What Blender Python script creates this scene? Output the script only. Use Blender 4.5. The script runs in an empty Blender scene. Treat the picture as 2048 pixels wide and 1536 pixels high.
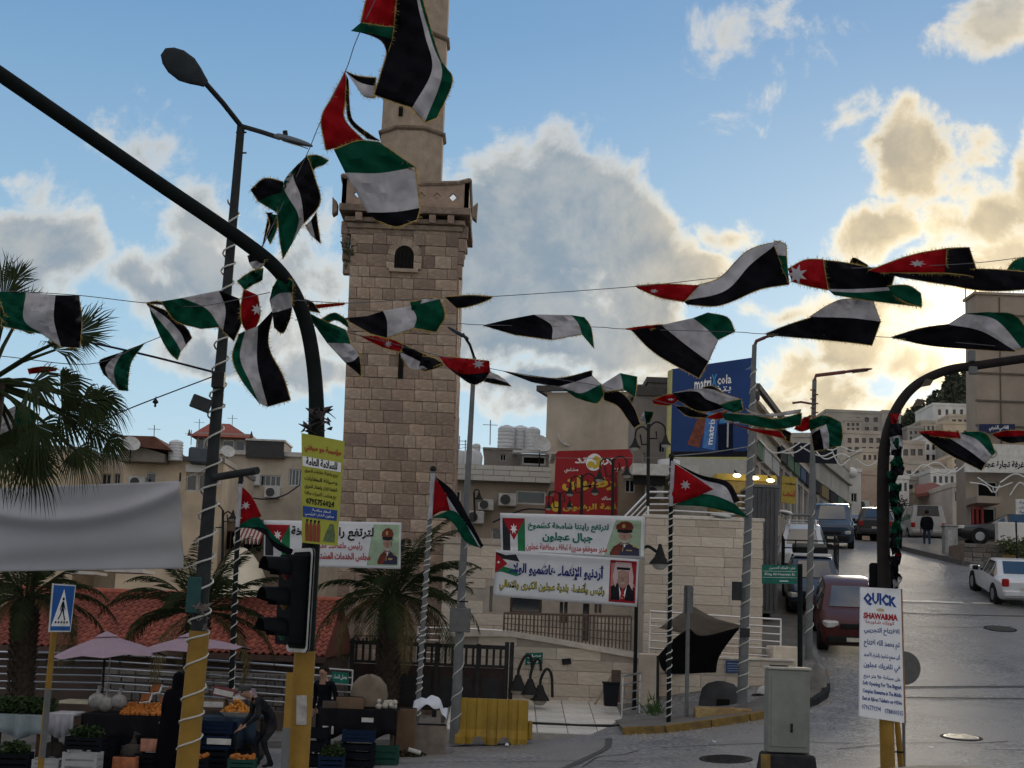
import bpy, bmesh, math, random
from mathutils import Vector, Matrix, Euler
R = math.radians
random.seed(7)
sc = bpy.context.scene
COL = sc.collection
# ------------------------------------------------------------------ camera
F = 3000.0                                   # focal length in photograph pixels (2048 wide)
PITCH, ROLL, CAMZ = math.atan(492/F), R(2.2), 2.2
RC = Euler((math.pi/2 + PITCH, 0, 0)).to_matrix() @ Matrix.Rotation(ROLL, 3, 'Z')
CAM = Vector((0, 0, CAMZ))
cd = bpy.data.cameras.new('camera'); cam = bpy.data.objects.new('camera', cd); COL.objects.link(cam)
cam.matrix_world = Matrix.Translation(CAM) @ RC.to_4x4()
cd.sensor_width = 36; cd.lens = F/2048*36; cd.clip_start = .1; cd.clip_end = 6000
sc.camera = cam
def ray(px, py): return (RC @ Vector(((px-1024)/F, (768-py)/F, -1))).normalized()
def at(px, py, Y):
    d = ray(px, py); return CAM + d*(Y/d.y)
def atplane(px, py, A, B):
    d = ray(px, py); n = Vector((-(B.y-A.y), B.x-A.x, 0)); t = (Vector((A.x, A.y, 0))-CAM).dot(n)/d.dot(n)
    return CAM + d*t
# ------------------------------------------------------------------ sky, sun, exposure
SUN_DIR = ray(1952, 655)
SUN_EL = math.asin(SUN_DIR.z); SUN_AZ = math.atan2(SUN_DIR.x, SUN_DIR.y)
sun = bpy.data.lights.new('sun', 'SUN'); so = bpy.data.objects.new('sun', sun); COL.objects.link(so)
sun.energy = 1.2; sun.angle = R(10); sun.color = (1, .86, .66)
so.rotation_euler = (-SUN_DIR).to_track_quat('-Z', 'Y').to_euler(); so.location = (20, 60, 40)
sc.view_settings.view_transform = 'Standard'; sc.view_settings.look = 'None'
sc.view_settings.exposure = 0.08; sc.view_settings.gamma = 1
w = bpy.data.worlds.new('World'); sc.world = w; w.use_nodes = True
w.cycles.sampling_method = 'MANUAL'; w.cycles.sample_map_resolution = 256
sc.cycles.use_adaptive_sampling = True; sc.cycles.adaptive_threshold = .03; sc.cycles.use_denoising = True
sc.cycles.max_bounces = 5; sc.cycles.diffuse_bounces = 3; sc.cycles.glossy_bounces = 2; sc.cycles.transmission_bounces = 2
def group_density(fd=8, bare=False):
    g = bpy.data.node_groups.new('cloud_density', 'ShaderNodeTree')
    g.interface.new_socket('Vector', in_out='INPUT', socket_type='NodeSocketVector')
    g.interface.new_socket('Density', in_out='OUTPUT', socket_type='NodeSocketFloat'); g.interface.new_socket('Detail', in_out='OUTPUT', socket_type='NodeSocketFloat')
    N, L = g.nodes, g.links
    gi, go = N.new('NodeGroupInput'), N.new('NodeGroupOutput')
    def math_(op, a, b=None, c=None, clamp=False):
        n = N.new('ShaderNodeMath'); n.operation = op; n.use_clamp = clamp
        for i, x in enumerate((a, b, c)):
            if x is None: continue
            if isinstance(x, (int, float)): n.inputs[i].default_value = x
            else: L.new(x, n.inputs[i])
        return n.outputs[0]
    def noise(scale, detail, rough, dist=0, off=0, vec=None):
        n = N.new('ShaderNodeTexNoise'); n.inputs['Scale'].default_value = scale; n.inputs['Detail'].default_value = detail
        n.inputs['Roughness'].default_value = rough; n.inputs['Distortion'].default_value = dist
        if off:
            m = N.new('ShaderNodeVectorMath'); m.operation = 'ADD'; L.new(vec or gi.outputs[0], m.inputs[0]); m.inputs[1].default_value = (off, off, off); L.new(m.outputs[0], n.inputs['Vector'])
        else: L.new(vec or gi.outputs[0], n.inputs['Vector'])
        return n
    def detail():
        fine = noise(16, fd, .64, .3).outputs['Fac']; med = noise(7, 4, .5, .1, 5.0).outputs['Fac']
        return math_('ADD', math_('MULTIPLY_ADD', fine, 2.3, -1.15), math_('MULTIPLY_ADD', med, 1.1, -.55))
    det = detail()
    if bare: L.new(det, go.inputs[0]); L.new(det, go.inputs[1]); return g
    # the cloud field over the whole sky
    big = noise(3.1, 4, .55, 0, 3.3).outputs['Fac']
    cov = math_('MULTIPLY_ADD', big, 3.2, -1.45)  # coverage raised so the unseen clouds add more fill light
    # the cumulus that stand before the camera, as directions in the sky
    wv = noise(16, 3, .6, 0, 9.0)
    wm = N.new('ShaderNodeVectorMath'); wm.operation = 'MULTIPLY_ADD'
    L.new(wv.outputs['Color'], wm.inputs[0]); wm.inputs[1].default_value = (.06,)*3
    sh = N.new('ShaderNodeVectorMath'); sh.operation = 'SUBTRACT'; L.new(gi.outputs[0], sh.inputs[0]); sh.inputs[1].default_value = (.03,)*3
    L.new(sh.outputs[0], wm.inputs[2])
    blobs = [(70,490,165,115,1),(-20,570,230,90,.9),(270,560,170,75,.7),(300,330,105,85,.5),(430,430,150,85,.62),(420,540,160,95,.8),(420,700,130,60,.6),
             (620,560,170,140,.5),(600,440,120,80,.35),
             (1120,450,260,175,1.5),(980,590,270,175,1.35),(1290,560,130,175,1.4),(1000,400,120,90,.8),(1160,680,320,70,.8),(850,690,300,70,.7),(1060,770,280,45,.7),(640,770,120,40,.6),
             (1830,310,115,90,.85),(1960,420,150,80,.75),(1740,455,105,70,.8),(1930,540,190,90,.8),(1800,640,260,80,.55),(1650,730,230,70,.65),(1560,640,110,50,.6),(1720,800,280,45,.6),(2070,330,60,120,.7),(1880,730,150,70,.8),
             (1480,60,120,95,.32),(1440,110,70,40,.3),(1990,20,100,65,.55),(1685,250,75,38,.36),(1470,465,75,34,.4),(1130,378,45,22,.45),(1370,545,110,70,.8)]
    acc = None
    for (x, y, a, b, s) in blobs:
        d = ray(x, y)
        v = N.new('ShaderNodeVectorMath'); v.operation = 'SUBTRACT'; L.new(wm.outputs[0], v.inputs[0]); v.inputs[1].default_value = d
        k = N.new('ShaderNodeVectorMath'); k.operation = 'MULTIPLY'; L.new(v.outputs[0], k.inputs[0]); k.inputs[1].default_value = (F/a*1.02, 1.5, F/b*1.02)
        l = N.new('ShaderNodeVectorMath'); l.operation = 'LENGTH'; L.new(k.outputs[0], l.inputs[0])
        e = math_('MULTIPLY_ADD', l.outputs['Value'], -s, s)
        acc = e if acc is None else math_('MAXIMUM', acc, e)
    # blobs rule where the camera looks, the open field elsewhere
    c0 = ray(1024, 500)
    dt = N.new('ShaderNodeVectorMath'); dt.operation = 'DOT_PRODUCT'; L.new(gi.outputs[0], dt.inputs[0]); dt.inputs[1].default_value = c0
    rg = N.new('ShaderNodeMapRange'); rg.inputs['From Min'].default_value = .86; rg.inputs['From Max'].default_value = .93; L.new(dt.outputs['Value'], rg.inputs['Value'])
    inv = math_('SUBTRACT', 1.0, rg.outputs[0])
    cov2 = math_('ADD', math_('MULTIPLY', cov, inv), math_('MULTIPLY', math_('MAXIMUM', acc, -.9), rg.outputs[0]))
    den = math_('ADD', cov2, det)
    L.new(den, go.inputs[0]); L.new(det, go.inputs[1])
    return g
SKY_STR, SKY_SAT, CLOUD_STR = .1, 1.0, 1.0
def make_world():
    nt = w.node_tree; N, L = nt.nodes, nt.links; N.clear()
    out = N.new('ShaderNodeOutputWorld')
    sky = N.new('ShaderNodeTexSky'); sky.sky_type = 'NISHITA'; sky.sun_disc = False
    sky.sun_elevation = SUN_EL; sky.sun_rotation = SUN_AZ; sky.altitude = 700; sky.air_density = 1.0; sky.dust_density = .6; sky.ozone_density = 2.5
    tc = N.new('ShaderNodeTexCoord')
    nv = N.new('ShaderNodeVectorMath'); nv.operation = 'NORMALIZE'; L.new(tc.outputs['Generated'], nv.inputs[0])
    g = group_density(); g2 = group_density(5, True)
    a = N.new('ShaderNodeGroup'); a.node_tree = g; L.new(nv.outputs[0], a.inputs[0])
    sh = N.new('ShaderNodeVectorMath'); sh.operation = 'ADD'; L.new(nv.outputs[0], sh.inputs[0]); sh.inputs[1].default_value = (.013, 0, .022)
    b = N.new('ShaderNodeGroup'); b.node_tree = g2; L.new(sh.outputs[0], b.inputs[0])
    def mr(v, f0, f1, t0=0, t1=1, kind='SMOOTHSTEP'):
        n = N.new('ShaderNodeMapRange'); n.interpolation_type = kind
        for k, x in zip(('From Min', 'From Max', 'To Min', 'To Max'), (f0, f1, t0, t1)): n.inputs[k].default_value = x
        L.new(v, n.inputs['Value']); return n.outputs[0]
    def m(op, x, y):
        n = N.new('ShaderNodeMath'); n.operation = op
        for i, q in enumerate((x, y)):
            if isinstance(q, (int, float)): n.inputs[i].default_value = q
            else: L.new(q, n.inputs[i])
        return n.outputs[0]
    mask = mr(a.outputs[0], -.12, .46)
    lit = mr(m('SUBTRACT', a.outputs[1], b.outputs[0]), -.45, .6)          # thinner towards the sun: lit
    thin = mr(a.outputs[0], .02, .62, 1, 0)
    dt = N.new('ShaderNodeVectorMath'); dt.operation = 'DOT_PRODUCT'; L.new(nv.outputs[0], dt.inputs[0]); dt.inputs[1].default_value = SUN_DIR
    near = mr(dt.outputs['Value'], .965, 1.0)
    away = mr(dt.outputs['Value'], .2, .88, 1, 0)                                  # clouds away from the sun, mostly unseen, brightened to fill the shaded fronts
    lit2 = m('MINIMUM', m('ADD', m('MULTIPLY', lit, .26), m('MULTIPLY', m('POWER', thin, 1.5), .85)), 1.0)
    def mix(f, c1, c2):
        n = N.new('ShaderNodeMix'); n.data_type = 'RGBA'
        if isinstance(f, float): n.inputs[0].default_value = f
        else: L.new(f, n.inputs[0])
        for i, c in ((6, c1), (7, c2)):
            if isinstance(c, tuple): n.inputs[i].default_value = (*c, 1)
            else: L.new(c, n.inputs[i])
        return n.outputs[2]
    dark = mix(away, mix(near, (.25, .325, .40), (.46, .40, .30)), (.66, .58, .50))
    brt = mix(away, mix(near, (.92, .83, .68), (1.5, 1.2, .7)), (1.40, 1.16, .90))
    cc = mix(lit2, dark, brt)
    hs = N.new('ShaderNodeHueSaturation'); hs.inputs['Saturation'].default_value = SKY_SAT; L.new(sky.outputs[0], hs.inputs['Color'])
    sx = N.new('ShaderNodeSeparateXYZ'); L.new(nv.outputs[0], sx.inputs[0])
    el = mr(sx.outputs['Z'], 0, .62, 0, 1, 'LINEAR'); rp_ = N.new('ShaderNodeValToRGB'); L.new(el, rp_.inputs[0])
    rp_.color_ramp.elements[0].color = (.62,.76,.82,1); rp_.color_ramp.elements[1].color = (.095,.225,.455,1)
    e_ = rp_.color_ramp.elements.new(.3); e_.color = (.39,.60,.76,1); e_ = rp_.color_ramp.elements.new(.62); e_.color = (.17,.35,.59,1)
    air = N.new('ShaderNodeVectorMath'); air.operation = 'SCALE'; air.inputs['Scale'].default_value = 1/SKY_STR; L.new(rp_.outputs[0], air.inputs[0])
    skyc = mix(.78, hs.outputs[0], air.outputs[0])
    bg1 = N.new('ShaderNodeBackground'); bg1.inputs[1].default_value = SKY_STR; L.new(skyc, bg1.inputs[0])
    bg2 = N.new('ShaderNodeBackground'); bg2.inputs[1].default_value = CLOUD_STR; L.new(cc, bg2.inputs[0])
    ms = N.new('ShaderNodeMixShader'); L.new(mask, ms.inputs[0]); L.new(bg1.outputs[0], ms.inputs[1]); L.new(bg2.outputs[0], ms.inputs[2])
    # the aureole of the sun behind the cloud
    pw = lambda e: m('POWER', m('MAXIMUM', dt.outputs['Value'], 0.0), e)
    gl = m('ADD', m('MULTIPLY', pw(5000.0), 3.0), m('ADD', m('MULTIPLY', pw(900.0), .5), m('MULTIPLY', pw(60.0), .06)))
    bg3 = N.new('ShaderNodeBackground'); bg3.inputs[0].default_value = (1, .80, .48, 1); L.new(gl, bg3.inputs[1])
    ad = N.new('ShaderNodeAddShader'); L.new(ms.outputs[0], ad.inputs[0]); L.new(bg3.outputs[0], ad.inputs[1]); L.new(ad.outputs[0], out.inputs[0])


make_world()
# ------------------------------------------------------------------ materials
MATS = {}
def M(name, rgb=(.5,.5,.5), rough=.75, var=.18, scale=6, bump=0, metal=0, spec=.2, rnd=0, dirt=0, coat=0, trans=0, bscale=None, hue=None, grain=0):
    """principled material with noise variation in object space; rnd = variation from object to object"""
    if name in MATS: return MATS[name]
    if max(rgb) < .045 and not metal and spec == .2: spec = .05
    m = bpy.data.materials.new(name); m.use_nodes = True; MATS[name] = m
    N, L = m.node_tree.nodes, m.node_tree.links
    b = N['Principled BSDF']; b.inputs['Roughness'].default_value = rough; b.inputs['Metallic'].default_value = metal
    b.inputs['Specular IOR Level'].default_value = spec; b.inputs['Coat Weight'].default_value = coat
    tc = N.new('ShaderNodeTexCoord')
    n = N.new('ShaderNodeTexNoise'); n.inputs['Scale'].default_value = scale; n.inputs['Detail'].default_value = 6; n.inputs['Roughness'].default_value = .6
    L.new(tc.outputs['Object'], n.inputs['Vector'])
    mp = N.new('ShaderNodeMapRange'); mp.inputs['From Min'].default_value = .3; mp.inputs['From Max'].default_value = .7
    mp.inputs['To Min'].default_value = 1-var; mp.inputs['To Max'].default_value = 1+var; L.new(n.outputs['Fac'], mp.inputs['Value'])
    val = mp.outputs[0]
    if rnd:
        oi = N.new('ShaderNodeObjectInfo'); r2 = N.new('ShaderNodeMapRange'); r2.inputs['To Min'].default_value = 1-rnd; r2.inputs['To Max'].default_value = 1+rnd
        L.new(oi.outputs['Random'], r2.inputs['Value'])
        mm = N.new('ShaderNodeMath'); mm.operation = 'MULTIPLY'; L.new(val, mm.inputs[0]); L.new(r2.outputs[0], mm.inputs[1]); val = mm.outputs[0]
    mx = N.new('ShaderNodeVectorMath'); mx.operation = 'SCALE'; mx.inputs[0].default_value = rgb; L.new(val, mx.inputs['Scale'])
    colr = mx.outputs[0]
    if grain:                                 # coarse speckle
        n4 = N.new('ShaderNodeTexNoise'); n4.inputs['Scale'].default_value = grain; n4.inputs['Detail'].default_value = 3; L.new(tc.outputs['Object'], n4.inputs['Vector'])
        r4 = N.new('ShaderNodeMapRange'); r4.inputs['From Min'].default_value = .35; r4.inputs['From Max'].default_value = .65; r4.inputs['To Min'].default_value = .55; r4.inputs['To Max'].default_value = 1.5; L.new(n4.outputs['Fac'], r4.inputs['Value'])
        m4 = N.new('ShaderNodeVectorMath'); m4.operation = 'SCALE'; L.new(colr, m4.inputs[0]); L.new(r4.outputs[0], m4.inputs['Scale']); colr = m4.outputs[0]
    if hue:                                   # second colour in large patches
        n3 = N.new('ShaderNodeTexNoise'); n3.inputs['Scale'].default_value = scale*.35; n3.inputs['Detail'].default_value = 5; L.new(tc.outputs['Object'], n3.inputs['Vector'])
        r3 = N.new('ShaderNodeMapRange'); r3.inputs['From Min'].default_value = .42; r3.inputs['From Max'].default_value = .62; L.new(n3.outputs['Fac'], r3.inputs['Value'])
        m3 = N.new('ShaderNodeMix'); m3.data_type = 'RGBA'; L.new(r3.outputs[0], m3.inputs[0]); L.new(colr, m3.inputs[6]); m3.inputs[7].default_value = (*hue, 1); colr = m3.outputs[2]
    if dirt:
        n2 = N.new('ShaderNodeTexNoise'); n2.inputs['Scale'].default_value = scale*.23; n2.inputs['Detail'].default_value = 8; n2.inputs['Roughness'].default_value = .7
        mpg = N.new('ShaderNodeMapping'); mpg.inputs['Scale'].default_value = (1, 1, .25); L.new(tc.outputs['Object'], mpg.inputs[0]); L.new(mpg.outputs[0], n2.inputs['Vector'])
        r = N.new('ShaderNodeMapRange'); r.inputs['From Min'].default_value = .5; r.inputs['From Max'].default_value = .72; r.inputs['To Max'].default_value = dirt; L.new(n2.outputs['Fac'], r.inputs['Value'])
        m2 = N.new('ShaderNodeMix'); m2.data_type = 'RGBA'; L.new(r.outputs[0], m2.inputs[0]); L.new(colr, m2.inputs[6]); m2.inputs[7].default_value = (.05, .045, .04, 1); colr = m2.outputs[2]
    L.new(colr, b.inputs['Base Color'])
    if bump:
        nb = N.new('ShaderNodeTexNoise'); nb.inputs['Scale'].default_value = bscale or scale*4; nb.inputs['Detail'].default_value = 5; L.new(tc.outputs['Object'], nb.inputs['Vector'])
        bp = N.new('ShaderNodeBump'); bp.inputs['Strength'].default_value = bump; bp.inputs['Distance'].default_value = .03; L.new(nb.outputs['Fac'], bp.inputs['Height']); L.new(bp.outputs[0], b.inputs['Normal'])
    if trans:
        t = N.new('ShaderNodeBsdfTranslucent'); L.new(colr, t.inputs[0]); s = N.new('ShaderNodeMixShader'); s.inputs[0].default_value = trans
        o = N['Material Output']; L.new(b.outputs[0], s.inputs[1]); L.new(t.outputs[0], s.inputs[2]); L.new(s.outputs[0], o.inputs[0])
    return m
def MG(name, rgb, rough=.08):
    m = M(name, rgb, rough, var=.25, scale=.8, spec=.6); return m
# ------------------------------------------------------------------ mesh helpers
class MB:
    def __init__(s): s.v, s.f, s.m = [], [], []
    def face(s, pts, mi=0):
        k = len(s.v); s.v += [tuple(p) for p in pts]; s.f.append(tuple(range(k, k+len(pts)))); s.m.append(mi)
    def add(s, vs, fs, mi=0):
        k = len(s.v); s.v += [tuple(p) for p in vs]
        for f in fs: s.f.append(tuple(i+k for i in f)); s.m.append(mi)
    def box(s, c, sz, rz=0, mi=0, rot=None, taper=1):
        m = rot if rot is not None else Matrix.Rotation(rz, 3, 'Z'); c = Vector(c); hx, hy, hz = sz[0]/2, sz[1]/2, sz[2]/2
        vs = [c + m @ Vector((x*hx*(taper if z > 0 else 1), y*hy*(taper if z > 0 else 1), z*hz)) for z in (-1, 1) for y in (-1, 1) for x in (-1, 1)]
        s.add(vs, [(0,2,3,1),(4,5,7,6),(0,1,5,4),(2,6,7,3),(0,4,6,2),(1,3,7,5)], mi); return s
    def box2(s, a, b, mi=0):
        return s.box([(a[i]+b[i])/2 for i in range(3)], [abs(b[i]-a[i]) for i in range(3)], 0, mi)
    def tube(s, pts, r, n=8, mi=0, cap=True):
        pts = [Vector(p) for p in pts]; rs = r if isinstance(r, (list, tuple)) else [r]*len(pts)
        k = len(s.v); up = Vector((0, 0, 1))
        t0 = (pts[1]-pts[0]).normalized(); x = t0.cross(up if abs(t0.z) < .95 else Vector((0, 1, 0))).normalized()
        for i, p in enumerate(pts):
            t = (pts[min(i+1, len(pts)-1)] - pts[max(i-1, 0)]).normalized()
            x = (x - t*x.dot(t)); x = x.normalized() if x.length > 1e-6 else t.orthogonal().normalized(); y = t.cross(x)
            for j in range(n):
                a = 2*math.pi*j/n; s.v.append(tuple(p + (x*math.cos(a)+y*math.sin(a))*rs[i]))
        for i in range(len(pts)-1):
            for j in range(n):
                j2 = (j+1) % n; s.f.append((k+i*n+j, k+i*n+j2, k+(i+1)*n+j2, k+(i+1)*n+j)); s.m.append(mi)
        if cap:
            s.f.append(tuple(k+j for j in range(n))[::-1]); s.m.append(mi); e = k+(len(pts)-1)*n
            s.f.append(tuple(e+j for j in range(n))); s.m.append(mi)
        return s
    def lathe(s, c, prof, n=16, mi=0, rot=None):
        c = Vector(c); k = len(s.v); rot = rot or Matrix.Identity(3)
        for (r, z) in prof:
            for j in range(n):
                a = 2*math.pi*j/n; s.v.append(tuple(c + rot @ Vector((r*math.cos(a), r*math.sin(a), z))))
        for i in range(len(prof)-1):
            for j in range(n):
                j2 = (j+1) % n; s.f.append((k+i*n+j, k+i*n+j2, k+(i+1)*n+j2, k+(i+1)*n+j)); s.m.append(mi)
        s.f.append(tuple(k+j for j in range(n))[::-1]); s.m.append(mi); e = k+(len(prof)-1)*n
        s.f.append(tuple(e+j for j in range(n))); s.m.append(mi)
        return s
    def prism(s, poly, off, mi=0):
        poly = [Vector(p) for p in poly]; off = Vector(off); n = len(poly)
        s.add(poly + [p+off for p in poly], [tuple(range(n))[::-1], tuple(range(n, 2*n))] + [(i, (i+1) % n, n+(i+1) % n, n+i) for i in range(n)], mi); return s
    def grid(s, rows, mi=0, mfun=None):
        k = len(s.v); n = len(rows[0])
        for r in rows: s.v += [tuple(p) for p in r]
        for i in range(len(rows)-1):
            for j in range(n-1):
                s.f.append((k+i*n+j, k+i*n+j+1, k+(i+1)*n+j+1, k+(i+1)*n+j)); s.m.append(mfun(i, j) if mfun else mi)
        return s
    def ball(s, c, r, n=8, mi=0, sq=(1, 1, 1), rot=None):
        c = Vector(c); k = len(s.v); h = n//2; rot = rot or Matrix.Identity(3)
        for i in range(h+1):
            t = math.pi*i/h
            for j in range(n):
                a = 2*math.pi*j/n; s.v.append(tuple(c + rot @ Vector((r*sq[0]*math.sin(t)*math.cos(a), r*sq[1]*math.sin(t)*math.sin(a), r*sq[2]*math.cos(t)))))
        for i in range(h):
            for j in range(n):
                j2 = (j+1) % n; s.f.append((k+i*n+j, k+(i+1)*n+j, k+(i+1)*n+j2, k+i*n+j2)); s.m.append(mi)
        return s
    def build(s, name, mats, parent=None, smooth=False, origin=None, bevel=0, solid=0, merge=False, recalc=True):
        me = bpy.data.meshes.new(name)
        o0 = Vector(origin) if origin is not None else (parent.location if (parent is not None and parent.parent is None) else Vector((0, 0, 0)))
        if parent is not None: o0 = PLOC.get(parent.name, o0)
        me.from_pydata([tuple(Vector(v)-o0) for v in s.v], [], s.f)
        mats = mats if isinstance(mats, (list, tuple)) else [mats]
        for m in mats: me.materials.append(m)
        if len(mats) > 1: me.polygons.foreach_set('material_index', s.m)
        if merge or recalc or bevel:
            bm = bmesh.new(); bm.from_mesh(me)
            if merge or bevel: bmesh.ops.remove_doubles(bm, verts=bm.verts, dist=1e-4)
            if bevel:
                es = [e for e in bm.edges if e.is_manifold and e.calc_face_angle(0) > .5]
                bmesh.ops.bevel(bm, geom=es, offset=bevel, segments=1, affect='EDGES', clamp_overlap=True)
            if recalc: bmesh.ops.recalc_face_normals(bm, faces=bm.faces)
            bm.to_mesh(me); bm.free()
        if smooth:
            me.polygons.foreach_set('use_smooth', [True]*len(me.polygons)); me.set_sharp_from_angle(angle=R(38))
        o = bpy.data.objects.new(name, me); COL.objects.link(o)
        if parent is None: o.location = o0
        else: o.parent = parent
        PLOC[o.name] = o0
        if solid:
            md = o.modifiers.new('thick', 'SOLIDIFY'); md.thickness = solid; md.offset = 0
        return o
PLOC = {}
def thing(name, label, cat, loc=(0, 0, 0), group=None):
    o = bpy.data.objects.new(name, None); COL.objects.link(o); o.location = loc; o.empty_display_size = .2
    PLOC[o.name] = Vector(loc); return tag(o, label, cat, group)
def tag(o, label=None, cat=None, group=None, kind=None):
    if label: o['label'] = label
    if cat: o['category'] = cat
    if group: o['group'] = group
    if kind: o['kind'] = kind
    return o
def copy_tree(o, parent=None, loc=None, rz=None, label=None):
    c = o.copy(); COL.objects.link(c); c.parent = parent
    PLOC[c.name] = PLOC.get(o.name, Vector((0, 0, 0)))
    if loc is not None: c.location = loc
    if rz is not None: c.rotation_euler.z = rz
    if label: c['label'] = label
    for ch in o.children: copy_tree(ch, c)
    return c
def unit_box(bev=.06):
    me = bpy.data.meshes.new('piece'); bm = bmesh.new(); bmesh.ops.create_cube(bm, size=1)
    if bev: bmesh.ops.bevel(bm, geom=list(bm.edges), offset=bev, segments=1, affect='EDGES')
    bm.to_mesh(me); bm.free(); return me
def piece(name, me, parent, c, sz, rot=None, mat=None):
    """a small piece (brick, stone, tile, slat) that shares mesh data; world centre c"""
    o = bpy.data.objects.new(name, me); COL.objects.link(o); o.parent = parent
    o.matrix_local = Matrix.Translation(Vector(c)-PLOC.get(parent.name, Vector((0, 0, 0)))) @ (rot.to_4x4() if rot is not None else Matrix.Identity(4)) @ Matrix.Diagonal((*sz, 1))
    return o
def with_mat(me, m):
    k = me.copy(); k.materials.clear(); k.materials.append(m); return k
def catmull(p, n):
    """n samples per span through points p"""
    p = [Vector(q) for q in p]
    if len(p) == 2: return [p[0].lerp(p[1], i/n) for i in range(n+1)]
    q = [2*p[0]-p[1]] + p + [2*p[-1]-p[-2]]; out = []
    for i in range(1, len(q)-2):
        for k in range(n):
            t = k/n; a, b, c, d = q[i-1], q[i], q[i+1], q[i+2]
            out.append(.5*((2*b) + (c-a)*t + (2*a-5*b+4*c-d)*t*t + (3*b-a-3*c+d)*t**3))
    return out + [p[-1]]
def pxpts(pts, Y): return [at(x, y, Y) for x, y in pts]
# ------------------------------------------------------------------ lettering
_AR = {'ا':(0x627,0xFE8D,0),'أ':(0,0xFE83,0),'إ':(0,0xFE87,0),'آ':(0,0xFE81,0),'ب':(0,0xFE8F,1),'ة':(0,0xFE93,0),'ت':(0,0xFE95,1),'ث':(0,0xFE99,1),'ج':(0,0xFE9D,1),'ح':(0,0xFEA1,1),'خ':(0,0xFEA5,1),'د':(0,0xFEA9,0),'ذ':(0,0xFEAB,0),'ر':(0,0xFEAD,0),'ز':(0,0xFEAF,0),'س':(0,0xFEB1,1),'ش':(0,0xFEB5,1),'ص':(0,0xFEB9,1),'ض':(0,0xFEBD,1),'ط':(0,0xFEC1,1),'ظ':(0,0xFEC5,1),'ع':(0,0xFEC9,1),'غ':(0,0xFECD,1),'ف':(0,0xFED1,1),'ق':(0,0xFED5,1),'ك':(0,0xFED9,1),'ل':(0,0xFEDD,1),'م':(0,0xFEE1,1),'ن':(0,0xFEE5,1),'ه':(0,0xFEE9,1),'و':(0,0xFEED,0),'ى':(0,0xFEEF,0),'ي':(0,0xFEF1,1),'ئ':(0,0xFE89,1),'ؤ':(0,0xFE85,0),'ء':(0,0xFE80,-1)}
def ar(s):
    out = []
    for wd in s.split(' '):
        L_ = []; i = 0
        while i < len(wd):
            ch = wd[i]
            if ch == 'ل' and i+1 < len(wd) and wd[i+1] in 'اأإآ':
                L_.append(('LA', {'ا':0xFEFB,'أ':0xFEF7,'إ':0xFEF9,'آ':0xFEF5}[wd[i+1]], 0)); i += 2; continue
            if ch in _AR: L_.append((ch, _AR[ch][1], _AR[ch][2]))
            else: L_.append((ch, None, -1))
            i += 1
        r = ''
        for k, (ch, iso, dual) in enumerate(L_):
            if iso is None or ch == 'ء': r += chr(iso) if iso else ch; continue
            prev = k > 0 and L_[k-1][2] == 1
            nxt = dual == 1 and k+1 < len(L_) and L_[k+1][1] is not None and L_[k+1][0] != 'ء'
            r += chr(iso + (3 if prev and nxt else 2 if nxt else 1 if prev else 0)) if dual == 1 else chr(iso + (1 if prev else 0))
        out.append(r if L_ and L_[0][1] is None else r[::-1])
    return ' '.join(out[::-1])
_TX = {}
def text_mesh(s, bold=.012):
    if (s, bold) in _TX: return _TX[(s, bold)]
    c = bpy.data.curves.new('t', 'FONT'); c.body = s; c.resolution_u = 1; c.offset = bold; c.fill_mode = 'FRONT'
    o = bpy.data.objects.new('t', c); m = o.to_mesh()
    vs = [(v.co.x, v.co.y) for v in m.vertices]; fs = [tuple(p.vertices) for p in m.polygons]; o.to_mesh_clear()
    bpy.data.objects.remove(o); bpy.data.curves.remove(c)
    x0, x1 = min(v[0] for v in vs), max(v[0] for v in vs); y0, y1 = min(v[1] for v in vs), max(v[1] for v in vs)
    r = ([((x-x0)/(x1-x0), (y-y0)/(y1-y0)) for x, y in vs], fs); _TX[(s, bold)] = r; return r
def put_text(S, s, rect, mat, parent, bold=.012, name='lettering', eps=.006, warp=None):
    """S(u, v, e) maps sheet coordinates (v up) and a height e above the sheet to the world"""
    vs, fs = text_mesh(s, bold); u0, v0, u1, v1 = rect; b = MB(); eps += .005 if getattr(S, 'curved', False) else 0
    P = []
    for x, y in vs:
        if warp: x, y = warp(x, y)
        P.append(S(u0+(u1-u0)*x, v0+(v1-v0)*y, eps))
    b.add(P, fs); return b.build(name, mat, parent, recalc=False)
def put_poly(S, pts, mat, parent, name='print', eps=.004):
    b = MB(); eps += .004 if getattr(S, 'curved', False) else 0
    if getattr(S, 'curved', False):           # cut the outline into cells so that it follows the cloth
        bm = bmesh.new(); bm.faces.new([bm.verts.new((u, v, 0)) for u, v in pts])
        for ax, n in ((0, 30), (1, 16)):
            lo, hi = min(p[ax] for p in pts), max(p[ax] for p in pts)
            for k in range(int(lo*n)+1, int(hi*n)+1):
                co = Vector((k/n, 0, 0) if ax == 0 else (0, k/n, 0)); no = Vector((1, 0, 0) if ax == 0 else (0, 1, 0))
                bmesh.ops.bisect_plane(bm, geom=bm.verts[:]+bm.edges[:]+bm.faces[:], plane_co=co, plane_no=no)
        bm.verts.index_update(); b.add([S(v.co.x, v.co.y, eps) for v in bm.verts], [[v.index for v in f.verts] for f in bm.faces]); bm.free()
    else: b.face([S(u, v, eps) for u, v in pts])
    return b.build(name, mat, parent, recalc=False)
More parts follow.
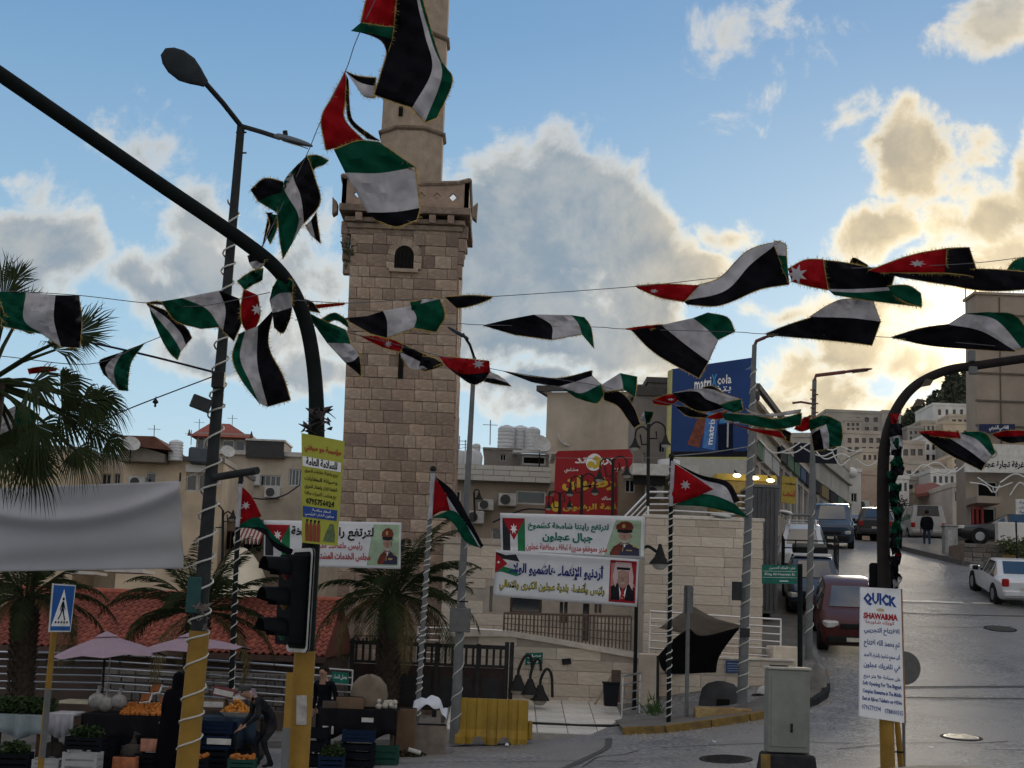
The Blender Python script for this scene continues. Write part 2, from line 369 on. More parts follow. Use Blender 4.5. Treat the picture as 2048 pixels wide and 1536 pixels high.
def flat_sheet(px4, Y):
    """tl, tr, br, bl pixel corners at depth Y (number or four depths): a plane sheet map"""
    Ys = Y if isinstance(Y, (list, tuple)) else [Y]*4
    tl, tr, br, bl = [at(p[0], p[1], y) for p, y in zip(px4, Ys)]
    n = (tr-tl).cross(bl-tl).normalized(); d_ = ray(*px4[2]); br = CAM+d_*((tl-CAM).dot(n)/d_.dot(n))
    if n.y > 0: n = -n
    def S(u, v, e=0): return (bl*(1-u)+br*u)*(1-v) + (tl*(1-u)+tr*u)*v + n*e
    S.n = n; S.w = (tr-tl).length; S.h = (tl-bl).length; return S
def board(S, name, mat, parent, t=.04, e0=0):
    b = MB(); f = [S(u, v, e0) for u, v in ((0,0),(1,0),(1,1),(0,1))]; b.prism(f, -S.n*t); return b.build(name, mat, parent)
def ell(cx, cy, rx, ry, n=16, a0=0, a1=360): return [(cx+rx*math.cos(R(a0+(a1-a0)*i/n)), cy+ry*math.sin(R(a0+(a1-a0)*i/n))) for i in range(n if a1-a0 == 360 else n+1)]
# ================================================================== ground, road, pavements
def lerp_tab(t, x):
    if x <= t[0][0]: return t[0][1]
    for (a, b), (c, d) in zip(t, t[1:]):
        if x <= c: return b+(d-b)*(x-a)/(c-a)
    return t[-1][1]
PROF = [(27.5,0),(32,.42),(36,.92),(41,1.75),(46.3,2.8),(52,3.9),(55,4.5),(60,5.35),(67,6.3),(71,6.75),(76,7.35),(82,7.75),(90,7.8),(130,6.5)]
def sstep(a, b, x):
    t = max(0, min(1, (x-a)/(b-a))); return t*t*(3-2*t)
def G(x, y): return .03*max(-12, min(x, 8))-.22 + lerp_tab(PROF, y)*sstep(-2.0, 7.0, x)
AZ = [(-.5,14),(0,16),(.1,20),(.19,32),(.245,42),(.28,51),(.31,60),(.45,70),(1,60)]
def H(x, y):
    g = G(x, y) - .25
    if y > 100:
        t = sstep(105, 340, y)
        if y > 340: t = max(.6, 1-(y-340)/900)
        g = g*(1-sstep(100, 160, y)) + 8*sstep(100, 160, y)*(1-t) + lerp_tab(AZ, x/max(y, 1))*t
    return g
xs = [-1500,-700,-350,-200,-120,-80,-60,-45,-35]+[i*2.0 for i in range(-15, 31)]+[64,72,85,100,120,150,200,260,350,500,800,1500]
ys = [-300,-80,-30,-10]+[i*2.0 for i in range(0, 65)]+[135,145,160,180,200,230,260,300,340,400,500,700,1100,2000]
asphalt = M('asphalt', (.18,.177,.175), .58, var=.3, scale=1.3, bump=1.0, bscale=22, spec=.45, hue=(.21,.2,.19), grain=11, dirt=.45)
earth = M('earth_ground', (.10,.09,.06), .95, var=.35, scale=.4, bump=.4)
b = MB(); b.grid([[(x, y, H(x, y)) for x in xs] for y in ys]); tag(b.build('ground', earth, smooth=True), kind='structure')
rxs = [i*1.0 for i in range(-40, 41)]; rys = [-12+i*1.0 for i in range(0, 111)]
b = MB()
for i in range(len(rys)-1):
    for j in range(len(rxs)-1):
        x, y = rxs[j]+.5, rys[i]+.5
        if y > 44 and not (6.0+(y-41)*.14 < x < 30+(y-41)*.12): continue
        b.face([(X, Y_, G(X, Y_)) for X, Y_ in ((rxs[j], rys[i]), (rxs[j+1], rys[i]), (rxs[j+1], rys[i+1]), (rxs[j], rys[i+1]))])
tag(b.build('road', asphalt, smooth=True, merge=True), kind='structure')
# ---- pavement on the right-hand corner with its kerb stones
KERB = [(2.62,32.5),(3.5,32.35),(4.5,32.7),(5.6,33.3),(6.7,34.3),(7.5,35.6),(7.95,37.2),(8.2,39),(8.5,41.5),(9.4,48),(10.6,56),(12.6,64),(15,72),(16.5,78),(18.5,88)]
INNER = [(2.62,37.0),(3.2,37.4),(4.0,37.6),(4.8,37.7),(5.4,37.8),(5.8,38.2),(6.1,38.8),(6.3,39.8),(6.5,41.8),(7.2,48),(8.4,56),(10.4,64),(12.8,72),(14.4,78),(16.4,88)]
concrete = M('concrete_pavement', (.15,.142,.13), .85, var=.22, scale=2.2, bump=.3, dirt=.35)
kerbstone = M('grey_kerb', (.16,.155,.15), .85, var=.25, scale=5, rnd=.2, bump=.3)
kerb_y = M('worn_yellow_paint', (.20,.13,.04), .85, var=.35, scale=6, dirt=.7)
kerb_k = M('worn_black_paint', (.03,.03,.032), .8, var=.3, scale=6)
def pavement(name, ker, inn, lift=.14):
    b = MB(); rows = [[], []]
    for (k, i) in zip(ker, inn):
        z = G(*k)+lift; rows[0].append((k[0], k[1], z)); rows[1].append((i[0], i[1], z+.05))
    k2, i2 = catmull(rows[0], 5), catmull(rows[1], 5)
    k2 = [Vector((p.x, p.y, G(p.x, p.y)+lift)) for p in k2]
    i2 = [Vector((p.x, p.y, q.z+.05)) for p, q in zip(i2, k2)]
    b.grid([k2, i2]); b.grid([[p-Vector((0, 0, .6)) for p in k2], k2])
    o = b.build(name, concrete, smooth=True); tag(o, kind='structure'); return o, k2
UB = unit_box(.03)
pav, kl = pavement('pavement', KERB, INNER)
def kerb_run(parent, line, mats, step=.85, w_=.16, h=.3, lift=.012):
    pts = [line[0]]; acc = 0; cnt = 0
    for a, c in zip(line, line[1:]):
        acc += (c-a).length
        if acc >= step:
            p0, p1 = pts[-1], c; d = (p1-p0); L_ = d.length; rot = d.to_track_quat('X', 'Z').to_matrix()
            mt = mats(cnt, (p0+p1)/2)
            piece('kerb_stone', KM[mt.name], parent, (p0+p1)/2+Vector((0, 0, lift-h/2+.0)), (L_-.025, w_, h), rot); cnt += 1
            pts.append(c); acc = 0
KM = {m.name: with_mat(UB, m) for m in (kerbstone, kerb_y, kerb_k)}
kerb_run(pav, kl, lambda i, p: (kerb_y if (i in (0, 1, 2, 3) or i == 9) else kerb_k if i in (4, 5, 6, 7) else kerbstone))
# ---- left-hand pavement behind the market
KL = [(-40,29.6),(-20,30.2),(-9,30.8),(-4,31.6),(-1.9,32.2),(-1.2,32.6)]
IL = [(-40,34),(-20,34.3),(-9,34.6),(-4,35.5),(-1.9,36.2),(-1.2,36.4)]
pav2, kl2 = pavement('pavement', KL, IL)
kerb_run(pav2, kl2, lambda i, p: kerbstone, 1.0)
# ---- pale paved forecourt that climbs between the two pavements
slabm = M('pale_paving_slab', (.60,.57,.51), .6, var=.12, scale=5, rnd=.12, spec=.5, dirt=.15)
fz0, fz1 = at(1150,1468,33.2).z, at(1180,1402,37.2).z
b = MB(); b.face([(-1.2,32.9,fz0-.012),(2.75,32.7,fz0-.012),(3.0,37.6,fz1-.012),(-1.2,37.6,fz1-.012)]); b.face([(-1.2,32.4,fz0-.3),(2.75,32.3,fz0-.3),(2.75,32.7,fz0-.012),(-1.2,32.9,fz0-.012)])
fore = tag(b.build('forecourt', M('joint_grey', (.2,.19,.17), .9)), kind='structure')
SM = with_mat(unit_box(.01), slabm)
for i in range(7):
    for j in range(6):
        y0 = 32.95+i*.65; x0 = -1.15+j*.66; t = (y0+.32-32.9)/4.6
        ang = math.atan2(fz1-fz0, 4.6)
        piece('slab', SM, fore, (x0+.33, y0+.32, fz0+(fz1-fz0)*t-.01), (.64, .635, .05), Matrix.Rotation(ang, 3, 'X'))
gr = M('dark_drain_iron', (.03,.03,.03), .6, metal=.6)
b = MB(); b.tube([at(1060,1446,33.9), at(1160,1451,33.9), at(1262,1452,33.9)], .035, 6); dr = b.build('drain_channel', gr, fore)
# ---- manholes, patches and the painted line
def manhole(px, py, Y, r, m, label):
    p = at(px, py, Y); p.z = G(p.x, p.y)
    nrm = Vector((-(G(p.x+.3,p.y)-G(p.x-.3,p.y))/.6, -(G(p.x,p.y+.3)-G(p.x,p.y-.3))/.6, 1)).normalized(); rot = nrm.to_track_quat('Z', 'Y').to_matrix()
    t = thing('manhole', label, 'manhole', p)
    b = MB(); b.lathe(p, [(r*1.18,-.02),(r*1.18,.012),(r,.014),(r,-.02)], 28, 0, rot); b.build('frame_ring', M('iron_dark', (.025,.025,.025), .7, var=.3, scale=20), t)
    b = MB(); b.lathe(p, [(r*.97,-.02),(r*.97,.018)], 28, 0, rot)
    for k in range(-3, 4):
        c = p + rot @ Vector((0, k*r*.26, .02)); L_ = 2*math.sqrt(max(.01, r*r-(k*r*.26)**2))*.85
        b.box(c, (L_, r*.07, .012), rot=rot)
    b.build('cover', m, t)
manhole(1922, 1424, 31.4, .36, M('worn_steel', (.42,.4,.36), .38, metal=.7, var=.2, scale=9), 'bright worn manhole cover in the road right of the shawarma board')
manhole(1452, 1493, 28.6, .42, M('iron_dark', (.025,.025,.025)), 'dark manhole cover in the road below the corner kerb')
manhole(2000, 1232, 46.2, .42, M('tar_repair', (.075,.073,.07), .75, var=.4, scale=7), 'dark manhole cover beside the rear of the white saloon')
def on_road(pts, lift):
    return [Vector((x, y, G(x, y)+lift)) for x, y in pts]
def road_strip(name, pts, wd, m, lift, kind='structure'):
    p = catmull([Vector((x, y, 0)) for x, y in pts], 8); rows = [[], []]
    for i, q in enumerate(p):
        t = (p[min(i+1, len(p)-1)]-p[max(i-1, 0)]).normalized(); n = Vector((-t.y, t.x, 0))
        w2 = wd*(.85+.3*random.random())/2
        for k, s in ((0, -1), (1, 1)):
            c = q+n*s*w2; rows[k].append((c.x, c.y, G(c.x, c.y)+lift))
    b = MB(); b.grid(rows); return tag(b.build(name, m), kind=kind)
tar = M('tar_repair', (.085,.083,.08), .75, var=.4, scale=7)
road_strip('road_patch', [(2.3,32.0),(2.15,30.5),(1.7,29),(1.2,27.3),(.7,25)], .15, tar, .012)
road_strip('road_patch', [(9.2,37.3),(12,37.9),(16,38.6),(22,39.5)], .16, tar, .012)
road_strip('road_patch', [(9.5,36.2),(12.5,36.6),(16,37.2),(24,38.4)], .1, tar, .012)
road_strip('road_patch', [(10.6,48.9),(13,48.3),(17,48.6)], .1, tar, .012)
white_paint = M('road_paint', (.62,.6,.54), .6, var=.25, scale=3, dirt=.3)
road_strip('road_marking', [(10.2,50.6),(11.8,50.6)], .26, white_paint, .016)
road_strip('road_marking', [(12.0,50.6),(15.4,50.7)], .3, white_paint, .016)
road_strip('road_marking', [(15.7,50.7),(17,50.8)], .22, white_paint, .016)
crk = M('road_crack', (.045,.043,.042), .85, var=.4, scale=9)
rc = random.Random(15)
for (x, y, dx, dy, n_) in ((9.5,30,1.2,.15,7),(12,33,.5,.9,8),(10.5,43,.35,1.1,8),(14.5,40,.3,1.2,9),(3.2,30.2,1.1,.1,6),(-3,28,1.2,.05,7),(12.5,46,1,.1,5),(6.5,29.6,.9,.35,6),(1.5,27.5,.4,.8,5)):
    pts = []
    for _ in range(n_): pts.append((x, y)); x += dx*rc.uniform(.5,1.1)+rc.gauss(0,.14); y += dy*rc.uniform(.5,1.1)+rc.gauss(0,.14)
    road_strip('road_crack', pts, .035, crk, .01)
b = MB()
for _ in range(700):
    k = rc.randrange(len(kl)-12); p = kl[k].lerp(kl[k+1], rc.random()); o_ = rc.expovariate(3.5)+.1; x, y = p.x+o_*(.3 if k < 22 else 1), p.y-o_*(1 if k < 22 else .1); s_ = rc.uniform(.008,.035); z = G(x, y)
    b.add([(x-s_,y-s_,z),(x+s_,y-s_*.6,z),(x,y+s_,z),(x,y,z+s_*1.3)], [(0,1,3),(1,2,3),(2,0,3)])
tag(b.build('grit', M('grit_grey', (.26,.24,.21), .95, var=.4, scale=30)), 'loose grit and gravel gathered along the corner kerb', 'grit', kind='stuff')
# traffic island at the foot of the shawarma board
b = MB(); isl = [(4.2,24.2),(7.4,27.2),(8.5,27.4),(8.8,26.6),(8.3,22),(4.6,20)]
top = [Vector((x, y, G(x, y)+.12)) for x, y in isl]
b.prism(top, (0, 0, -.4)); isl_o = tag(b.build('traffic_island', M('island_concrete', (.3,.27,.22), .85, var=.25, scale=4, bump=.2), bevel=.03), kind='structure')
# pavement on the far right, with its kerb and flower bed
KR = [(34,56.6),(24,57),(20.2,57.6),(18.8,59.4),(18.2,63.5),(17.9,68),(18.6,74),(20,82)]
IR = [(36,58),(30,60),(27,61),(26,62),(26,64),(26,68),(26,74),(26,82)]
pav3, kl3 = pavement('pavement', KR, IR, .2)
kerb_run(pav3, kl3, lambda i, p: kerbstone, 1.4, .22, .4)
# litter on the road
lit = M('litter_white', (.6,.6,.58), .7)
for k, (px, py, Y) in enumerate([(863,1493,30.5),(1010,1482,31.5),(1676,1335,39.5),(1860,1470,29.8),(1430,1475,30.5),(20,1509,26.5),(1725,1345,38),(1600,1438,33)]):
    p = at(px, py, Y); p.z = G(p.x, p.y)+.02; b = MB()
    q = [p+Vector((random.uniform(-.09,.09), random.uniform(-.09,.09), random.uniform(0,.06))) for _ in range(5)]
    b.add(q, [(0,1,2),(0,2,3),(0,3,4),(1,3,2),(2,4,1)])
    tag(b.build('litter', lit), 'scrap of pale litter lying on the ground', 'litter', 'scraps of litter')
# ================================================================== masonry helper
def ashlar(parent, x0f, x1f, yf, z0, z1, ch, bl, me, me_stuff, skip=None, proud=.05, limit=10**6, jit=.012, side=None, gap=.022, name='stone', joint=0):
    """courses of blocks on a face of constant-ish y (or x when side is set); returns the number built as parts"""
    z = z0; n = 0; left = MB()
    rng = random.Random(int(z0*100+z1*10)); k = 0
    while z < z1-.05:
        h = min(ch*rng.uniform(.85, 1.15), z1-z)
        a, c = x0f(z), x1f(z); x = a; first = True
        while x < c-.02:
            L_ = bl*rng.uniform(.65, 1.4)
            if first and k % 2: L_ *= .55
            first = False
            if c-(x+L_) < bl*.35: L_ = c-x
            cx, cz = x+L_/2, z+h/2
            if not (skip and skip(cx, cz, L_, h)):
                pr = proud+rng.uniform(-jit, jit)
                if side is None: ctr, sz = (cx, yf(cz), cz), (L_-gap, pr*2, h-gap)
                else: ctr, sz = (side(cz), cx, cz), (pr*2, L_-gap, h-gap)
                if n < limit: piece(name, me[rng.randrange(len(me))], parent, ctr, sz); n += 1
                else: left.box(ctr, sz)
            x += L_
        z += h; k += 1
    if left.f: tag(left.build(name, me_stuff, parent), kind='stuff')
    return n
def stone_set(nm, cols, **kw):
    return [with_mat(unit_box(.045), M(f'{nm}_{i}', c, **kw)) for i, c in enumerate(cols)]
kwst = dict(rough=.9, var=.25, scale=3.2, bump=.8, bscale=12, rnd=.2, dirt=.35)
min_st = stone_set('minaret_limestone', [(.36,.27,.205),(.32,.235,.18),(.395,.305,.235),(.285,.21,.165),(.375,.28,.21),(.34,.26,.2)], **kwst)
ash_st = stone_set('ashlar_beige', [(.56,.475,.38),(.60,.52,.42),(.53,.45,.36),(.58,.50,.41)], rough=.85, var=.14, scale=4, bump=.35, rnd=.1, dirt=.12)
mortar = M('mortar', (.235,.175,.135), .95, var=.2, scale=3)
mortar2 = M('pale_mortar', (.40,.345,.285), .95, var=.15, scale=3)
# ================================================================== minaret
YM = 45.0
bl, br_, tl, tr_ = at(670,1300,YM), at(897,1300,YM), at(702,452,YM), at(917,452,YM)
mz0, mz1 = -0.8, at(808,452,YM).z
def mx0(z): t = (z-bl.z)/(mz1-bl.z); return bl.x+(tl.x-bl.x)*t
def mx1(z): t = (z-bl.z)/(mz1-bl.z); return br_.x+(tr_.x-br_.x)*t
def myf(z): return YM+.004*(z-mz0)
MW = mx1(5)-mx0(5); mcx = (mx0(mz1)+mx1(mz1))/2
mt = thing('minaret', 'old square stone minaret with octagonal upper shaft and corbelled balcony', 'minaret', ((mx0(0)+mx1(0))/2, YM+MW/2, mz0))
b = MB(); vs = []
for z in (mz0, mz1): vs += [(mx0(z), myf(z), z), (mx1(z), myf(z), z), (mx1(z), myf(z)+MW, z), (mx0(z), myf(z)+MW, z)]
b.add(vs, [(0,1,2,3),(4,5,6,7),(0,1,5,4),(1,2,6,5),(2,3,7,6),(3,0,4,7)])
# arched window and slit are not cut: dark panels stand for their unlit pockets
b.build('wall_core', mortar, mt)
ar0, ar1 = at(788,537,YM), at(829,492,YM); awc, aw = (ar0.x+ar1.x)/2, (ar1.x-ar0.x)
sl0, sl1 = at(797,757,YM), at(807,700,YM)
def mskip(cx, cz, L_, h):
    if abs(cx-awc) < aw/2+L_*.3 and ar0.z-.05 < cz < ar1.z+.1: return True
    if abs(cx-(sl0.x+sl1.x)/2) < .07+L_*.25 and sl0.z < cz < sl1.z: return True
    return False
n = ashlar(mt, mx0, mx1, myf, at(780,1290,YM).z-1.2, mz1, .35, .5, min_st, M('minaret_limestone_0'), skip=mskip, proud=.05, limit=300, gap=.016, jit=.02)
ashlar(mt, lambda z: myf(z), lambda z: myf(z)+MW, None, at(780,1290,YM).z-1.2, mz1, .40, .62, min_st, M('minaret_limestone_1'), side=lambda z: mx1(z), limit=0)
# arched window: voussoirs, jambs, sill, dark grille
darkin = M('dark_interior', (.012,.011,.01), .9, var=.1)
b = MB(); hw = aw/2; sp = ar1.z-hw; y0 = myf(sp)-.012
pts = [(awc-hw, ar0.z), (awc+hw, ar0.z)]+[(awc+hw*math.cos(R(a)), sp+hw*math.sin(R(a))) for a in range(0, 181, 15)]
b.prism([(x, y0-.075, z) for x, z in pts], (0, .09, 0)); wnd = b.build('arched_window', darkin, mt)
vm = with_mat(unit_box(.05), M('voussoir_pale', (.42,.33,.25), **kwst))
for k in range(9):
    a = R(10+k*20); c = Vector((awc+math.cos(a)*(hw+.1), y0-.01, sp+math.sin(a)*(hw+.1)))
    piece('voussoir', vm, mt, c, (.22, .17, .15), Matrix.Rotation(-a, 3, 'Y'))
for s in (-1, 1):
    for k in range(2): piece('jamb_stone', vm, mt, (awc+s*(hw+.12), y0-.015, ar0.z+.1+k*.22), (.24, .17, .21))
piece('sill', vm, mt, (awc, y0-.05, ar0.z-.06), (aw+.3, .2, .11))
for (x0, x1, za, zb) in ((awc-hw-.3, awc-hw-.24, 0, 0),):
    pass
b = MB()
for k in range(5): b.tube([(awc-hw+aw*(k+.5)/5, y0-.085, ar0.z), (awc-hw+aw*(k+.5)/5, y0-.085, sp+.1)], .008, 5)
b.build('grille', M('iron_dark', (.025,.025,.025)), wnd)
b = MB(); b.box(((sl0.x+sl1.x)/2, myf(sl0.z)-.02, (sl0.z+sl1.z)/2), (.15, .16, sl1.z-sl0.z)); b.build('slit_window', darkin, mt)
# corbelled head
zc0, zc1, zp = at(800,500,YM).z, at(800,437,YM).z, at(810,418,YM).z
weath = M('weathered_band', (.23,.175,.135), rough=.95, var=.35, scale=4, bump=.6, dirt=.5)
b = MB()
def mslab(z, h, o, bb): bb.box2((mx0(z)-o, myf(z)-o, z), (mx1(z)+o, myf(z)+MW+o, z+h))
for k, (o, h) in enumerate(((.06,.2),(.13,.18),(.2,.16))): mslab(zc1-.55+k*.19, h-.01, o, b)
b.build('corbel_band', weath, mt, bevel=.02)
for k in range(6):
    x = mx0(zc1)+.25+k*(MW-.5)/5
    piece('corbel', min_st[1], mt, (x, myf(zc1)-.22, zc1-.05), (.2, .3, .26))
for s, px in ((-1, mx0(zc1)), (1, mx1(zc1))):
    for k in range(4): piece('corner_corbel', min_st[3], mt, (px+s*(.06+.04*k), myf(zc1)+.12, zc0-.6+k*.42), (.24, .3, .4))
b = MB(); mslab(zc1+.12, .22, .36, b)
for s in (-1, 1):
    x = (mx0(zc1) if s < 0 else mx1(zc1))+s*.42
    b.prism([(x, myf(zc1)-.4, zc1+.05), (x+s*.14, myf(zc1)-.4, zc1-.05), (x+s*.16, myf(zc1)-.4, zc1+.52), (x, myf(zc1)-.4, zc1+.36)], (0, .4, 0))
b.build('balcony_floor', weath, mt, bevel=.015)
zb0 = zc1+.34; zb1 = at(830,378,YM).z+.12
par = M('parapet_stone', (.34,.245,.185), rough=.9, var=.22, scale=4, bump=.4, dirt=.3)
b = MB(); o = .3
def pface(p0, p1, nh):                          # parapet panel with diamond holes, coping that dips towards the middle
    d = (p1-p0); L_ = d.length; d.normalize(); nrm = Vector((d.y, -d.x, 0)); t = .14
    xs_ = [0]; holes = [L_*(k+1)/(nh+1) for k in range(nh)]; zm = (zb0+zb1)/2-.03; r = .13
    for hx in holes: xs_ += [hx-r, hx, hx+r]
    xs_.append(L_)
    ztop = lambda u: zb1-.1+.16*abs(u/L_-.5)*2
    P = lambda u, z: p0+d*u+Vector((0, 0, z-p0.z))
    segs = [xs_[0]]
    i = 0; cur = 0
    for hx in holes:
        b.prism([P(cur, zb0), P(hx-r, zb0), P(hx-r, ztop(hx-r)), P(cur, ztop(cur))], -nrm*t)
        b.prism([P(hx-r, zb0), P(hx+r, zb0), P(hx+r, zm), P(hx, zm-r), P(hx-r, zm)], -nrm*t)
        b.prism([P(hx-r, zm), P(hx, zm+r), P(hx+r, zm), P(hx+r, ztop(hx+r)), P(hx-r, ztop(hx-r))], -nrm*t)
        cur = hx+r
    b.prism([P(cur, zb0), P(L_, zb0), P(L_, ztop(L_)), P(cur, ztop(cur))], -nrm*t)
A_, B_, C_, D_ = (Vector((mx0(zb0)-o, myf(zb0)-o, zb0)), Vector((mx1(zb0)+o, myf(zb0)-o, zb0)), Vector((mx1(zb0)+o, myf(zb0)+MW+o, zb0)), Vector((mx0(zb0)-o, myf(zb0)+MW+o, zb0)))
pface(A_, B_, 7); pface(B_, C_, 5); pface(C_, D_, 5); pface(D_, A_, 5)
pp = b.build('parapet', par, mt)
b = MB()
for p, q in ((A_, B_), (B_, C_), (C_, D_), (D_, A_)):
    m_ = (p+q)/2; u = Vector((0, 0, 1))
    b.tube([p+u*(zb1-zb0+.16), p.lerp(q,.08)+u*(zb1-zb0+.06), m_+u*(zb1-zb0-.06), q.lerp(p,.08)+u*(zb1-zb0+.06), q+u*(zb1-zb0+.16)], .075, 6)
b.build('coping', weath, pp)
# octagonal shaft
e0, e1 = at(755,330,YM+1), at(884,330,YM+1); OR = (e1.x-e0.x)/2*1.04; ocx = (e0.x+e1.x)/2; ocy = YM+MW/2
b = MB(); ztop = at(820,-420,YM).z
rot8 = Matrix.Rotation(R(22.5), 3, 'Z')
b.lathe((ocx, ocy, zb0), [(OR*1.02,0),(OR*.93,ztop-zb0)], 8, 0, rot8); b.build('shaft', M('shaft_stone', (.37,.29,.22), rough=.9, var=.2, scale=3, bump=.35, dirt=.25), mt)
for py in (262, 70, -160):
    z = at(820, py, YM+1).z; b = MB(); rr = OR*(1.02-.09*(z-zb0)/(ztop-zb0))
    b.lathe((ocx, ocy, z), [(rr,-.08),(rr+.09,-.02),(rr+.1,.05),(rr,.09)], 8, 0, rot8); b.build('ring_moulding', weath, mt)
p = at(803,230,YM+1); b = MB(); b.box((p.x, ocy-OR*.93, p.z), (.13, .2, .3)); b.build('slit_window', darkin, mt)
b = MB(); b.lathe((ocx, ocy, ztop), [(OR*1.5,0),(OR*1.5,.3),(OR*.8,.4),(OR*.8,2),(.05,4.5)], 8, 0, rot8); b.build('cap', par, mt)
# weed growing from the wall
wp = at(699,500,YM-.1); b = MB()
for k in range(70):
    a = random.uniform(0, 6.28); q = wp+Vector((-.05+random.gauss(0,.09), random.gauss(0,.1), random.gauss(0,.22))); d = Vector((math.cos(a)-.5, random.uniform(-.5,.5), math.sin(a))).normalized()*.16
    s = d.orthogonal().normalized()*.03; b.face([q, q+d*.5+s, q+d, q+d*.5-s])
tag(b.build('weed', M('weed_green', (.05,.06,.03), .9)), 'small dark weed rooted in the minaret wall below the balcony', 'weed')
# ================================================================== stone annexe, ramp wall, stairs
def px_rect(x0, y0, x1, y1, Y):
    xm, ym = (x0+x1)/2, (y0+y1)/2
    return at(x0, ym, Y).x, at(x1, ym, Y).x, at(xm, y1, Y).z, at(xm, y0, Y).z
def opened_wall(b, A, B, z0, z1, ops, t=.25):
    """vertical wall from A to B (2-D vectors), with rectangular openings [(u0,u1,za,zb)] and reveals t deep (into the wall)"""
    A, B = Vector((A[0], A[1], 0)), Vector((B[0], B[1], 0)); d = (B-A); W = d.length; d.normalize(); nin = Vector((-d.y, d.x, 0))
    P = lambda u, z, e=0: A+d*u+nin*e+Vector((0, 0, z))
    us = sorted(set([0, W]+[q for o in ops for q in (o[0], o[1])])); zs = sorted(set([z0, z1]+[q for o in ops for q in (o[2], o[3])]))
    us = [u for u in us if -1e-6 <= u <= W+1e-6]; zs = [z for z in zs if z0-1e-6 <= z <= z1+1e-6]
    for i in range(len(us)-1):
        for j in range(len(zs)-1):
            cu, cz = (us[i]+us[i+1])/2, (zs[j]+zs[j+1])/2
            if any(o[0] < cu < o[1] and o[2] < cz < o[3] for o in ops): continue
            b.face([P(us[i], zs[j]), P(us[i+1], zs[j]), P(us[i+1], zs[j+1]), P(us[i], zs[j+1])])
    for (u0, u1, za, zb) in ops:
        for q in (((u0,za),(u0,zb)), ((u1,zb),(u1,za)), ((u0,zb),(u1,zb)), ((u1,za),(u0,za))):
            b.face([P(*q[0]), P(*q[1]), P(*q[1], t), P(*q[0], t)])
    return P
def window(P, o, parent, frame, pane, t=.14, mull=1, bars=0, sill=None, rail=0):
    u0, u1, z0, z1 = o; b = MB(); f = min(.07, (u1-u0)*.12)
    def bar(ua, ub, za, zb, e0, e1):
        b.add([P(ua,za,e0),P(ub,za,e0),P(ub,zb,e0),P(ua,zb,e0),P(ua,za,e1),P(ub,za,e1),P(ub,zb,e1),P(ua,zb,e1)], [(0,1,2,3),(4,7,6,5),(0,4,5,1),(1,5,6,2),(2,6,7,3),(3,7,4,0)])
    bar(u0,u0+f,z0,z1,t-.05,t+.03); bar(u1-f,u1,z0,z1,t-.05,t+.03); bar(u0+f,u1-f,z1-f,z1,t-.05,t+.03); bar(u0+f,u1-f,z0,z0+f,t-.05,t+.03)
    for k in range(mull): c = u0+(u1-u0)*(k+1)/(mull+1); bar(c-f*.4,c+f*.4,z0+f,z1-f,t-.045,t+.025)
    if rail: c = z0+(z1-z0)*.62; bar(u0+f,u1-f,c-f*.4,c+f*.4,t-.04,t+.02)
    for k in range(bars): c = u0+(u1-u0)*(k+.5)/bars; bar(c-.012,c+.012,z0,z1,.02,.04)
    if sill is not None: bar(u0-.1,u1+.1,z0-.08,z0-.002,-.08,.05)
    w_ = b.build('window', frame, parent)
    b = MB(); b.face([P(u0+f*.5,z0+f*.5,t+.01),P(u1-f*.5,z0+f*.5,t+.01),P(u1-f*.5,z1-f*.5,t+.01),P(u0+f*.5,z1-f*.5,t+.01)]); b.build('pane', pane, w_)
    return w_
alu = M('aluminium_frame', (.42,.42,.42), .45, var=.1, metal=.3)
brownf = M('brown_frame', (.09,.06,.045), .6)
glass = MG('dark_window_glass', (.018,.022,.028))
def pxwin(A, B, rects):
    """pixel rectangles on the vertical plane A-B as (u0,u1,z0,z1)"""
    A3, B3 = Vector((A[0], A[1], 0)), Vector((B[0], B[1], 0)); d = (B3-A3).normalized(); r = []
    for (x0, y0, x1, y1) in rects:
        xm, ym = (x0+x1)/2, (y0+y1)/2
        u0 = (atplane(x0, ym, A3, B3)-A3).dot(d); u1 = (atplane(x1, ym, A3, B3)-A3).dot(d)
        r.append((min(u0, u1), max(u0, u1), atplane(xm, y1, A3, B3).z, atplane(xm, y0, A3, B3).z))
    return r
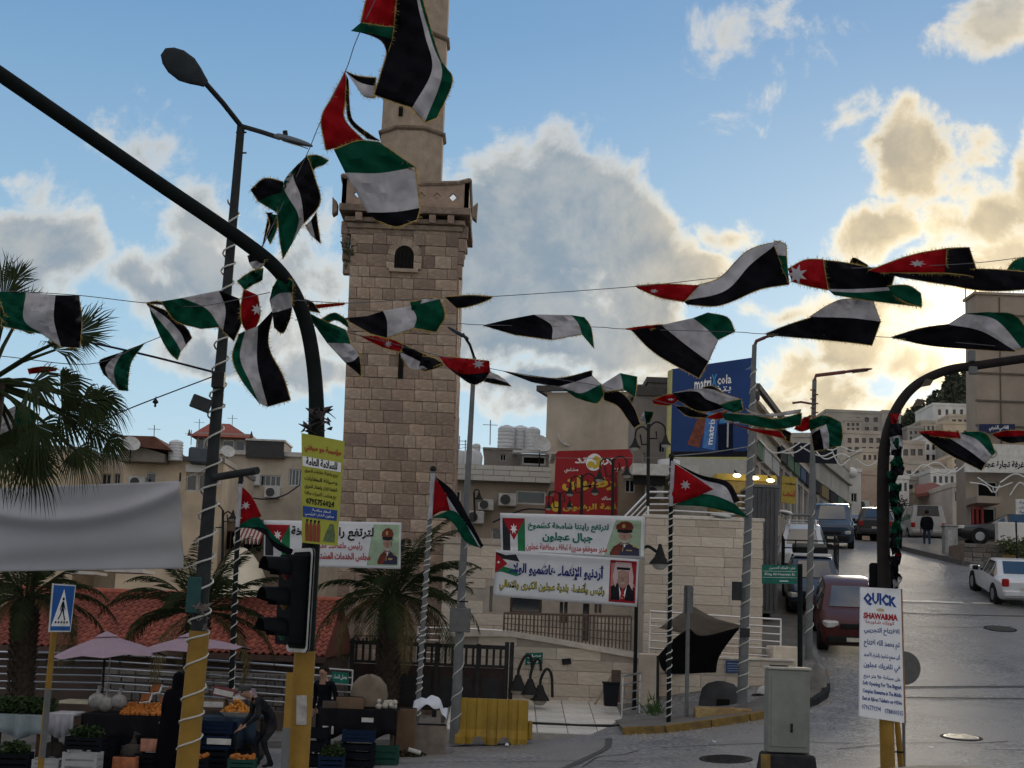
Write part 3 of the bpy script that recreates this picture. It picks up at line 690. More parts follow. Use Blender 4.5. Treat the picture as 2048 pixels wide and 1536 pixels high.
def building(name, label, A, B, z0, z1, depth, wall, wins=(), frame=None, pane=None, cat='building', roof=None, parapet=.25, mull=1, bars=0, over=.06, t=.2, group=None, sill=None, uz=None, side=0, rail=0):
    A, B = Vector((A[0], A[1], 0)), Vector((B[0], B[1], 0)); d = (B-A).normalized(); nin = Vector((-d.y, d.x, 0)); W = (B-A).length
    c = (A+B)/2+nin*depth/2; th = thing(name, label, cat, (c.x, c.y, z0), group)
    ops = list(uz) if uz else pxwin(A, B, wins)
    ops = [o for o in ops if o[0] > .02 and o[1] < W-.02 and o[2] > z0+.02 and o[3] < z1-.02]
    b = MB(); P = opened_wall(b, A, B, z0, z1, ops, t)
    C, D = B+nin*depth, A+nin*depth
    sides = []
    for k, (p, q) in enumerate(((B, C), (C, D), (D, A))):
        L_ = (q-p).length; so_ = []
        if side and k != 1:
            nf = max(1, int((z1-z0)/3.1)); nn = max(1, int(L_/3))
            for f_ in range(nf):
                for i in range(nn): u = L_*(i+.5)/nn; so_.append((u-.5, u+.5, z0+f_*3.1+1.0, z0+f_*3.1+2.2))
            so_ = [o for o in so_ if o[3] < z1-.1]
        sides.append((opened_wall(b, p, q, z0, z1, so_, t), so_))
    Z = Vector((0, 0, z1)); b.face([A+Z, B+Z, C+Z, D+Z])
    b.build('wall', wall, th)
    for o in ops: window(P, o, th, frame or alu, pane or glass, mull=mull, bars=bars, sill=sill, rail=rail)
    for Ps, so_ in sides:
        for o in so_: window(Ps, o, th, frame or alu, pane or glass)
    if parapet:
        b = MB(); ov = over
        for p, q in ((A, B), (B, C), (C, D), (D, A)):
            dd = (q-p).normalized(); nn = Vector((-dd.y, dd.x, 0)); m_ = (p+q)/2+Vector((0, 0, z1+parapet/2+.002))-nn*(ov-.1)
            b.box(m_, ((q-p).length+2*ov-(0 if p in (A, C) else .42), .2, parapet), math.atan2(dd.y, dd.x))
        b.build('parapet', roof or wall, th)
    th['_'] = 0; del th['_']
    return th, P
steel = M('brushed_steel', (.62,.62,.62), .3, metal=.9, var=.08)
def railing(name, label, pts, nrail, sp, r=.025, post_every=1.6, m=None, group=None, top_r=None, toppost=0):
    """horizontal tube rails through world points (top rail), hanging down nrail x sp"""
    pts = [Vector(p) for p in pts]; m = m or steel
    th = thing(name, label, 'railing', pts[0]-Vector((0, 0, nrail*sp)), group)
    for k in range(nrail):
        b = MB(); b.tube([p-Vector((0, 0, k*sp)) for p in pts], (top_r or r*1.5) if k == 0 else r, 7); b.build('rail', m, th, smooth=True)
    for a, c in zip(pts, pts[1:]):
        n_ = max(1, int((c-a).length/post_every))
        for i in range(n_+1):
            p = a.lerp(c, i/n_); b = MB(); b.tube([p-Vector((0, -.03, nrail*sp+.25)), p-Vector((0, -.03, -.01))], r*1.3, 7); b.build('post', m, th, smooth=True)
    return th
# --- annexe behind the banners
A, B = at(884,1190,43), at(1300,1190,43)
az1 = at(1090,1094,43).z
ax, P_ = building('mosque_annexe', 'pale stone annexe with narrow windows behind the hanging banners', A, B, -.3, az1, 8, mortar2,
    [(1020,1188,1084,1228),(1119,1204,1126,1246),(1128,1204,1135,1246),(1165,1207,1178,1282),(1189,1208,1195,1226),(1197,1208,1203,1226),(979,1172,985,1224)], brownf, glass, mull=0, parapet=.18)
aops = pxwin(A, B, [(1020,1188,1084,1228),(1119,1204,1135,1246),(1165,1207,1178,1282),(1189,1208,1203,1226),(979,1172,985,1224)])
def askip(cx, cz, L_, h):
    u = cx-A.x
    return any(o[0]-L_/2 < u < o[1]+L_/2 and o[2]-h/2 < cz < o[3]+h/2 for o in aops)
ashlar(ax, lambda z: A.x, lambda z: B.x, lambda z: 43, 1.0, az1, .32, .8, ash_st, M('ashlar_beige_0'), skip=askip, proud=.02, jit=.006, limit=260, gap=.014)
# --- big blank block
x0, x1, z0, z1 = px_rect(1288, 1040, 1524, 1325, 40)
blk, P_ = building('stone_block', 'tall windowless beige stone block behind the black awning', (x0, 40), (x1, 40), .2, z1, 2.4, mortar2, [], parapet=0, cat='building')
ashlar(blk, lambda z: x0, lambda z: x1, lambda z: 40, z0-.2, z1, .235, .85, ash_st, M('ashlar_beige_0'), proud=.022, jit=.006, limit=300, gap=.012)
ashlar(blk, lambda z: 40, lambda z: 42.4, None, z0-.2, z1, .235, .85, ash_st, M('ashlar_beige_1'), side=lambda z: x1, proud=.022, jit=.006, limit=300, gap=.012)
b = MB(); b.box2((x0-.05, 39.95, z1), (x1+.05, 42.4, z1+.1)); b.build('coping', M('coping_pale', (.58,.52,.45), .8), blk, bevel=.015)
# --- low wall with stone facing on the corner
lx0, lx1, lz0, lz1 = px_rect(1278, 1318, 1585, 1412, 37.4)
low = thing('low_wall', 'low beige stone wall behind the corner pavement with blue street plates', 'wall', ((lx0+lx1)/2, 37.6, lz0-.3))
b = MB(); b.box2((lx0, 37.4, lz0-.6), (lx1, 37.8, lz1)); b.build('wall_core', mortar2, low)
ashlar(low, lambda z: lx0, lambda z: lx1, lambda z: 37.4, lz0-.35, lz1, .27, .75, ash_st, M('ashlar_beige_0'), proud=.02, jit=.006, gap=.014)
b = MB(); b.box2((lx0-.04, 37.33, lz1), (lx1+.05, 37.86, lz1+.07)); b.build('coping', M('coping_pale', (.46,.42,.36), .8), low, bevel=.015)
ex0, ex1, ez0, ez1 = px_rect(1546, 1292, 1592, 1330, 37.9)
b = MB(); b.box2((ex0, 37.9, lz0-.3), (ex1+.05, 38.9, ez1)); b.build('end_pier', M('ashlar_beige_1'), low, bevel=.03)
px0_, px1_, pz0_, pz1_ = px_rect(1280, 1308, 1313, 1432, 36.6)
b = MB(); b.box2((px0_, 36.6, pz0_-.2), (px1_, 37.36, pz1_)); b.build('corner_pier', M('ashlar_beige_2'), low, bevel=.02)
# stairs behind the low wall
st = thing('stairs', 'short flight of beige stone steps behind the low wall', 'stairs', at(1450,1315,38.2))
for k in range(4):
    p = at(1430+k*14, 1318-k*8, 38.2); b = MB(); b.box2((p.x, 38.0+k*.25, p.z-.5), (at(1520,1310,38.2).x, 39.8, p.z)); b.build('step', M('ashlar_beige_0'), st, bevel=.01)
railing('steel_railing', 'steel tube railing above the steps behind the low wall', [at(1300,1222,38.4), at(1430,1231,38.4), at(1562,1239,38.4)], 6, .185, .018)
railing('steel_railing', 'short steel railing by the black bin on the forecourt', [at(1246,1353,35.2), at(1281,1346,35.6)], 5, .19, .016)
# picket fence on top of the ramp wall
def picket(px0, px1, y0a, y0b, y1a, y1b, Y, n_, label):
    th = thing('picket_railing', label, 'railing', at((px0+px1)/2, (y1a+y1b)/2, Y)); bm_ = M('brown_steel', (.12,.085,.065), .6, var=.2)
    for k in range(n_+1):
        t = k/n_; x = px0+(px1-px0)*t; top = at(x, y0a+(y0b-y0a)*t, Y); bot = at(x, y1a+(y1b-y1a)*t, Y)
        b = MB(); b.box(((top.x+bot.x)/2, Y, (top.z+bot.z)/2), (.05 if k % 4 == 0 else .034, .04, top.z-bot.z)); b.build('picket', bm_, th)
    for q in (.0, .25, .5, .75):
        b = MB(); a, c = at(px0, y0a+(y1a-y0a)*q, Y), at(px1, y0b+(y1b-y0b)*q, Y); b.tube([a, c], .03 if q == 0 else .012, 6); b.build('rail', bm_, th)
    return th
picket(1008, 1262, 1226, 1233, 1268, 1300, 38.0, 34, 'brown picket railing on the ramp wall below the banners')
# ramp wall
rp = [(890,1263),(1020,1263),(1100,1276),(1258,1304),(1280,1308)]
Yr = 37.3
rw = thing('ramp_wall', 'beige stone ramp wall under the picket railing with a green sign', 'wall', at(1085,1405,Yr))
topz = lambda x: lerp_tab([(at(p_, q_, Yr).x, at(p_, q_, Yr).z) for p_, q_ in rp], x)
b = MB(); P2 = [at(p_, q_, Yr) for p_, q_ in rp]; zb = at(1085,1412,Yr).z-.5
b.prism([(P2[0].x, Yr, zb)] + [(P2[-1].x, Yr, zb)] + [(p_.x, Yr, p_.z-.02) for p_ in P2[::-1]], (0, 2.2, 0)); b.build('wall_core', mortar2, rw)
ashlar(rw, lambda z: P2[0].x, lambda z: P2[-1].x, lambda z: Yr, zb+.2, P2[0].z, .3, .8, ash_st, M('ashlar_beige_0'), skip=lambda cx, cz, L_, h: cz+h/2 > min(topz(cx-L_/2), topz(cx+L_/2))-.02, proud=.02, jit=.006, gap=.014)
b = MB()
for a, c in zip(P2, P2[1:]):
    d = c-a; b.box((a+c)/2+Vector((0, .1, -.05)), (d.length, .4, .14), rot=d.to_track_quat('X', 'Z').to_matrix())
b.build('coping', M('coping_pale', (.46,.42,.36), .8), rw)
vb = at(1133,1323,Yr-.05); b = MB(); b.box(vb, (.22, .05, .14), rot=Matrix.Rotation(-.15, 3, 'Y')); b.build('vent', M('iron_dark', (.025,.025,.025)), rw)
railing('steel_railing', 'steel railing on the ramp seen above the dark gate', [at(836,1255,38.6), at(930,1257,38.6), at(1012,1262,38.6)], 6, .155, .02)
# ================================================================== red tiled roof building
YE, YR_ = 38.2, 41.6
e0, e1 = at(-60,1296,YE), at(652,1302,YE); r0, r1 = at(-60,1181,YR_), at(668,1200,YR_)
ez = (at(300,1300,YE).z); rz_ = at(380,1193,YR_).z
rb = thing('tiled_hall', 'low hall with a red clay tile roof behind the market', 'building', ((e0.x+e1.x)/2, 41, -.3))
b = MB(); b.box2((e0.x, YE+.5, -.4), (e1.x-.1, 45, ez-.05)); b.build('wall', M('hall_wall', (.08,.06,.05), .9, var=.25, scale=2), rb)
b = MB(); b.face([(e0.x, YE, ez-.03), (e1.x, YE, ez-.03), (e1.x, YR_, rz_-.03), (e0.x, YR_, rz_-.03)]); b.face([(e0.x, YR_, rz_-.03), (e1.x, YR_, rz_-.03), (e1.x, 45.2, ez), (e0.x, 45.2, ez)])
b.face([(e1.x, YE, ez-.03), (e1.x, YR_, rz_-.03), (e1.x, 45.2, ez)])
rf = b.build('roof', M('roof_underlay', (.14,.05,.035), .9), rb)
me = bpy.data.meshes.new('tile'); vs, fs = [], []                       # a pan-and-roll clay tile, 1 x 1 in plan
prof = [(-.5,.0),(-.3,-.02),(-.12,.02),(.05,.13),(.22,.17),(.38,.12),(.5,.02)]
for y_, zz in ((-.5,.10),(.5,.0)):
    for (x, z) in prof: vs.append((x, y_, z+zz))
for i in range(len(prof)-1): fs.append((i, i+1, i+1+len(prof), i+len(prof)))
k = len(vs)
for (x, z) in prof: vs.append((x, -.5, z+.0))
for i in range(len(prof)-1): fs.append((k+i, k+i+1, i+1, i))
me.from_pydata(vs, [], fs); tm = M('clay_tile', (.27,.082,.056), .8, var=.2, scale=3, rnd=.22, bump=.2, dirt=.15)
me.materials.append(tm)
slope = math.atan2(rz_-ez, YR_-YE); rotx = Matrix.Rotation(slope, 3, 'X'); SL = math.hypot(rz_-ez, YR_-YE)
nr = 12; tw = .185; th_ = SL/nr; cnt = 0; left = MB()
nc = int((e1.x-e0.x)/tw); order = []
for i in range(nr):
    for j in range(nc): order.append((i, j))
vis0 = at(100,1250,40).x
for (i, j) in order:
    c = Vector((e0.x+tw*(j+.5), YE+(YR_-YE)*(i+.5)/nr, ez+(rz_-ez)*(i+.5)/nr)); vis = c.x > vis0+1.2 and 1 <= i <= 8
    if vis and cnt < 300 and j % 1 == 0: piece('tile', me, rf, c, (tw, th_*1.12, .32), rotx); cnt += 1
    else:
        left.add([c+rotx @ Vector((v[0]*tw, v[1]*th_*1.12, v[2]*.32)) for v in vs], fs)
tag(left.build('tile', tm, rf, smooth=True), kind='stuff')
b = MB(); b.tube([(e0.x, YR_, rz_+.05), (e1.x, YR_, rz_+.05)], .09, 8); b.build('ridge', tm, rf)
b = MB(); b.box2((e0.x, YE-.05, ez-.16), (e1.x, YE+.04, ez-.01)); b.build('gutter', M('gutter_brown', (.08,.05,.04), .6), rf)
# stone retaining wall with the silver rail in front of the hall
# ---- silver rail along the market
YS = 34.2
sr = railing('steel_railing', 'long steel tube railing behind the market umbrellas', [at(-40,1303,YS), at(220,1308,YS), at(470,1324,YS), at(705,1341,YS)], 6, .16, .016, 2.2)
b = MB(); a, c = at(-40,1385,YS), at(705,1415,YS); b.box2((a.x, YS-.1, -.35), (c.x, YS+.25, min(a.z, c.z)-.15)); tag(b.build('low_wall', M('brown_plinth', (.09,.066,.052), .9, var=.2, scale=3), bevel=.02), 'low brown plinth under the long steel railing', 'wall')
# lower courtyard with rough stone walling seen through the rail
yw = thing('courtyard_wall', 'rough grey rubble wall seen through the steel railing behind the market', 'wall', at(350,1395,36.5))
x0, x1, z0, z1 = px_rect(200, 1345, 690, 1400, 36.5)
b = MB(); b.box2((x0, 36.6, z0-.8), (x1, 37.0, z1)); b.build('wall_core', M('rubble_mortar', (.12,.11,.1), .95), yw)
rub = stone_set('rubble', [(.17,.155,.14),(.21,.195,.175),(.13,.12,.11)], rough=.95, var=.3, scale=4, bump=.6, rnd=.25)
ashlar(yw, lambda z: x0, lambda z: x1, lambda z: 36.58, z0-.3, z1, .2, .3, rub, M('rubble_0'), proud=.05, jit=.03, limit=200, gap=.03)
# ================================================================== buildings of the background
cream = M('cream_render', (.58,.46,.33), .9, var=.16, scale=.8, bump=.2, dirt=.4)
cream2 = M('grey_cream_render', (.48,.41,.325), .9, var=.16, scale=.9, bump=.2, dirt=.4)
greyw = M('grey_render', (.24,.215,.19), .9, var=.2, scale=.7, bump=.2, dirt=.4)
whitew = M('white_render', (.62,.6,.57), .85, var=.12, scale=.7, dirt=.3)
hillst = M('hill_limestone', (.45,.39,.33), .9, var=.2, scale=.5, dirt=.3)
hillst2 = M('hill_limestone_grey', (.37,.34,.30), .9, var=.2, scale=.5, dirt=.3)
pinkst = M('pink_stone', (.40,.30,.23), .9, var=.18, scale=.8, dirt=.25)
rust = M('rusty_roof', (.16,.07,.05), .85, var=.35, scale=2, dirt=.3)
tankw = M('tank_white', (.62,.63,.64), .5, var=.1, scale=2, dirt=.2)
tankk = M('tank_dark', (.07,.085,.1), .5, var=.2, scale=2)
def bpx(name, label, x0, y0, x1, y1, Y, depth, wall, wins=(), drop=6, **kw):
    a0, a1, z0, z1 = px_rect(x0, y0, x1, y1, Y)
    return building(name, label, (a0, Y), (a1, Y), z0-drop, z1, depth, wall, wins, **kw)
def gwin(x0, y0, x1, y1, nx, ny, fx=.45, fy=.5):
    W, Hh = (x1-x0)/nx, (y1-y0)/ny
    return [(x0+W*(i+.5-fx/2), y0+Hh*(j+.5-fy/2), x0+W*(i+.5+fx/2), y0+Hh*(j+.5+fy/2)) for i in range(nx) for j in range(ny)]
def tank(px, py0, py1, wpx, Y, label, m, rib=True, kind='water_tank'):
    a = at(px, py1, Y); top = at(px, py0, Y); r = wpx*Y/F/2; h = top.z-a.z; b = MB(); pr = [(r*.97, 0)]
    if rib:
        for k in range(6): pr += [(r, h*.85*(k+.2)/6), (r, h*.85*(k+.7)/6), (r*.95, h*.85*(k+.95)/6)]
    pr += [(r, h*.86), (r*.75, h*.95), (r*.3, h*.985), (r*.3, h)]
    b.lathe((a.x, a.y+r, a.z), pr, 18); return tag(b.build(kind, m, smooth=True), label, 'water tank', 'rooftop water tanks')
# ---- left row
bpx('town_house', 'cream flat-roofed house at the far left behind the white banner', -60, 900, 158, 1085, 75, 9, cream, [(60,925,105,954)], bars=7, frame=brownf, roof=M('grey_coping', (.2,.18,.16)), over=.15)
bpx('town_house', 'plain set-back house between the far-left house and the shed-topped house', 150, 917, 250, 1085, 79, 8, cream2, [(203,947,222,972),(228,947,240,974)], roof=M('grey_coping', (.2,.18,.16)))
sh, _ = bpx('town_house', 'cream house with a rusty-roofed shed and tanks on top', 243, 922, 442, 1085, 72, 9, cream, [(294,945,312,966),(372,948,394,982),(396,948,420,982)], mull=0, roof=M('grey_coping', (.2,.18,.16)))
b = MB(); a, c = at(372,944,71.9), at(420,931,71.9); b.box2((a.x, 71.75, a.z), (c.x, 71.98, c.z)); b.build('shutter_box', whitew, sh)
a0, a1, z0, z1 = px_rect(240, 882, 330, 923, 71.0)
t = thing('roof_shed', 'corrugated rooftop shed with sloping rusty roof on the cream house', 'shed', ((a0+a1)/2, 72.5, z0))
b = MB(); b.prism([(a0, 71, z0), (a1, 71, z0), (a1, 71, z0+(z1-z0)*.4), (a0, 71, z1)], (0, 4, 0)); b.build('wall', M('shed_block', (.23,.2,.17), .9, var=.2, scale=3), t)
for k in range(7):
    z = z0+(z1-z0)*(.08+.11*k); b = MB(); b.box2((a0-.01, 70.96, z), (a0+.55, 71.0, z+.05)); b.build('cladding_strip', M('cladding', (.3,.26,.2), .8), t)
b = MB(); L_, R_ = at(238,872,71), at(345,902,71); b.prism([(L_.x, 70.7, L_.z), (at(312,874,71).x, 70.7, at(312,874,71).z), (R_.x, 70.7, R_.z), (at(262,893,71).x, 70.7, at(262,893,71).z)], (0, 4.5, 0)); b.build('roof', rust, t)
tank(347, 878, 920, 30, 71.2, 'white ribbed water tank beside the rusty roof shed', tankw)
b = MB(); a, c = at(375,925,71.3), at(426,895,71.3); b.box2((a.x, 71.3, a.z), (c.x, 73, c.z)); tag(b.build('water_tank', tankk, bevel=.08), 'square dark blue water tank in front of the rooftop pavilion', 'water tank', 'rooftop water tanks')
bpx('town_house', 'long pale house with balcony window left of the yellow sign', 388, 912, 690, 1090, 86, 10, cream2, [(520,950,562,973),(577,938,604,972),(442,950,470,965)], mull=3, bars=0, roof=M('slab_white', (.5,.48,.45)), over=.2)
pg, _ = bpx('roof_pavilion', 'rooftop pavilion with red hipped roof and white-framed windows', 392, 866, 500, 914, 87, 7, M('pavilion_wall', (.3,.28,.25)), [(394,874,408,902),(412,874,440,906),(444,880,468,906),(470,880,490,906)], parapet=0, mull=0, frame=M('white_frame', (.7,.7,.68), .5), drop=.2)
a, c, ap = at(380,872,86.5), at(504,876,86.5), at(440,847,90.5)
b = MB(); q = [Vector((a.x, 86.3, a.z)), Vector((c.x, 86.3, a.z)), Vector((c.x, 94.7, a.z)), Vector((a.x, 94.7, a.z))]; up = Vector((ap.x, 90.5, ap.z))
b.add(q+[up-Vector((.6,0,0)), up+Vector((.6,0,0))], [(0,1,5,4),(1,2,5),(2,3,4,5),(3,0,4),(0,3,2,1)]); b.build('roof', M('red_hip_roof', (.3,.08,.05), .8, var=.2, scale=3), pg)
for s_ in (a, c):
    b = MB(); b.tube([(s_.x, 86.3, s_.z), (s_.x, 86.2, s_.z+.35)], [.12, .02], 6); b.build('finial', rust, pg)
bpx('roof_shelter', 'dark rooftop shelter with white edge beside the pavilion', 492, 882, 568, 912, 85.5, 3, M('shelter_dark', (.05,.05,.052)), roof=M('slab_white', (.5,.48,.45)), parapet=.1, drop=.1)
# shops and awnings under the long pale house
bpx('shop_row', 'row of dark shop fronts under striped awnings behind the flag', 440, 1046, 640, 1110, 74, 4, M('shop_brown', (.17,.13,.1), .9, var=.2), [(450,1062,470,1100),(484,1066,524,1104),(535,1066,570,1104)], pane=darkin, frame=brownf, parapet=.15)
def awning(x0, y0, x1, y1, Y, label, m1, m2, n=9, out=1.3, drop_=.25):
    a, c = at(x0, y0, Y), at(x1, y0, Y); z1 = at((x0+x1)/2, y1, Y-out).z; t = thing('awning', label, 'awning', a)
    for k in range(n):
        xa, xb = a.x+(c.x-a.x)*k/n, a.x+(c.x-a.x)*(k+1)/n; b = MB()
        b.face([(xa, Y, a.z), (xb, Y, a.z), (xb, Y-out, z1), (xa, Y-out, z1)]); b.face([(xa, Y-out, z1), (xb, Y-out, z1), (xb-.03, Y-out, z1-drop_), (xa+.03, Y-out, z1-drop_)])
        b.build('stripe', m1 if k % 2 else m2, t, solid=.02)
awning(478, 1052, 532, 1078, 74, 'red and white striped awning over the shop row', M('awning_red', (.24,.06,.05)), M('awning_white', (.5,.48,.44)), 14)
awning(560, 1052, 610, 1076, 74, 'pale awning over the shop row beside the yellow sign', M('awning_white', (.5,.48,.44)), M('awning_grey', (.42,.4,.38)), 6)
awning(436, 985, 474, 1006, 84, 'small white canopy on the long pale house', M('slab_white', (.5,.48,.45)), M('awning_white', (.5,.48,.44)), 2)
# cream tent behind the left date palm
b = MB(); rows = []
for i in range(13):
    t_ = i/12; x = 455+75*t_; rows.append([at(x, 1165, 40)+Vector((0, -1.2, -.4)), at(x, 1158-70*math.sin(math.pi*(.22+.78*t_))**.8*.9, 40.6), at(x, 1165, 42)])
b.grid([catmull(r, 5) for r in rows]); tag(b.build('tent', M('cream_canvas', (.6,.53,.4), .85, var=.08, scale=1.5), smooth=True, solid=.02), 'domed cream canvas tent behind the flag pole', 'tent')
# parasol-like white awning edges seen under the white banner
for k, (xa, ya, xb, yb) in enumerate([(130,1143,188,1147),(208,1139,286,1144)]):
    b = MB(); b.box2(tuple(at(xa, ya+4, 44)), (at(xb, yb, 44).x, 45.5, at(xb, ya, 44).z)); tag(b.build('canopy_edge', M('slab_white', (.5,.48,.45))), ('narrow white canopy edge under the white banner, left one', 'narrow white canopy edge under the white banner, right one')[k], 'canopy')
# ---- centre: house with stone band, tanks, red sign
ct, _ = bpx('town_house', 'two-storey house with white stone band right of the minaret', 882, 962, 1245, 1100, 58, 9, M('warm_render', (.36,.3,.24), .9, var=.16, scale=.8, dirt=.35), [(1032,981,1092,1009),(897,980,922,1003),(983,1056,1006,1096),(893,1045,915,1082)], frame=M('white_frame', (.7,.7,.68), .5), mull=0, parapet=0)
a0, a1, z0, z1 = px_rect(880, 930, 1102, 962, 57.4)
b = MB(); b.box2((a0, 57.45, z0), (a1, 62, z1)); bd = b.build('stone_band', M('band_joint', (.3,.29,.27)), ct)
bm_ = with_mat(unit_box(.02), M('band_stone', (.52,.5,.46), .8, var=.1, rnd=.06))
ashlar(bd, lambda z: a0, lambda z: a1, lambda z: 57.43, z0, z1, .19, .6, [bm_], None, proud=.02, jit=.003, gap=.02)
bpx('roof_room', 'small block room on the roof beside three tall tanks', 968, 900, 1040, 934, 60, 4, greyw, [(1000,908,1012,922)], drop=.2, parapet=.08, pane=darkin)
rr, _ = bpx('roof_kiosk', 'rooftop room with white slab and dark opening below the tanks', 1040, 908, 1098, 932, 59.2, 3, greyw, [(1044,911,1092,930)], pane=darkin, mull=0, drop=.1, parapet=.09, roof=whitew, over=.3)
tank(1012, 848, 901, 36, 62, 'leftmost of three tall white tanks on the roof', tankw); tank(1040, 849, 901, 34, 62.3, 'middle of three tall white tanks on the roof', tankw); tank(1064, 852, 901, 32, 62, 'rightmost of three tall white tanks on the roof', tankw)
tank(907, 886, 912, 17, 66, 'small white tank on the roof next to the minaret', tankw); tank(952, 886, 912, 17, 66, 'small white tank on the roof behind the lamp pole', tankw)
for k, px in enumerate((912, 942)):
    a = at(px, 931, 58.5); b = MB(); b.lathe(a, [(.42,0),(.45,.35),(.36,.55),(.12,.62),(.1,.66)], 16); tag(b.build('water_tank', tankw, smooth=True), ('squat white tank on the stone band by the minaret', 'squat white tank on the stone band behind the lamp pole')[k], 'water tank', 'rooftop water tanks')
un, _ = bpx('unfinished_house', 'unfinished grey block house behind the red sign', 1100, 886, 1205, 960, 66, 6, greyw, drop=2, parapet=.06)
for px, h in ((1096, 868), (1103, 880), (1190, 868)):
    a = at(px, 905, 65.9); c = at(px+1, h, 65.9); b = MB(); b.box2((a.x-.09, 65.9, a.z), (a.x+.09, 66.1, c.z)); b.build('column_stub', M('red_primer', (.2,.035,.03), .8), un)
    for q in (-.05, .05): b = MB(); b.tube([(a.x+q, 66, c.z), (a.x+q, 66, c.z+.5)], .012, 4); b.build('rebar', rust, un)
tank(1216, 878, 908, 18, 74, 'pale tank left of the tall grey building', tankw); tank(1233, 880, 908, 16, 74, 'small pale tank touching the tall grey building', tankw)
# antennas on roofs
for (px, y0, y1, Y) in ((308,850,872,71),(382,860,890,75),(398,838,868,86),(464,830,860,88),(980,840,890,60),(918,872,930,60),(930,880,930,62)):
    b = MB(); a, c = at(px, y1, Y), at(px+1, y0, Y); b.tube([a, c], .02, 4); b.tube([c-Vector((.3,0,.2)), c+Vector((.3,0,-.2))], .012, 4); tag(b.build('antenna', M('antenna_grey', (.2,.2,.2))), {308:'thin aerial behind the rusty roof shed',382:'thin aerial between white tank and pavilion',398:'thin aerial at the left corner of the red-roofed pavilion',464:'thin aerial above the right slope of the red-roofed pavilion',980:'thin aerial left of the three tall tanks',918:'thin aerial beside the minaret above the squat tank',930:'thin aerial left of the lamp pole near the minaret'}[px], 'antenna', 'rooftop aerials')
# ---- tall grey building behind the billboard
gt, _ = bpx('apartment_building', 'tall grey-brown building carrying the blue cola billboard', 1268, 795, 1512, 1010, 53, 2.8, greyw, [(1285,905,1300,925),(1318,885,1330,905)], roof=M('dark_edge', (.08,.075,.07)), over=.1, parapet=.3)
bpx('roof_room', 'dark rooftop structure on the tall grey building left of the billboard', 1296, 766, 1345, 796, 53.3, 2, M('weathered_dark', (.12,.105,.09), .9, var=.3, scale=1.5), drop=.3, parapet=.2, roof=M('dark_edge', (.08,.075,.07)))
for k, px in enumerate((1284, 1290)): b = MB(); a = at(px, 798, 53.4); b.tube([a, a+Vector((0, 0, .45))], .12, 8); tag(b.build('chimney_pipe', M('dark_edge', (.08,.075,.07))), ('left of two short roof pipes beside the billboard', 'right of two short roof pipes beside the billboard')[k], 'pipe')
bpx('shop_building', 'white panelled shop front below the cola billboard', 1350, 917, 1500, 1012, 50.5, 2.2, M('panel_white', (.4,.39,.36), .8, var=.12), [(1352,985,1395,1010),(1400,985,1440,1010)], pane=darkin, parapet=0)
bpx('stone_house', 'brown stone house with dark windows right of the red sign', 1238, 940, 1350, 1045, 50, 2.8, M('brown_stone', (.2,.155,.115), .9, var=.25, scale=1.5), [(1250,958,1270,985),(1300,955,1330,1000)], pane=darkin, parapet=0)
b = MB(); a, c = at(1263,945,49), at(1395,934,49); b.box2((a.x, 48.6, a.z-.1), (c.x, 49.9, c.z)); tag(b.build('canopy', M('slab_white', (.5,.48,.45))), 'flat white canopy over the brown stone house', 'canopy')
b = MB(); a, c = at(1266,968,49), at(1330,948,49); b.box2((a.x, 48.9, a.z), (c.x, 49.1, c.z)); tag(b.build('fascia_board', M('fascia_black', (.02,.02,.02), .5)), 'black shop fascia under the flat white canopy', 'sign')
tank(1340, 916, 936, 46, 49, 'low white tank behind the flag on the right pole', tankw, False)
# shops with lit lamps
bpx('corner_shop', 'yellow lit shop kiosk behind the right-hand flag', 1436, 962, 1548, 1035, 47, 2.5, M('shop_ochre', (.3,.22,.08), .8, var=.3), [(1445,985,1475,1025),(1500,985,1535,1025)], pane=darkin, parapet=.2, roof=M('kiosk_yellow', (.5,.36,.08)))
lampm = bpy.data.materials.new('lit_lamp'); lampm.use_nodes = True; lb = lampm.node_tree.nodes['Principled BSDF']; lb.inputs['Emission Color'].default_value = (1,.85,.55,1); lb.inputs['Emission Strength'].default_value = 6
for k, (px, py) in enumerate(((1474,951),(1510,956),(1541,961))):
    p = at(px, py, 46.6); t = thing('spot_lamp', ('left','middle','right')[k]+' of the three lit lamps over the yellow kiosk', 'lamp', p, 'lit lamps over the kiosk')
    b = MB(); b.ball(p, .1, 8, 0, (1.3,1,.6)); b.build('bulb', lampm, t); b = MB(); b.tube([p+Vector((0,.05,.08)), p+Vector((0,.5,.2))], .03, 6); b.build('arm', M('iron_dark', (.025,.025,.025)), t)
# grey container and dark fence on the pavement
cn, _ = bpx('metal_kiosk', 'grey corrugated metal kiosk at the edge of the stone block', 1505, 975, 1556, 1125, 45, 2.5, M('kiosk_grey', (.13,.13,.135), .6, var=.15), parapet=.08, drop=1.5)
for k in range(6):
    p = at(1508+k*8.5, 1050, 44.97); b = MB(); b.box2((p.x-.02, 44.93, at(1530,1125,45).z-1.4), (p.x+.02, 44.99, at(1530,978,45).z)); b.build('rib', M('kiosk_rib', (.09,.09,.095)), cn)
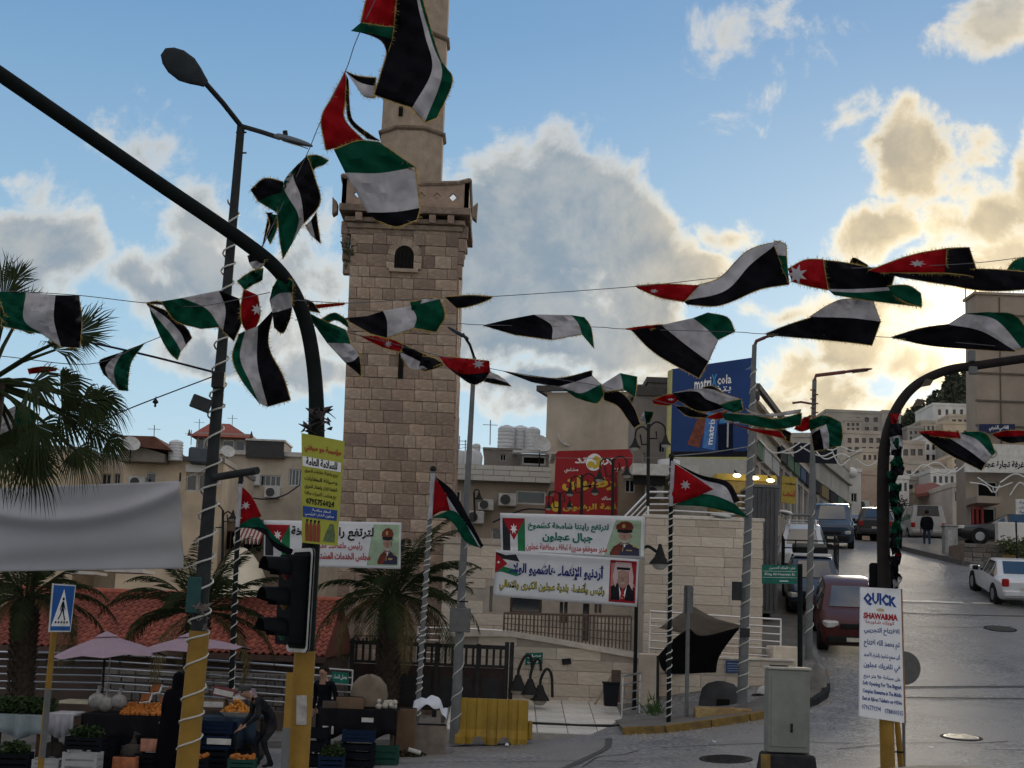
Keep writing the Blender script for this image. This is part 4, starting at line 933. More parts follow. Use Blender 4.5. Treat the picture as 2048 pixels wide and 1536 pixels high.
# ---- left side of the climbing street
FAC = [(9.1,56),(10.2,63),(12.9,72),(17.3,86),(23.5,103)]
def street_house(name, label, A, B, z1, wall, nfl, nb, depth=9, zg=None, frame=None, **kw):
    A, B = Vector((*A, 0)), Vector((*B, 0)); W = (B-A).length; z0 = (zg if zg is not None else G(A.x+2, A.y)-1.5); ops = []
    base = max(G(A.x+2, A.y), G(B.x+2, B.y))+3.4; fh = (z1-base)/nfl
    for f_ in range(nfl):
        for i in range(nb): u = W*(i+.5)/nb; ops.append((u-W/nb*.17, u+W/nb*.17, base+f_*fh+.8, base+f_*fh+fh-.6))
    for i in range(nb): u = W*(i+.5)/nb; ops.append((u-W/nb*.38, u+W/nb*.38, base-3.0, base-.6))
    th, P = building(name, label, A, B, z0, z1, depth, wall, uz=ops, frame=frame, t=.3, **kw)
    for f_ in range(nfl):
        b = MB(); zz = base+f_*fh+.35
        b.add([P(0,zz,0),P(W,zz,0),P(W,zz,-.22),P(0,zz,-.22),P(0,zz+.14,0),P(W,zz+.14,0),P(W,zz+.14,-.22),P(0,zz+.14,-.22)], [(0,1,2,3),(4,7,6,5),(3,2,6,7),(0,3,7,4),(1,5,6,2)]); b.build('balcony_slab', wall, th)
    for i in range(nb):
        b = MB(); u0, u1 = W*(i+.08)/nb, W*(i+.92)/nb; za = base-.35
        b.add([P(u0,za,-.02),P(u1,za,-.02),P(u1,za+.7,-.02),P(u0,za+.7,-.02),P(u0,za,-.18),P(u1,za,-.18),P(u1,za+.7,-.18),P(u0,za+.7,-.18)], [(0,1,2,3),(4,7,6,5),(0,4,5,1),(1,5,6,2),(2,6,7,3),(3,7,4,0)])
        b.build('shop_sign', SIGNC[random.randrange(len(SIGNC))], th)
    return th, P
SIGNC = [M('sign_blue', (.03,.06,.14), .5), M('sign_dark', (.025,.025,.03), .5), M('sign_green', (.05,.11,.06), .5), M('sign_ochre', (.18,.13,.05), .5), M('sign_white', (.45,.44,.42), .5)]
zt1 = at(1545,790,60).z
street_house('street_building', 'tall pale building with balconies at the foot of the climbing street', FAC[0], FAC[1], zt1, M('street_render', (.44,.40,.35), .9, var=.18, scale=.8, dirt=.45), 3, 4, depth=2.2)
street_house('street_building', 'dark-topped building right of the cola billboard in the street', FAC[1], FAC[2], at(1570,806,66).z, cream2, 3, 3, roof=M('dark_edge', (.08,.075,.07)), over=.4)
street_house('street_building', 'stone street building with a dark sign band, middle of the row', FAC[2], FAC[3], at(1620,896,80).z, hillst, 2, 5)
street_house('street_building', 'last narrow building of the left street row before the pink house', FAC[3], FAC[4], at(1690,915,95).z, hillst2, 2, 5)
S = flat_sheet([(1589,885),(1674,890),(1674,927),(1589,924)], 71); t = tag(board(S, 'billboard', M('dark_board', (.02,.022,.032), .5), None, .2), 'blank dark billboard hanging over the climbing street', 'billboard')
S = flat_sheet([(1564,952),(1593,955),(1591,1008),(1562,1005)], 62); t = thing('shop_sign', 'yellow upright shop sign with black and red letters in the street', 'sign', S(.5,0)); board(S, 'panel', M('yellow_sign', (.42,.31,.06), .5), t, .12)
put_text(S, ar('محمص'), (.1,.66,.95,.86), M('print_black', (.015,.015,.018), .6), t, .03); put_text(S, ar('الشعب'), (.1,.2,.95,.5), M('print_red', (.35,.02,.03), .6), t, .03)
ph, _ = bpx('pink_house', 'pinkish stone house closing the end of the street', 1702, 950, 1775, 1100, 108, 8, pinkst, [(1707,982,1716,1004),(1750,1022,1756,1050)], pane=darkin, parapet=.3)
bpx('white_house', 'small white house left of the pink house at the street end', 1694, 944, 1722, 1100, 104, 6, whitew, [(1702,986,1714,1004)], pane=darkin)
dome = at(1704,945,104); b = MB(); b.ball(dome, .38, 12); tag(b.build('dome', whitew, smooth=True), 'little white dome on the small house at the street end', 'dome')
# ---- hillside houses
HS = [(1652,826,1764,872,178,hillst2,gwin(1690,830,1760,868,4,2,.35,.4),'long grey apartment block on the skyline left of the curved mast'),
      (1765,826,1802,880,186,hillst2,gwin(1768,834,1800,872,3,2,.4,.4),'narrow skyline block right of the long apartment block'),
      (1688,868,1766,930,150,hillst,gwin(1692,872,1764,926,5,3,.42,.45),'beige balcony block below the skyline block'),
      (1866,812,1953,836,205,whitew,gwin(1872,815,1945,834,5,1,.3,.5),'white house high among the trees on the hill'),
      (1898,834,1953,852,200,cream2,gwin(1902,836,1950,850,4,1,.5,.5),'low cream house directly under the white hill house'),
      (1886,849,1960,884,190,cream,gwin(1890,853,1955,880,4,1,.3,.35),'broad cream house above the flag on the right'),
      (1802,888,1850,945,150,hillst,gwin(1804,893,1848,940,3,2,.5,.45),'stone house with wide windows left of the right-hand flag'),
      (1848,876,1900,950,155,whitew,gwin(1850,884,1896,946,4,3,.4,.45),'pale stepped house behind the right-hand flag'),
      (1806,930,1925,972,140,hillst,gwin(1810,934,1920,968,7,1,.45,.5),'long beige house with balcony in the middle of the hill'),
      (1812,962,1900,985,132,hillst2,gwin(1815,966,1898,982,6,1,.5,.5),'grey lower storey house above the red-roofed house'),
      (1826,988,1912,1060,118,cream2,gwin(1832,1012,1908,1050,5,1,.5,.55),'white and brown house with red roof behind the silver van')]
for (x0, y0, x1, y1, Y, wl, nx, ny, lb_) in ((1690,842,1722,866,170,hillst,3,2,'small block in front of the long skyline apartment block'),(1764,870,1800,892,150,hillst,3,1,'low house right of the beige balcony block'),(1772,900,1806,926,142,whitew,3,2,'white house just right of the curved mast foot on the hill'),
        (1815,858,1848,884,178,hillst2,3,2,'grey hill house below the woodland left of the white one'),(1842,846,1872,870,188,cream2,3,1,'small cream house beside the woodland edge'),(1900,884,1934,912,150,hillst2,3,2,'grey house left of the white Arabic sign'),(1905,915,1936,945,138,cream,3,2,'cream house directly left of the Arabic sign'),
        (1862,946,1912,972,128,whitew,4,1,'white terrace house above the minibus'),(1776,925,1812,952,126,cream2,3,1,'cream house behind the wound flags on the mast'),(1784,958,1818,990,116,whitew,3,1,'white house below it, left of the grey lower storey house'),(1905,975,1936,1010,110,hillst,2,1,'stone house behind the garlands left of the commerce building'),(1722,905,1768,925,128,cream2,4,1,'low cream house above the pink house')):
    HS.append((x0, y0, x1, y1, Y, wl, gwin(x0+2, y0+2, x1-2, y1-2, nx, ny, .4, .5), lb_))
for (x0, y0, x1, y1, Y, wl, wn, lb_) in HS:
    wn = [(a_-(c_-a_)*.16, b_-(d_-b_)*.1, c_+(c_-a_)*.16, d_+(d_-b_)*.1) for a_, b_, c_, d_ in wn]
    bpx('hill_house', lb_, x0, y0, x1, y1, Y, 9, wl, wn, drop=9, parapet=.35, mull=0, group='houses on the hillside', frame=brownf)
a, c = at(1822,990,117.4), at(1888,975,117.4)
b = MB(); RR_ = M('dull_red_roof', (.2,.075,.055)); b.prism([(a.x, 116, a.z-.3), (c.x, 116, a.z+.2), (c.x-.4, 119, c.z+.3), (a.x+.8, 119, c.z)], (0, 0, .25)); tag(b.build('tiled_roof', RR_), 'small red tiled roof over the white and brown house', 'roof')
# ---- right-hand building with its square tower
tw_, _ = bpx('stone_tower', 'square panelled stone tower at the right edge in front of the sun', 1953, 592, 2110, 900, 68, 1.6, M('tower_panel', (.33,.27,.215), .85, var=.16, scale=.7, dirt=.35), parapet=.12, drop=.2, over=.1)
for py in (628, 690, 745, 800, 850):
    a = at(1953, py, 67.95); b = MB(); b.box2((a.x-.04, 67.93, a.z-.05), (at(2110,py,68).x, 68.0, a.z+.03)); b.build('panel_joint', M('tower_joint', (.12,.1,.08), .9), tw_)
a = at(2000,700,67.97); b = MB(); b.box2((a.x-.02, 67.94, at(2000,895,68).z), (a.x+.02, 68.0, at(2000,595,68).z)); b.build('panel_joint', M('tower_joint', (.12,.1,.08), .9), tw_)
for dx in (0, -.75): b = MB(); a = at(1953, 590, 68); b.tube([(a.x+dx*.6, 68.2, a.z-1.6), (a.x+dx*.6, 68.2, a.z+.6)], .03, 5); b.build('mast', M('antenna_grey', (.2,.2,.2)), tw_)
cb, _ = bpx('commerce_building', 'stone building with white Arabic sign below the square tower', 1932, 884, 2130, 1075, 69, 1.5, M('tower_panel', (.33,.27,.215)), [(1955,962,1996,1003),(1940,1015,1992,1072)], pane=darkin, mull=0, parapet=.1, drop=1.5, t=.6)
b = MB(); a, c = at(1936,1010,68.5), at(1998,1003,67.5); b.box2((a.x, 67.2, a.z), (c.x, 69, c.z+.2)); b.build('canopy_slab', M('tower_panel'), cb)
for px in (1946, 1955, 1965): b = MB(); a = at(px, 1070, 67.6); b.tube([a, (a.x, a.y, at(px,1012,67.6).z)], .07, 6); b.build('column', M('red_primer', (.2,.035,.03)), cb)
S = flat_sheet([(1930,886),(2052,890),(2052,946),(1930,944)], 67.6); t = thing('white_sign', 'large white sign with black Arabic lettering under the square tower', 'sign', S(.5,0)); board(S, 'panel', M('sign_panel_white', (.6,.58,.54), .5), t, .15)
put_text(S, ar('غرفة تجارة عجلون'), (.2,.12,.97,.42), M('print_black', (.015,.015,.018)), t, .04); b = MB(); b.tube([S(.42+.1*math.cos(R(a_)), .68+.16*math.sin(R(a_)), .01) for a_ in range(0, 361, 30)], .035, 5); b.build('emblem', M('emblem_grey', (.3,.3,.3)), t)
S = flat_sheet([(1958,848),(2030,848),(2030,866),(1958,866)], 67.5); t = thing('blue_sign', 'dark blue sign with white Arabic lettering low on the square tower', 'sign', S(.5,0)); board(S, 'panel', M('sign_navy', (.012,.02,.07), .4), t, .1)
put_text(S, ar('القاضي الشرعي'), (.28,.2,.82,.85), M('print_white', (.75,.75,.75), .6), t, .03)
S = flat_sheet([(2032,998),(2075,998),(2075,1030),(2032,1032)], 66); t = thing('notice_board', 'white and blue notice board at the right edge by the white wall', 'sign', S(.5,0)); board(S, 'panel', M('sign_panel_white'), t, .1)
for k, s_ in enumerate(('محكمة','عجلون','الشرعية')): put_text(S, ar(s_), (.15,.72-k*.3,.9,.92-k*.3), M('print_blue', (.02,.06,.25), .6), t, .03)
# white wall, stone planter and steps on the far right
x0, x1, z0, z1 = px_rect(1996, 1046, 2130, 1095, 63)
b = MB(); b.box2((x0, 63, z0-1), (x1, 63.4, z1)); tag(b.build('white_wall', whitew, bevel=.02), 'white rendered wall at the right edge behind the plants', 'wall')
x0, x1, z0, z1 = px_rect(1928, 1086, 2012, 1128, 60.5); pl = thing('stone_planter', 'low rough stone planter beside the grey utility box', 'planter', ((x0+x1)/2, 61.5, z0))
b = MB(); b.box2((x0, 60.55, z0-.8), (x1, 62.6, z1-.05)); b.build('core', mortar, pl)
ashlar(pl, lambda z: x0, lambda z: x1, lambda z: 60.55, z0-.5, z1, .2, .5, rub, None, proud=.06, jit=.03, gap=.03)
kb = thing('painted_kerb', 'yellow and black painted kerb at the right edge above the white saloon', 'kerb', at(2030,1130,57))
for k in range(5):
    p = at(2018+k*9, 1116+k*7, 59.6-k*.3); piece('kerb_stone', KM['worn_yellow_paint' if k % 2 == 0 else 'worn_black_paint'], kb, p, (.45, .25, .22), Matrix.Rotation(-.6, 3, 'Z'))
b = MB(); a, c = at(2035,1110,57), at(2032,1042,57); b.tube([a-Vector((0,0,.5)), c], .035, 6); tag(b.build('iron_post', M('iron_dark', (.025,.025,.025))), 'thin dark iron post in front of the white wall', 'post')
# grey utility box up the street
x0, x1, z0, z1 = px_rect(1890, 1053, 1916, 1112, 64); ub = thing('utility_box', 'tall grey utility box beside the walking man', 'box', ((x0+x1)/2, 64.3, z0))
b = MB(); b.box2((x0, 64, z0-.6), (x1, 64.5, z1)); b.build('cabinet', M('box_grey', (.3,.3,.29), .6, var=.2, dirt=.4), ub, bevel=.03)
b = MB(); b.box2((x0-.05, 63.95, z1+.002), (x1+.05, 64.55, z1+.07)); b.build('lid', M('box_grey'), ub, bevel=.02)
b = MB(); b.box2((x0+.1, 63.98, z0+.1), (x1-.15, 63.998, z1-.15)); b.build('door', M('box_grey_pale', (.36,.36,.35), .6, var=.2, dirt=.5), ub)
# ================================================================== vegetation of the hill and the far street
def leaf_cloud(b, c, rad, n, ls, rng, mi=0, flat=.8):
    for _ in range(n):
        d = Vector((rng.gauss(0,1), rng.gauss(0,1), rng.gauss(0,1))).normalized()*rng.uniform(.45, 1)
        p = c+Vector((d.x*rad[0], d.y*rad[1], d.z*rad[2])); a = Vector((rng.gauss(0,1), rng.gauss(0,1), rng.gauss(0,.6))).normalized()*ls*rng.uniform(.6, 1.3); s_ = a.cross(Vector((rng.gauss(0,1), rng.gauss(0,1), rng.gauss(0,1)))).normalized()*ls*.45
        b.face([p-a, p-s_, p+a, p+s_], mi)
leaf_d = M('conifer_leaf', (.05,.062,.042), .9, var=.45, scale=.3); leaf_d2 = M('conifer_leaf_light', (.075,.085,.055), .9, var=.4, scale=.3)  # leaf colours lightened and greyed, distance haze put into the colour
rng = random.Random(5); b = MB()
for k in range(1000):
    px = rng.uniform(1640, 2090); Y = rng.uniform(215, 400); x = (px-1024)/F*Y; z = H(x, Y); h = rng.uniform(2.5, 5)
    mi = rng.randrange(2)
    b.tube([(x, Y, z-1), (x, Y, z+h*.6)], .15, 4, 2)
    for q in range(4): t_ = q/3; leaf_cloud(b, Vector((x+rng.gauss(0,.3), Y, z+h*(.3+.6*t_))), (h*.27*(1.15-.8*t_),)*2+(h*.17,), 11, h*.13, rng, mi)
for k in range(420):
    px = rng.uniform(1765, 1945); Y = rng.uniform(112, 212); x = (px-1024)/F*Y; z = H(x, Y); h = rng.uniform(2, 4.2)
    for q in range(2): leaf_cloud(b, Vector((x+rng.gauss(0,.3), Y, z+h*(.35+.4*q))), (h*.34,)*2+(h*.22,), 16, h*.12, rng, k % 2)
tag(b.build('woodland', [leaf_d, leaf_d2, M('bark', (.07,.055,.045), .95)], recalc=False), 'dark pine woodland covering the hill below the skyline', 'woodland', kind='stuff')
def tree(px, py, pyt, wpx, Y, label, mm, n=900, name='tree', ls=None):
    a = at(px, py, Y); top = at(px, pyt, Y); h = top.z-a.z; r = wpx*Y/F/2; rg_ = random.Random(px)
    t = thing(name, label, 'tree', (a.x, Y, a.z), 'trees along the climbing street'); b = MB()
    b.tube([(a.x, Y, a.z-1.2), (a.x+.1, Y, a.z+h*.4), (a.x-.1, Y, a.z+h*.8)], [.2, .13, .04], 7)
    for k in range(6):
        an = k*1.05; b.tube([(a.x, Y, a.z+h*(.3+.07*k)), (a.x+math.cos(an)*r*.7, Y+math.sin(an)*r*.7, a.z+h*(.55+.06*k))], [.06, .02], 5)
    b.build('trunk', M('bark', (.07,.055,.045)), t); b = MB()
    for k in range(11):
        an = rg_.uniform(0, 6.28); q = rg_.uniform(.1, .75); leaf_cloud(b, Vector((a.x+math.cos(an)*r*q, Y+math.sin(an)*r*q, a.z+h*rg_.uniform(.35, .88))), (r*.42, r*.42, h*.16), n//11, ls or h*.035, rg_)
    b.build('crown', mm, t, recalc=False)
for k, (px, py, pyt, wpx, Y) in enumerate([(1800,1075,985,60,96),(1822,1082,1040,50,90),(1778,1010,940,60,128),(1730,945,905,60,140),(1790,955,880,70,160),(1768,1085,1020,40,104)]):
    tree(px, py, pyt, wpx, Y, ['dark leafy tree right of the curved mast, behind the silver van','low dark bush-like tree directly left of the silver van','tree on the slope above the pink house','tree crown below the beige balcony block','round tree between the hill houses behind the curved mast','small dark tree at the street end beside the mast'][k], (leaf_d, leaf_d2)[k % 2])
# plants in the far-right bed
rng = random.Random(9); b = MB()
for k in range(26):
    p = at(rng.uniform(2000, 2070), rng.uniform(1085, 1118), 60+rng.uniform(0, 2)); leaf_cloud(b, p, (.5, .4, .35), 60, .09, rng)
tag(b.build('shrubs', M('shrub_leaf', (.08,.1,.04), .9, var=.4, scale=1.5), recalc=False), 'low green shrubs in front of the white wall at the right edge', 'shrubs', kind='stuff')
# ================================================================== poles, lamps, traffic lights, signs
pole_grey = M('pole_grey', (.035,.038,.04), .7, var=.25, scale=4, dirt=.3)
pole_galv = M('pole_galvanised', (.14,.145,.145), .6, var=.2, scale=4, dirt=.3, metal=.2)
pole_dark = M('pole_green_black', (.012,.015,.015), .65, var=.2)
pole_yel = M('pole_yellow', (.27,.155,.028), .65, var=.22, scale=3, dirt=.55)
ropew = M('rope_light', (.52,.51,.47), .5, var=.1)
iron = M('iron_dark', (.025,.025,.025))
def gz(p): return Vector((p.x, p.y, G(p.x, p.y)))
def helix(th, path, rads, pitch, r=.012, name='rope_light', m=None):
    pts = catmull(path, 12); d = [0]
    for a, c in zip(pts, pts[1:]): d.append(d[-1]+(c-a).length)
    n = int(d[-1]/pitch*10); out = []; j = 0
    for i in range(n):
        s_ = d[-1]*i/n
        while j < len(d)-2 and d[j+1] < s_: j += 1
        t = (s_-d[j])/max(1e-6, d[j+1]-d[j]); p = pts[j].lerp(pts[j+1], t); tan = (pts[j+1]-pts[j]).normalized()
        x = tan.cross(Vector((0,1,0))).normalized(); y = tan.cross(x); a = 2*math.pi*s_/pitch+.5*math.sin(i*.13)
        rr = rads[0]+(rads[1]-rads[0])*s_/d[-1]+r*.8
        out.append(p+(x*math.cos(a)+y*math.sin(a))*rr+tan*.03*math.sin(i*.21))
    b = MB(); b.tube(out, r, 5); return b.build(name, m or ropew, th, smooth=True)
def pole(name, label, path, rads, m, cat='pole', base=True, group=None):
    """path from the ground up, world points"""
    th = thing(name, label, cat, path[0], group); p = catmull(path, 8); n = len(p)
    b = MB(); b.tube(p, [rads[0]+(rads[1]-rads[0])*i/(n-1) for i in range(n)], 14); b.build('pole', m, th, smooth=True)
    return th
def led_head(th, p0, p1, w_, t_, m, up=None, name='lamp_head'):
    """flat lamp head from its neck p0 to its tip p1"""
    p0, p1 = Vector(p0), Vector(p1); d = p1-p0; L_ = d.length; d.normalize(); up = Vector(up or (0,0,1)); s_ = d.cross(up).normalized(); u = s_.cross(d)
    b = MB(); prof = [(0,.28,.5),(.08,.4,.9),(.25,.72,1),(.45,1,1),(.7,.98,.9),(.88,.72,.7),(1,.3,.4)]; rows = []
    for (q, ww, tt) in prof:
        rows.append([p0+d*L_*q+s_*math.cos(a)*w_/2*ww+u*math.sin(a)*t_/2*tt*(1 if math.sin(a) > 0 else .6) for a in [2*math.pi*k/14 for k in range(15)]])
    b.grid(rows); b.face(rows[0][:-1]); b.face(rows[-1][:-1][::-1]); o = b.build(name, m, th, smooth=True, merge=True)
    b = MB(); rr = [p0+d*L_*q+s_*k*w_/2*ww*.8-u*t_*.32 for q, ww, k in ((.35,.9,-1),(.85,.75,-1),(.85,.75,1),(.35,.9,1))]; b.prism(rr, -u*.01); b.build('lens', M('lamp_lens', (.06,.07,.07), .2), o)
    return o
# ---- tall double street lamp on the left, Y = 18
YL = 18.0
path = [gz(at(366,1580,YL)), at(392,1330,YL), at(425,920,YL), at(482,252,YL)]
lp = pole('street_lamp', 'tall double-armed street lamp on the left, wrapped in rope light', path, (.125,.05), pole_grey, 'street lamp')
b = MB(); b.tube([path[0], at(377,1500,YL), at(399,1262,YL)], [.134,.132,.121], 14); b.build('painted_base', pole_yel, lp, smooth=True)
helix(lp, [at(378,1500,YL), at(425,920,YL), at(468,400,YL)], (.135,.065), .30, .012)
A1 = at(482,252,YL); 
b = MB(); b.tube([A1, at(445,205,YL-.5), at(408,163,YL-1)], .032, 8); b.tube([A1, at(520,263,YL-.1), at(560,276,YL-.2)], .03, 8); b.build('arm', pole_grey, lp, smooth=True)
led_head(lp, at(412,168,YL-1), at(326,103,YL-1.25), .36, .09, M('lamp_dark', (.03,.035,.04), .5), up=Vector((-.25,-.9,.35)))
led_head(lp, at(550,272,YL-.2), at(622,292,YL-.6), .2, .1, M('lamp_grey', (.09,.11,.12), .5))
b = MB(); b.tube([at(570,262,YL-.3), at(571,270,YL-.3)], .03, 8); b.build('sensor', iron, lp)
for py in (265, 306):
    b = MB(); a, c = at(472,py,YL), at(493,py,YL); b.tube([a, c], .012, 5); b.build('bolt', iron, lp)
bx_ = at(437,760,YL-.15); b = MB(); b.box(bx_, (.15,.12,.2)); b.build('junction_box', M('box_black', (.03,.03,.032), .5), lp, bevel=.01)
fl = at(402,807,YL-.2); b = MB(); b.box(fl, (.24,.1,.16), rot=Matrix.Rotation(R(18),3,'Y')@Matrix.Rotation(.3,3,'Z')); f_ = b.build('floodlight', M('flood_dark', (.045,.05,.055), .5), lp, bevel=.01)
b = MB(); b.tube([fl, at(432,798,YL)], .012, 5); b.build('bracket', iron, lp)
b = MB(); b.tube([at(428,955,YL-.1), at(515,941,YL-.5)], .045, 10); b.tube([at(482,950,YL-.3), at(482,963,YL-.3)], .03, 8); b.build('side_arm', pole_grey, lp, smooth=True)
cx = at(388,1190,YL-.12); b = MB(); b.box(cx, (.16,.1,.42)); b.build('sign_plate', M('teal_plate', (.02,.07,.07), .5), lp, bevel=.01)
rag = M('rag_mix', (.14,.12,.11), .9, var=.6, scale=9)
b = MB(); rg_ = random.Random(3)
for k in range(14):
    p = at(400+rg_.uniform(-12,18), rg_.uniform(1210,1258), YL-.14); q = [p+Vector((rg_.gauss(0,.025), rg_.gauss(0,.03), rg_.gauss(0,.035))) for _ in range(4)]; b.face(q)
b.build('tied_rags', rag, lp, solid=.01)
# ---- mast-arm traffic signal, Y = 15
YT = 15.0
path = [gz(at(590,1620,YT)), at(604,1400,YT), at(622,1090,YT), at(633,850,YT), at(626,720,YT-.05), at(603,620,YT-.2), at(560,545,YT-.45), at(480,478,YT-.8), at(300,355,YT-1.7), at(0,148,YT-3.2), at(-120,66,YT-3.9)]
ts = thing('traffic_signal', 'curved mast-arm traffic signal pole reaching over the road from the left', 'traffic light', path[0])
p = catmull(path, 8); n = len(p); b = MB(); b.tube(p, [lerp_tab([(0,.098),(.25,.09),(.35,.075),(.6,.072),(1,.06)], i/(n-1)) for i in range(n)], 16); b.build('mast', pole_dark, ts, smooth=True)
b = MB(); b.tube([path[0], at(604,1400,YT), at(610,1302,YT)], .105, 16); b.build('painted_base', pole_yel, ts, smooth=True)
b = MB(); b.box(at(603,1420,YT-.11), (.1,.01,.28), rot=Matrix.Rotation(-.05,3,'Y')); b.build('peeled_poster', M('poster_grey', (.38,.36,.34), .8, var=.3, scale=14), ts)
fw = Vector((-.83,-.56,0)).normalized(); sd = Vector((-fw.y, fw.x, 0)); c0 = at(602,1200,YT-.25); Hh, Ww = 1.0, .46
def rr_rect(c, w_, h_, r, s_, u=Vector((0,0,1))):
    out = []
    for (sx, sz, a0) in ((1,1,0),(-1,1,90),(-1,-1,180),(1,-1,270)):
        for a in range(0, 91, 30): out.append(c+s_*(sx*(w_/2-r)+r*math.cos(R(a0+a)))+u*(sz*(h_/2-r)+r*math.sin(R(a0+a))))
    return out
b = MB(); b.prism(rr_rect(c0, Ww, Hh, .06, sd), fw*.012); bp_ = b.build('backplate', M('signal_black', (.007,.008,.01), .6), ts)
b = MB(); o_, i_ = rr_rect(c0-fw*.004, Ww, Hh, .06, sd), rr_rect(c0-fw*.004, Ww-.07, Hh-.07, .04, sd)
b.grid([o_+[o_[0]], i_+[i_[0]]]); b.grid([[q-fw*.006 for q in o_+[o_[0]]], [q-fw*.006 for q in i_+[i_[0]]]])
o2, i2 = rr_rect(c0+fw*.016, Ww, Hh, .06, sd), rr_rect(c0+fw*.016, Ww-.07, Hh-.07, .04, sd); b.grid([o2+[o2[0]], i2+[i2[0]]])
b.build('white_border', M('border_white', (.5,.5,.48), .6), bp_, recalc=False)
b = MB(); b.prism(rr_rect(c0+fw*.02, .3, Hh-.14, .03, sd), fw*.16); b.build('housing', M('signal_black'), ts)
for k in range(3):
    cc = c0+fw*.18+Vector((0,0,.29-.29*k)); b = MB(); rows = [[], []]
    for a in range(-30, 211, 15):
        dv = sd*math.cos(R(a))*.115+Vector((0,0,1))*math.sin(R(a))*.115; rows[0].append(cc+dv); rows[1].append(cc+dv*.95+fw*(.24 if 0 <= a <= 180 else .12))
    b.grid(rows); v_ = b.build('visor', M('signal_black'), ts, solid=.006)
    b = MB(); b.lathe(cc, [(.105,0),(.08,.02),(.02,.03)], 14, 0, fw.to_track_quat('Z','Y').to_matrix()); b.build('lens', M(('lens_red','lens_amber','lens_green')[k], ((.09,.01,.01),(.09,.05,.01),(.01,.06,.04))[k], .25), v_)
pth = [gz(at(566,1600,YT-.2)), at(571,1500,YT-.2), at(580,1345,YT-.2)]
t = pole('short_post', 'short yellow post standing beside the traffic signal pole', pth, (.036,.034), pole_yel, 'post')
b = MB(); b.tube([pth[0], at(569,1536,YT-.2), at(573,1455,YT-.2)], .038, 10); b.build('bare_base', pole_galv, t, smooth=True)
# torn bundle around the mast and folded scraps
b = MB(); rg_ = random.Random(11)
for k in range(26):
    p = at(632+rg_.gauss(2,10), rg_.uniform(818,862), YT-.08+rg_.gauss(0,.06)); q = [p+Vector((rg_.gauss(0,.05), rg_.gauss(0,.04), rg_.gauss(0,.035))) for _ in range(4)]; b.face(q)
tag(b.build('torn_wrapping', M('torn_cloth', (.06,.05,.05), .9, var=.5, scale=10), solid=.008), 'torn dark wrapping tied around the traffic mast above the yellow sign', 'wrapping')
# ---- yellow advertising board on the mast
K, W_, RD, BL, GN = M('print_black', (.015,.015,.018), .6), M('print_white', (.75,.75,.75), .6), M('print_red', (.35,.02,.03), .6), M('print_blue', (.02,.06,.25), .6), M('print_green', (.01,.14,.09), .6)
S = flat_sheet([(603,866),(687,882),(672,1092),(604,1085)], (14.85,14.6,14.6,14.85))
t = thing('advertising_board', 'tall yellow and green advertising board with phone number on the traffic mast', 'sign', S(.5,0))
board(S, 'panel', M('ad_yellow', (.36,.36,.05), .5, var=.08), t, .02)
put_poly(S, [(.03,.70),(.99,.70),(.99,.79),(.03,.79)], W_, t, eps=.003); put_poly(S, [(.03,.235),(.97,.235),(.97,.335),(.03,.335)], BL, t, eps=.003)
put_text(S, ar('مؤسسة جو سيفتي'), (.08,.83,.97,.915), RD, t, .03); put_text(S, ar('للسلامة العامة'), (.12,.715,.9,.79), K, t, .04)
for s_, v in (('لبيع وتعبئة طفايات الحريق',.635),('وصيانة الطفايات',.565),('انظمة انذار واطفاء الحريق',.495),('بيع وتركيب كاميرات مراقبة',.43)): put_text(S, ar(s_), (.08,v,.93,v+.05), K, t, .015)
put_text(S, '0795756024', (.12,.355,.88,.415), K, t, .03); put_text(S, ar('اسعار منافسة'), (.3,.292,.8,.325), W_, t, .01); put_text(S, ar('عجلون الشارع الرئيسي'), (.1,.248,.9,.283), W_, t, .01)
for k in range(4):
    u = .1+k*.11; put_poly(S, [(u,.02),(u+.095,.02),(u+.095,.16),(u+.07,.19),(u+.02,.19),(u,.16)], M('extinguisher_red', (.24,.05,.03), .4), t, 'extinguisher_print')
    put_poly(S, [(u+.03,.19),(u+.065,.19),(u+.09,.22),(u+.02,.215)], K, t, 'extinguisher_print')
put_poly(S, [(.62,.03),(.95,.03),(.95,.1),(.9,.2),(.8,.2),(.7,.12)], M('print_foliage', (.1,.14,.07), .7, var=.4, scale=20), t)
# ---- pedestrian crossing sign
S = flat_sheet([(106,1167),(152,1170),(141,1264),(98,1264)], (17.6,17.9,17.9,17.6))
t = thing('crossing_sign', 'blue and white pedestrian crossing sign on a yellow pole', 'sign', gz(at(78,1560,17.8)))
b = MB(); pth = [gz(at(76,1580,17.85)), at(91,1430,17.85), at(116,1180,17.9)]; b.tube(pth, .036, 12); b.build('pole', pole_yel, t, smooth=True); b = MB(); b.tube([at(84,1515,17.85), at(97,1378,17.85)], .038, 12); b.build('bare_band', pole_galv, t, smooth=True)
board(S, 'panel', M('sign_border', (.55,.55,.55), .4), t, .015)
put_poly(S, [(.04,.03),(.96,.03),(.96,.97),(.04,.97)], M('sign_blue_face', (.015,.09,.32), .35), t, eps=.002); put_poly(S, [(.06,.12),(.94,.12),(.5,.9)], W_, t, eps=.004)
man = [[(.47,.64),(.55,.64),(.56,.5),(.46,.5)], [(.46,.5),(.56,.5),(.6,.38),(.68,.25),(.63,.24),(.53,.4)], [(.46,.5),(.52,.48),(.46,.36),(.36,.25),(.32,.27),(.42,.38)], [(.47,.63),(.42,.55),(.38,.46),(.41,.45),(.48,.57)], [(.54,.63),(.6,.54),(.64,.47),(.61,.46),(.53,.57)], ell(.51,.69,.05,.035,10)]
for q in man: put_poly(S, q, K, t, 'figure', .006)
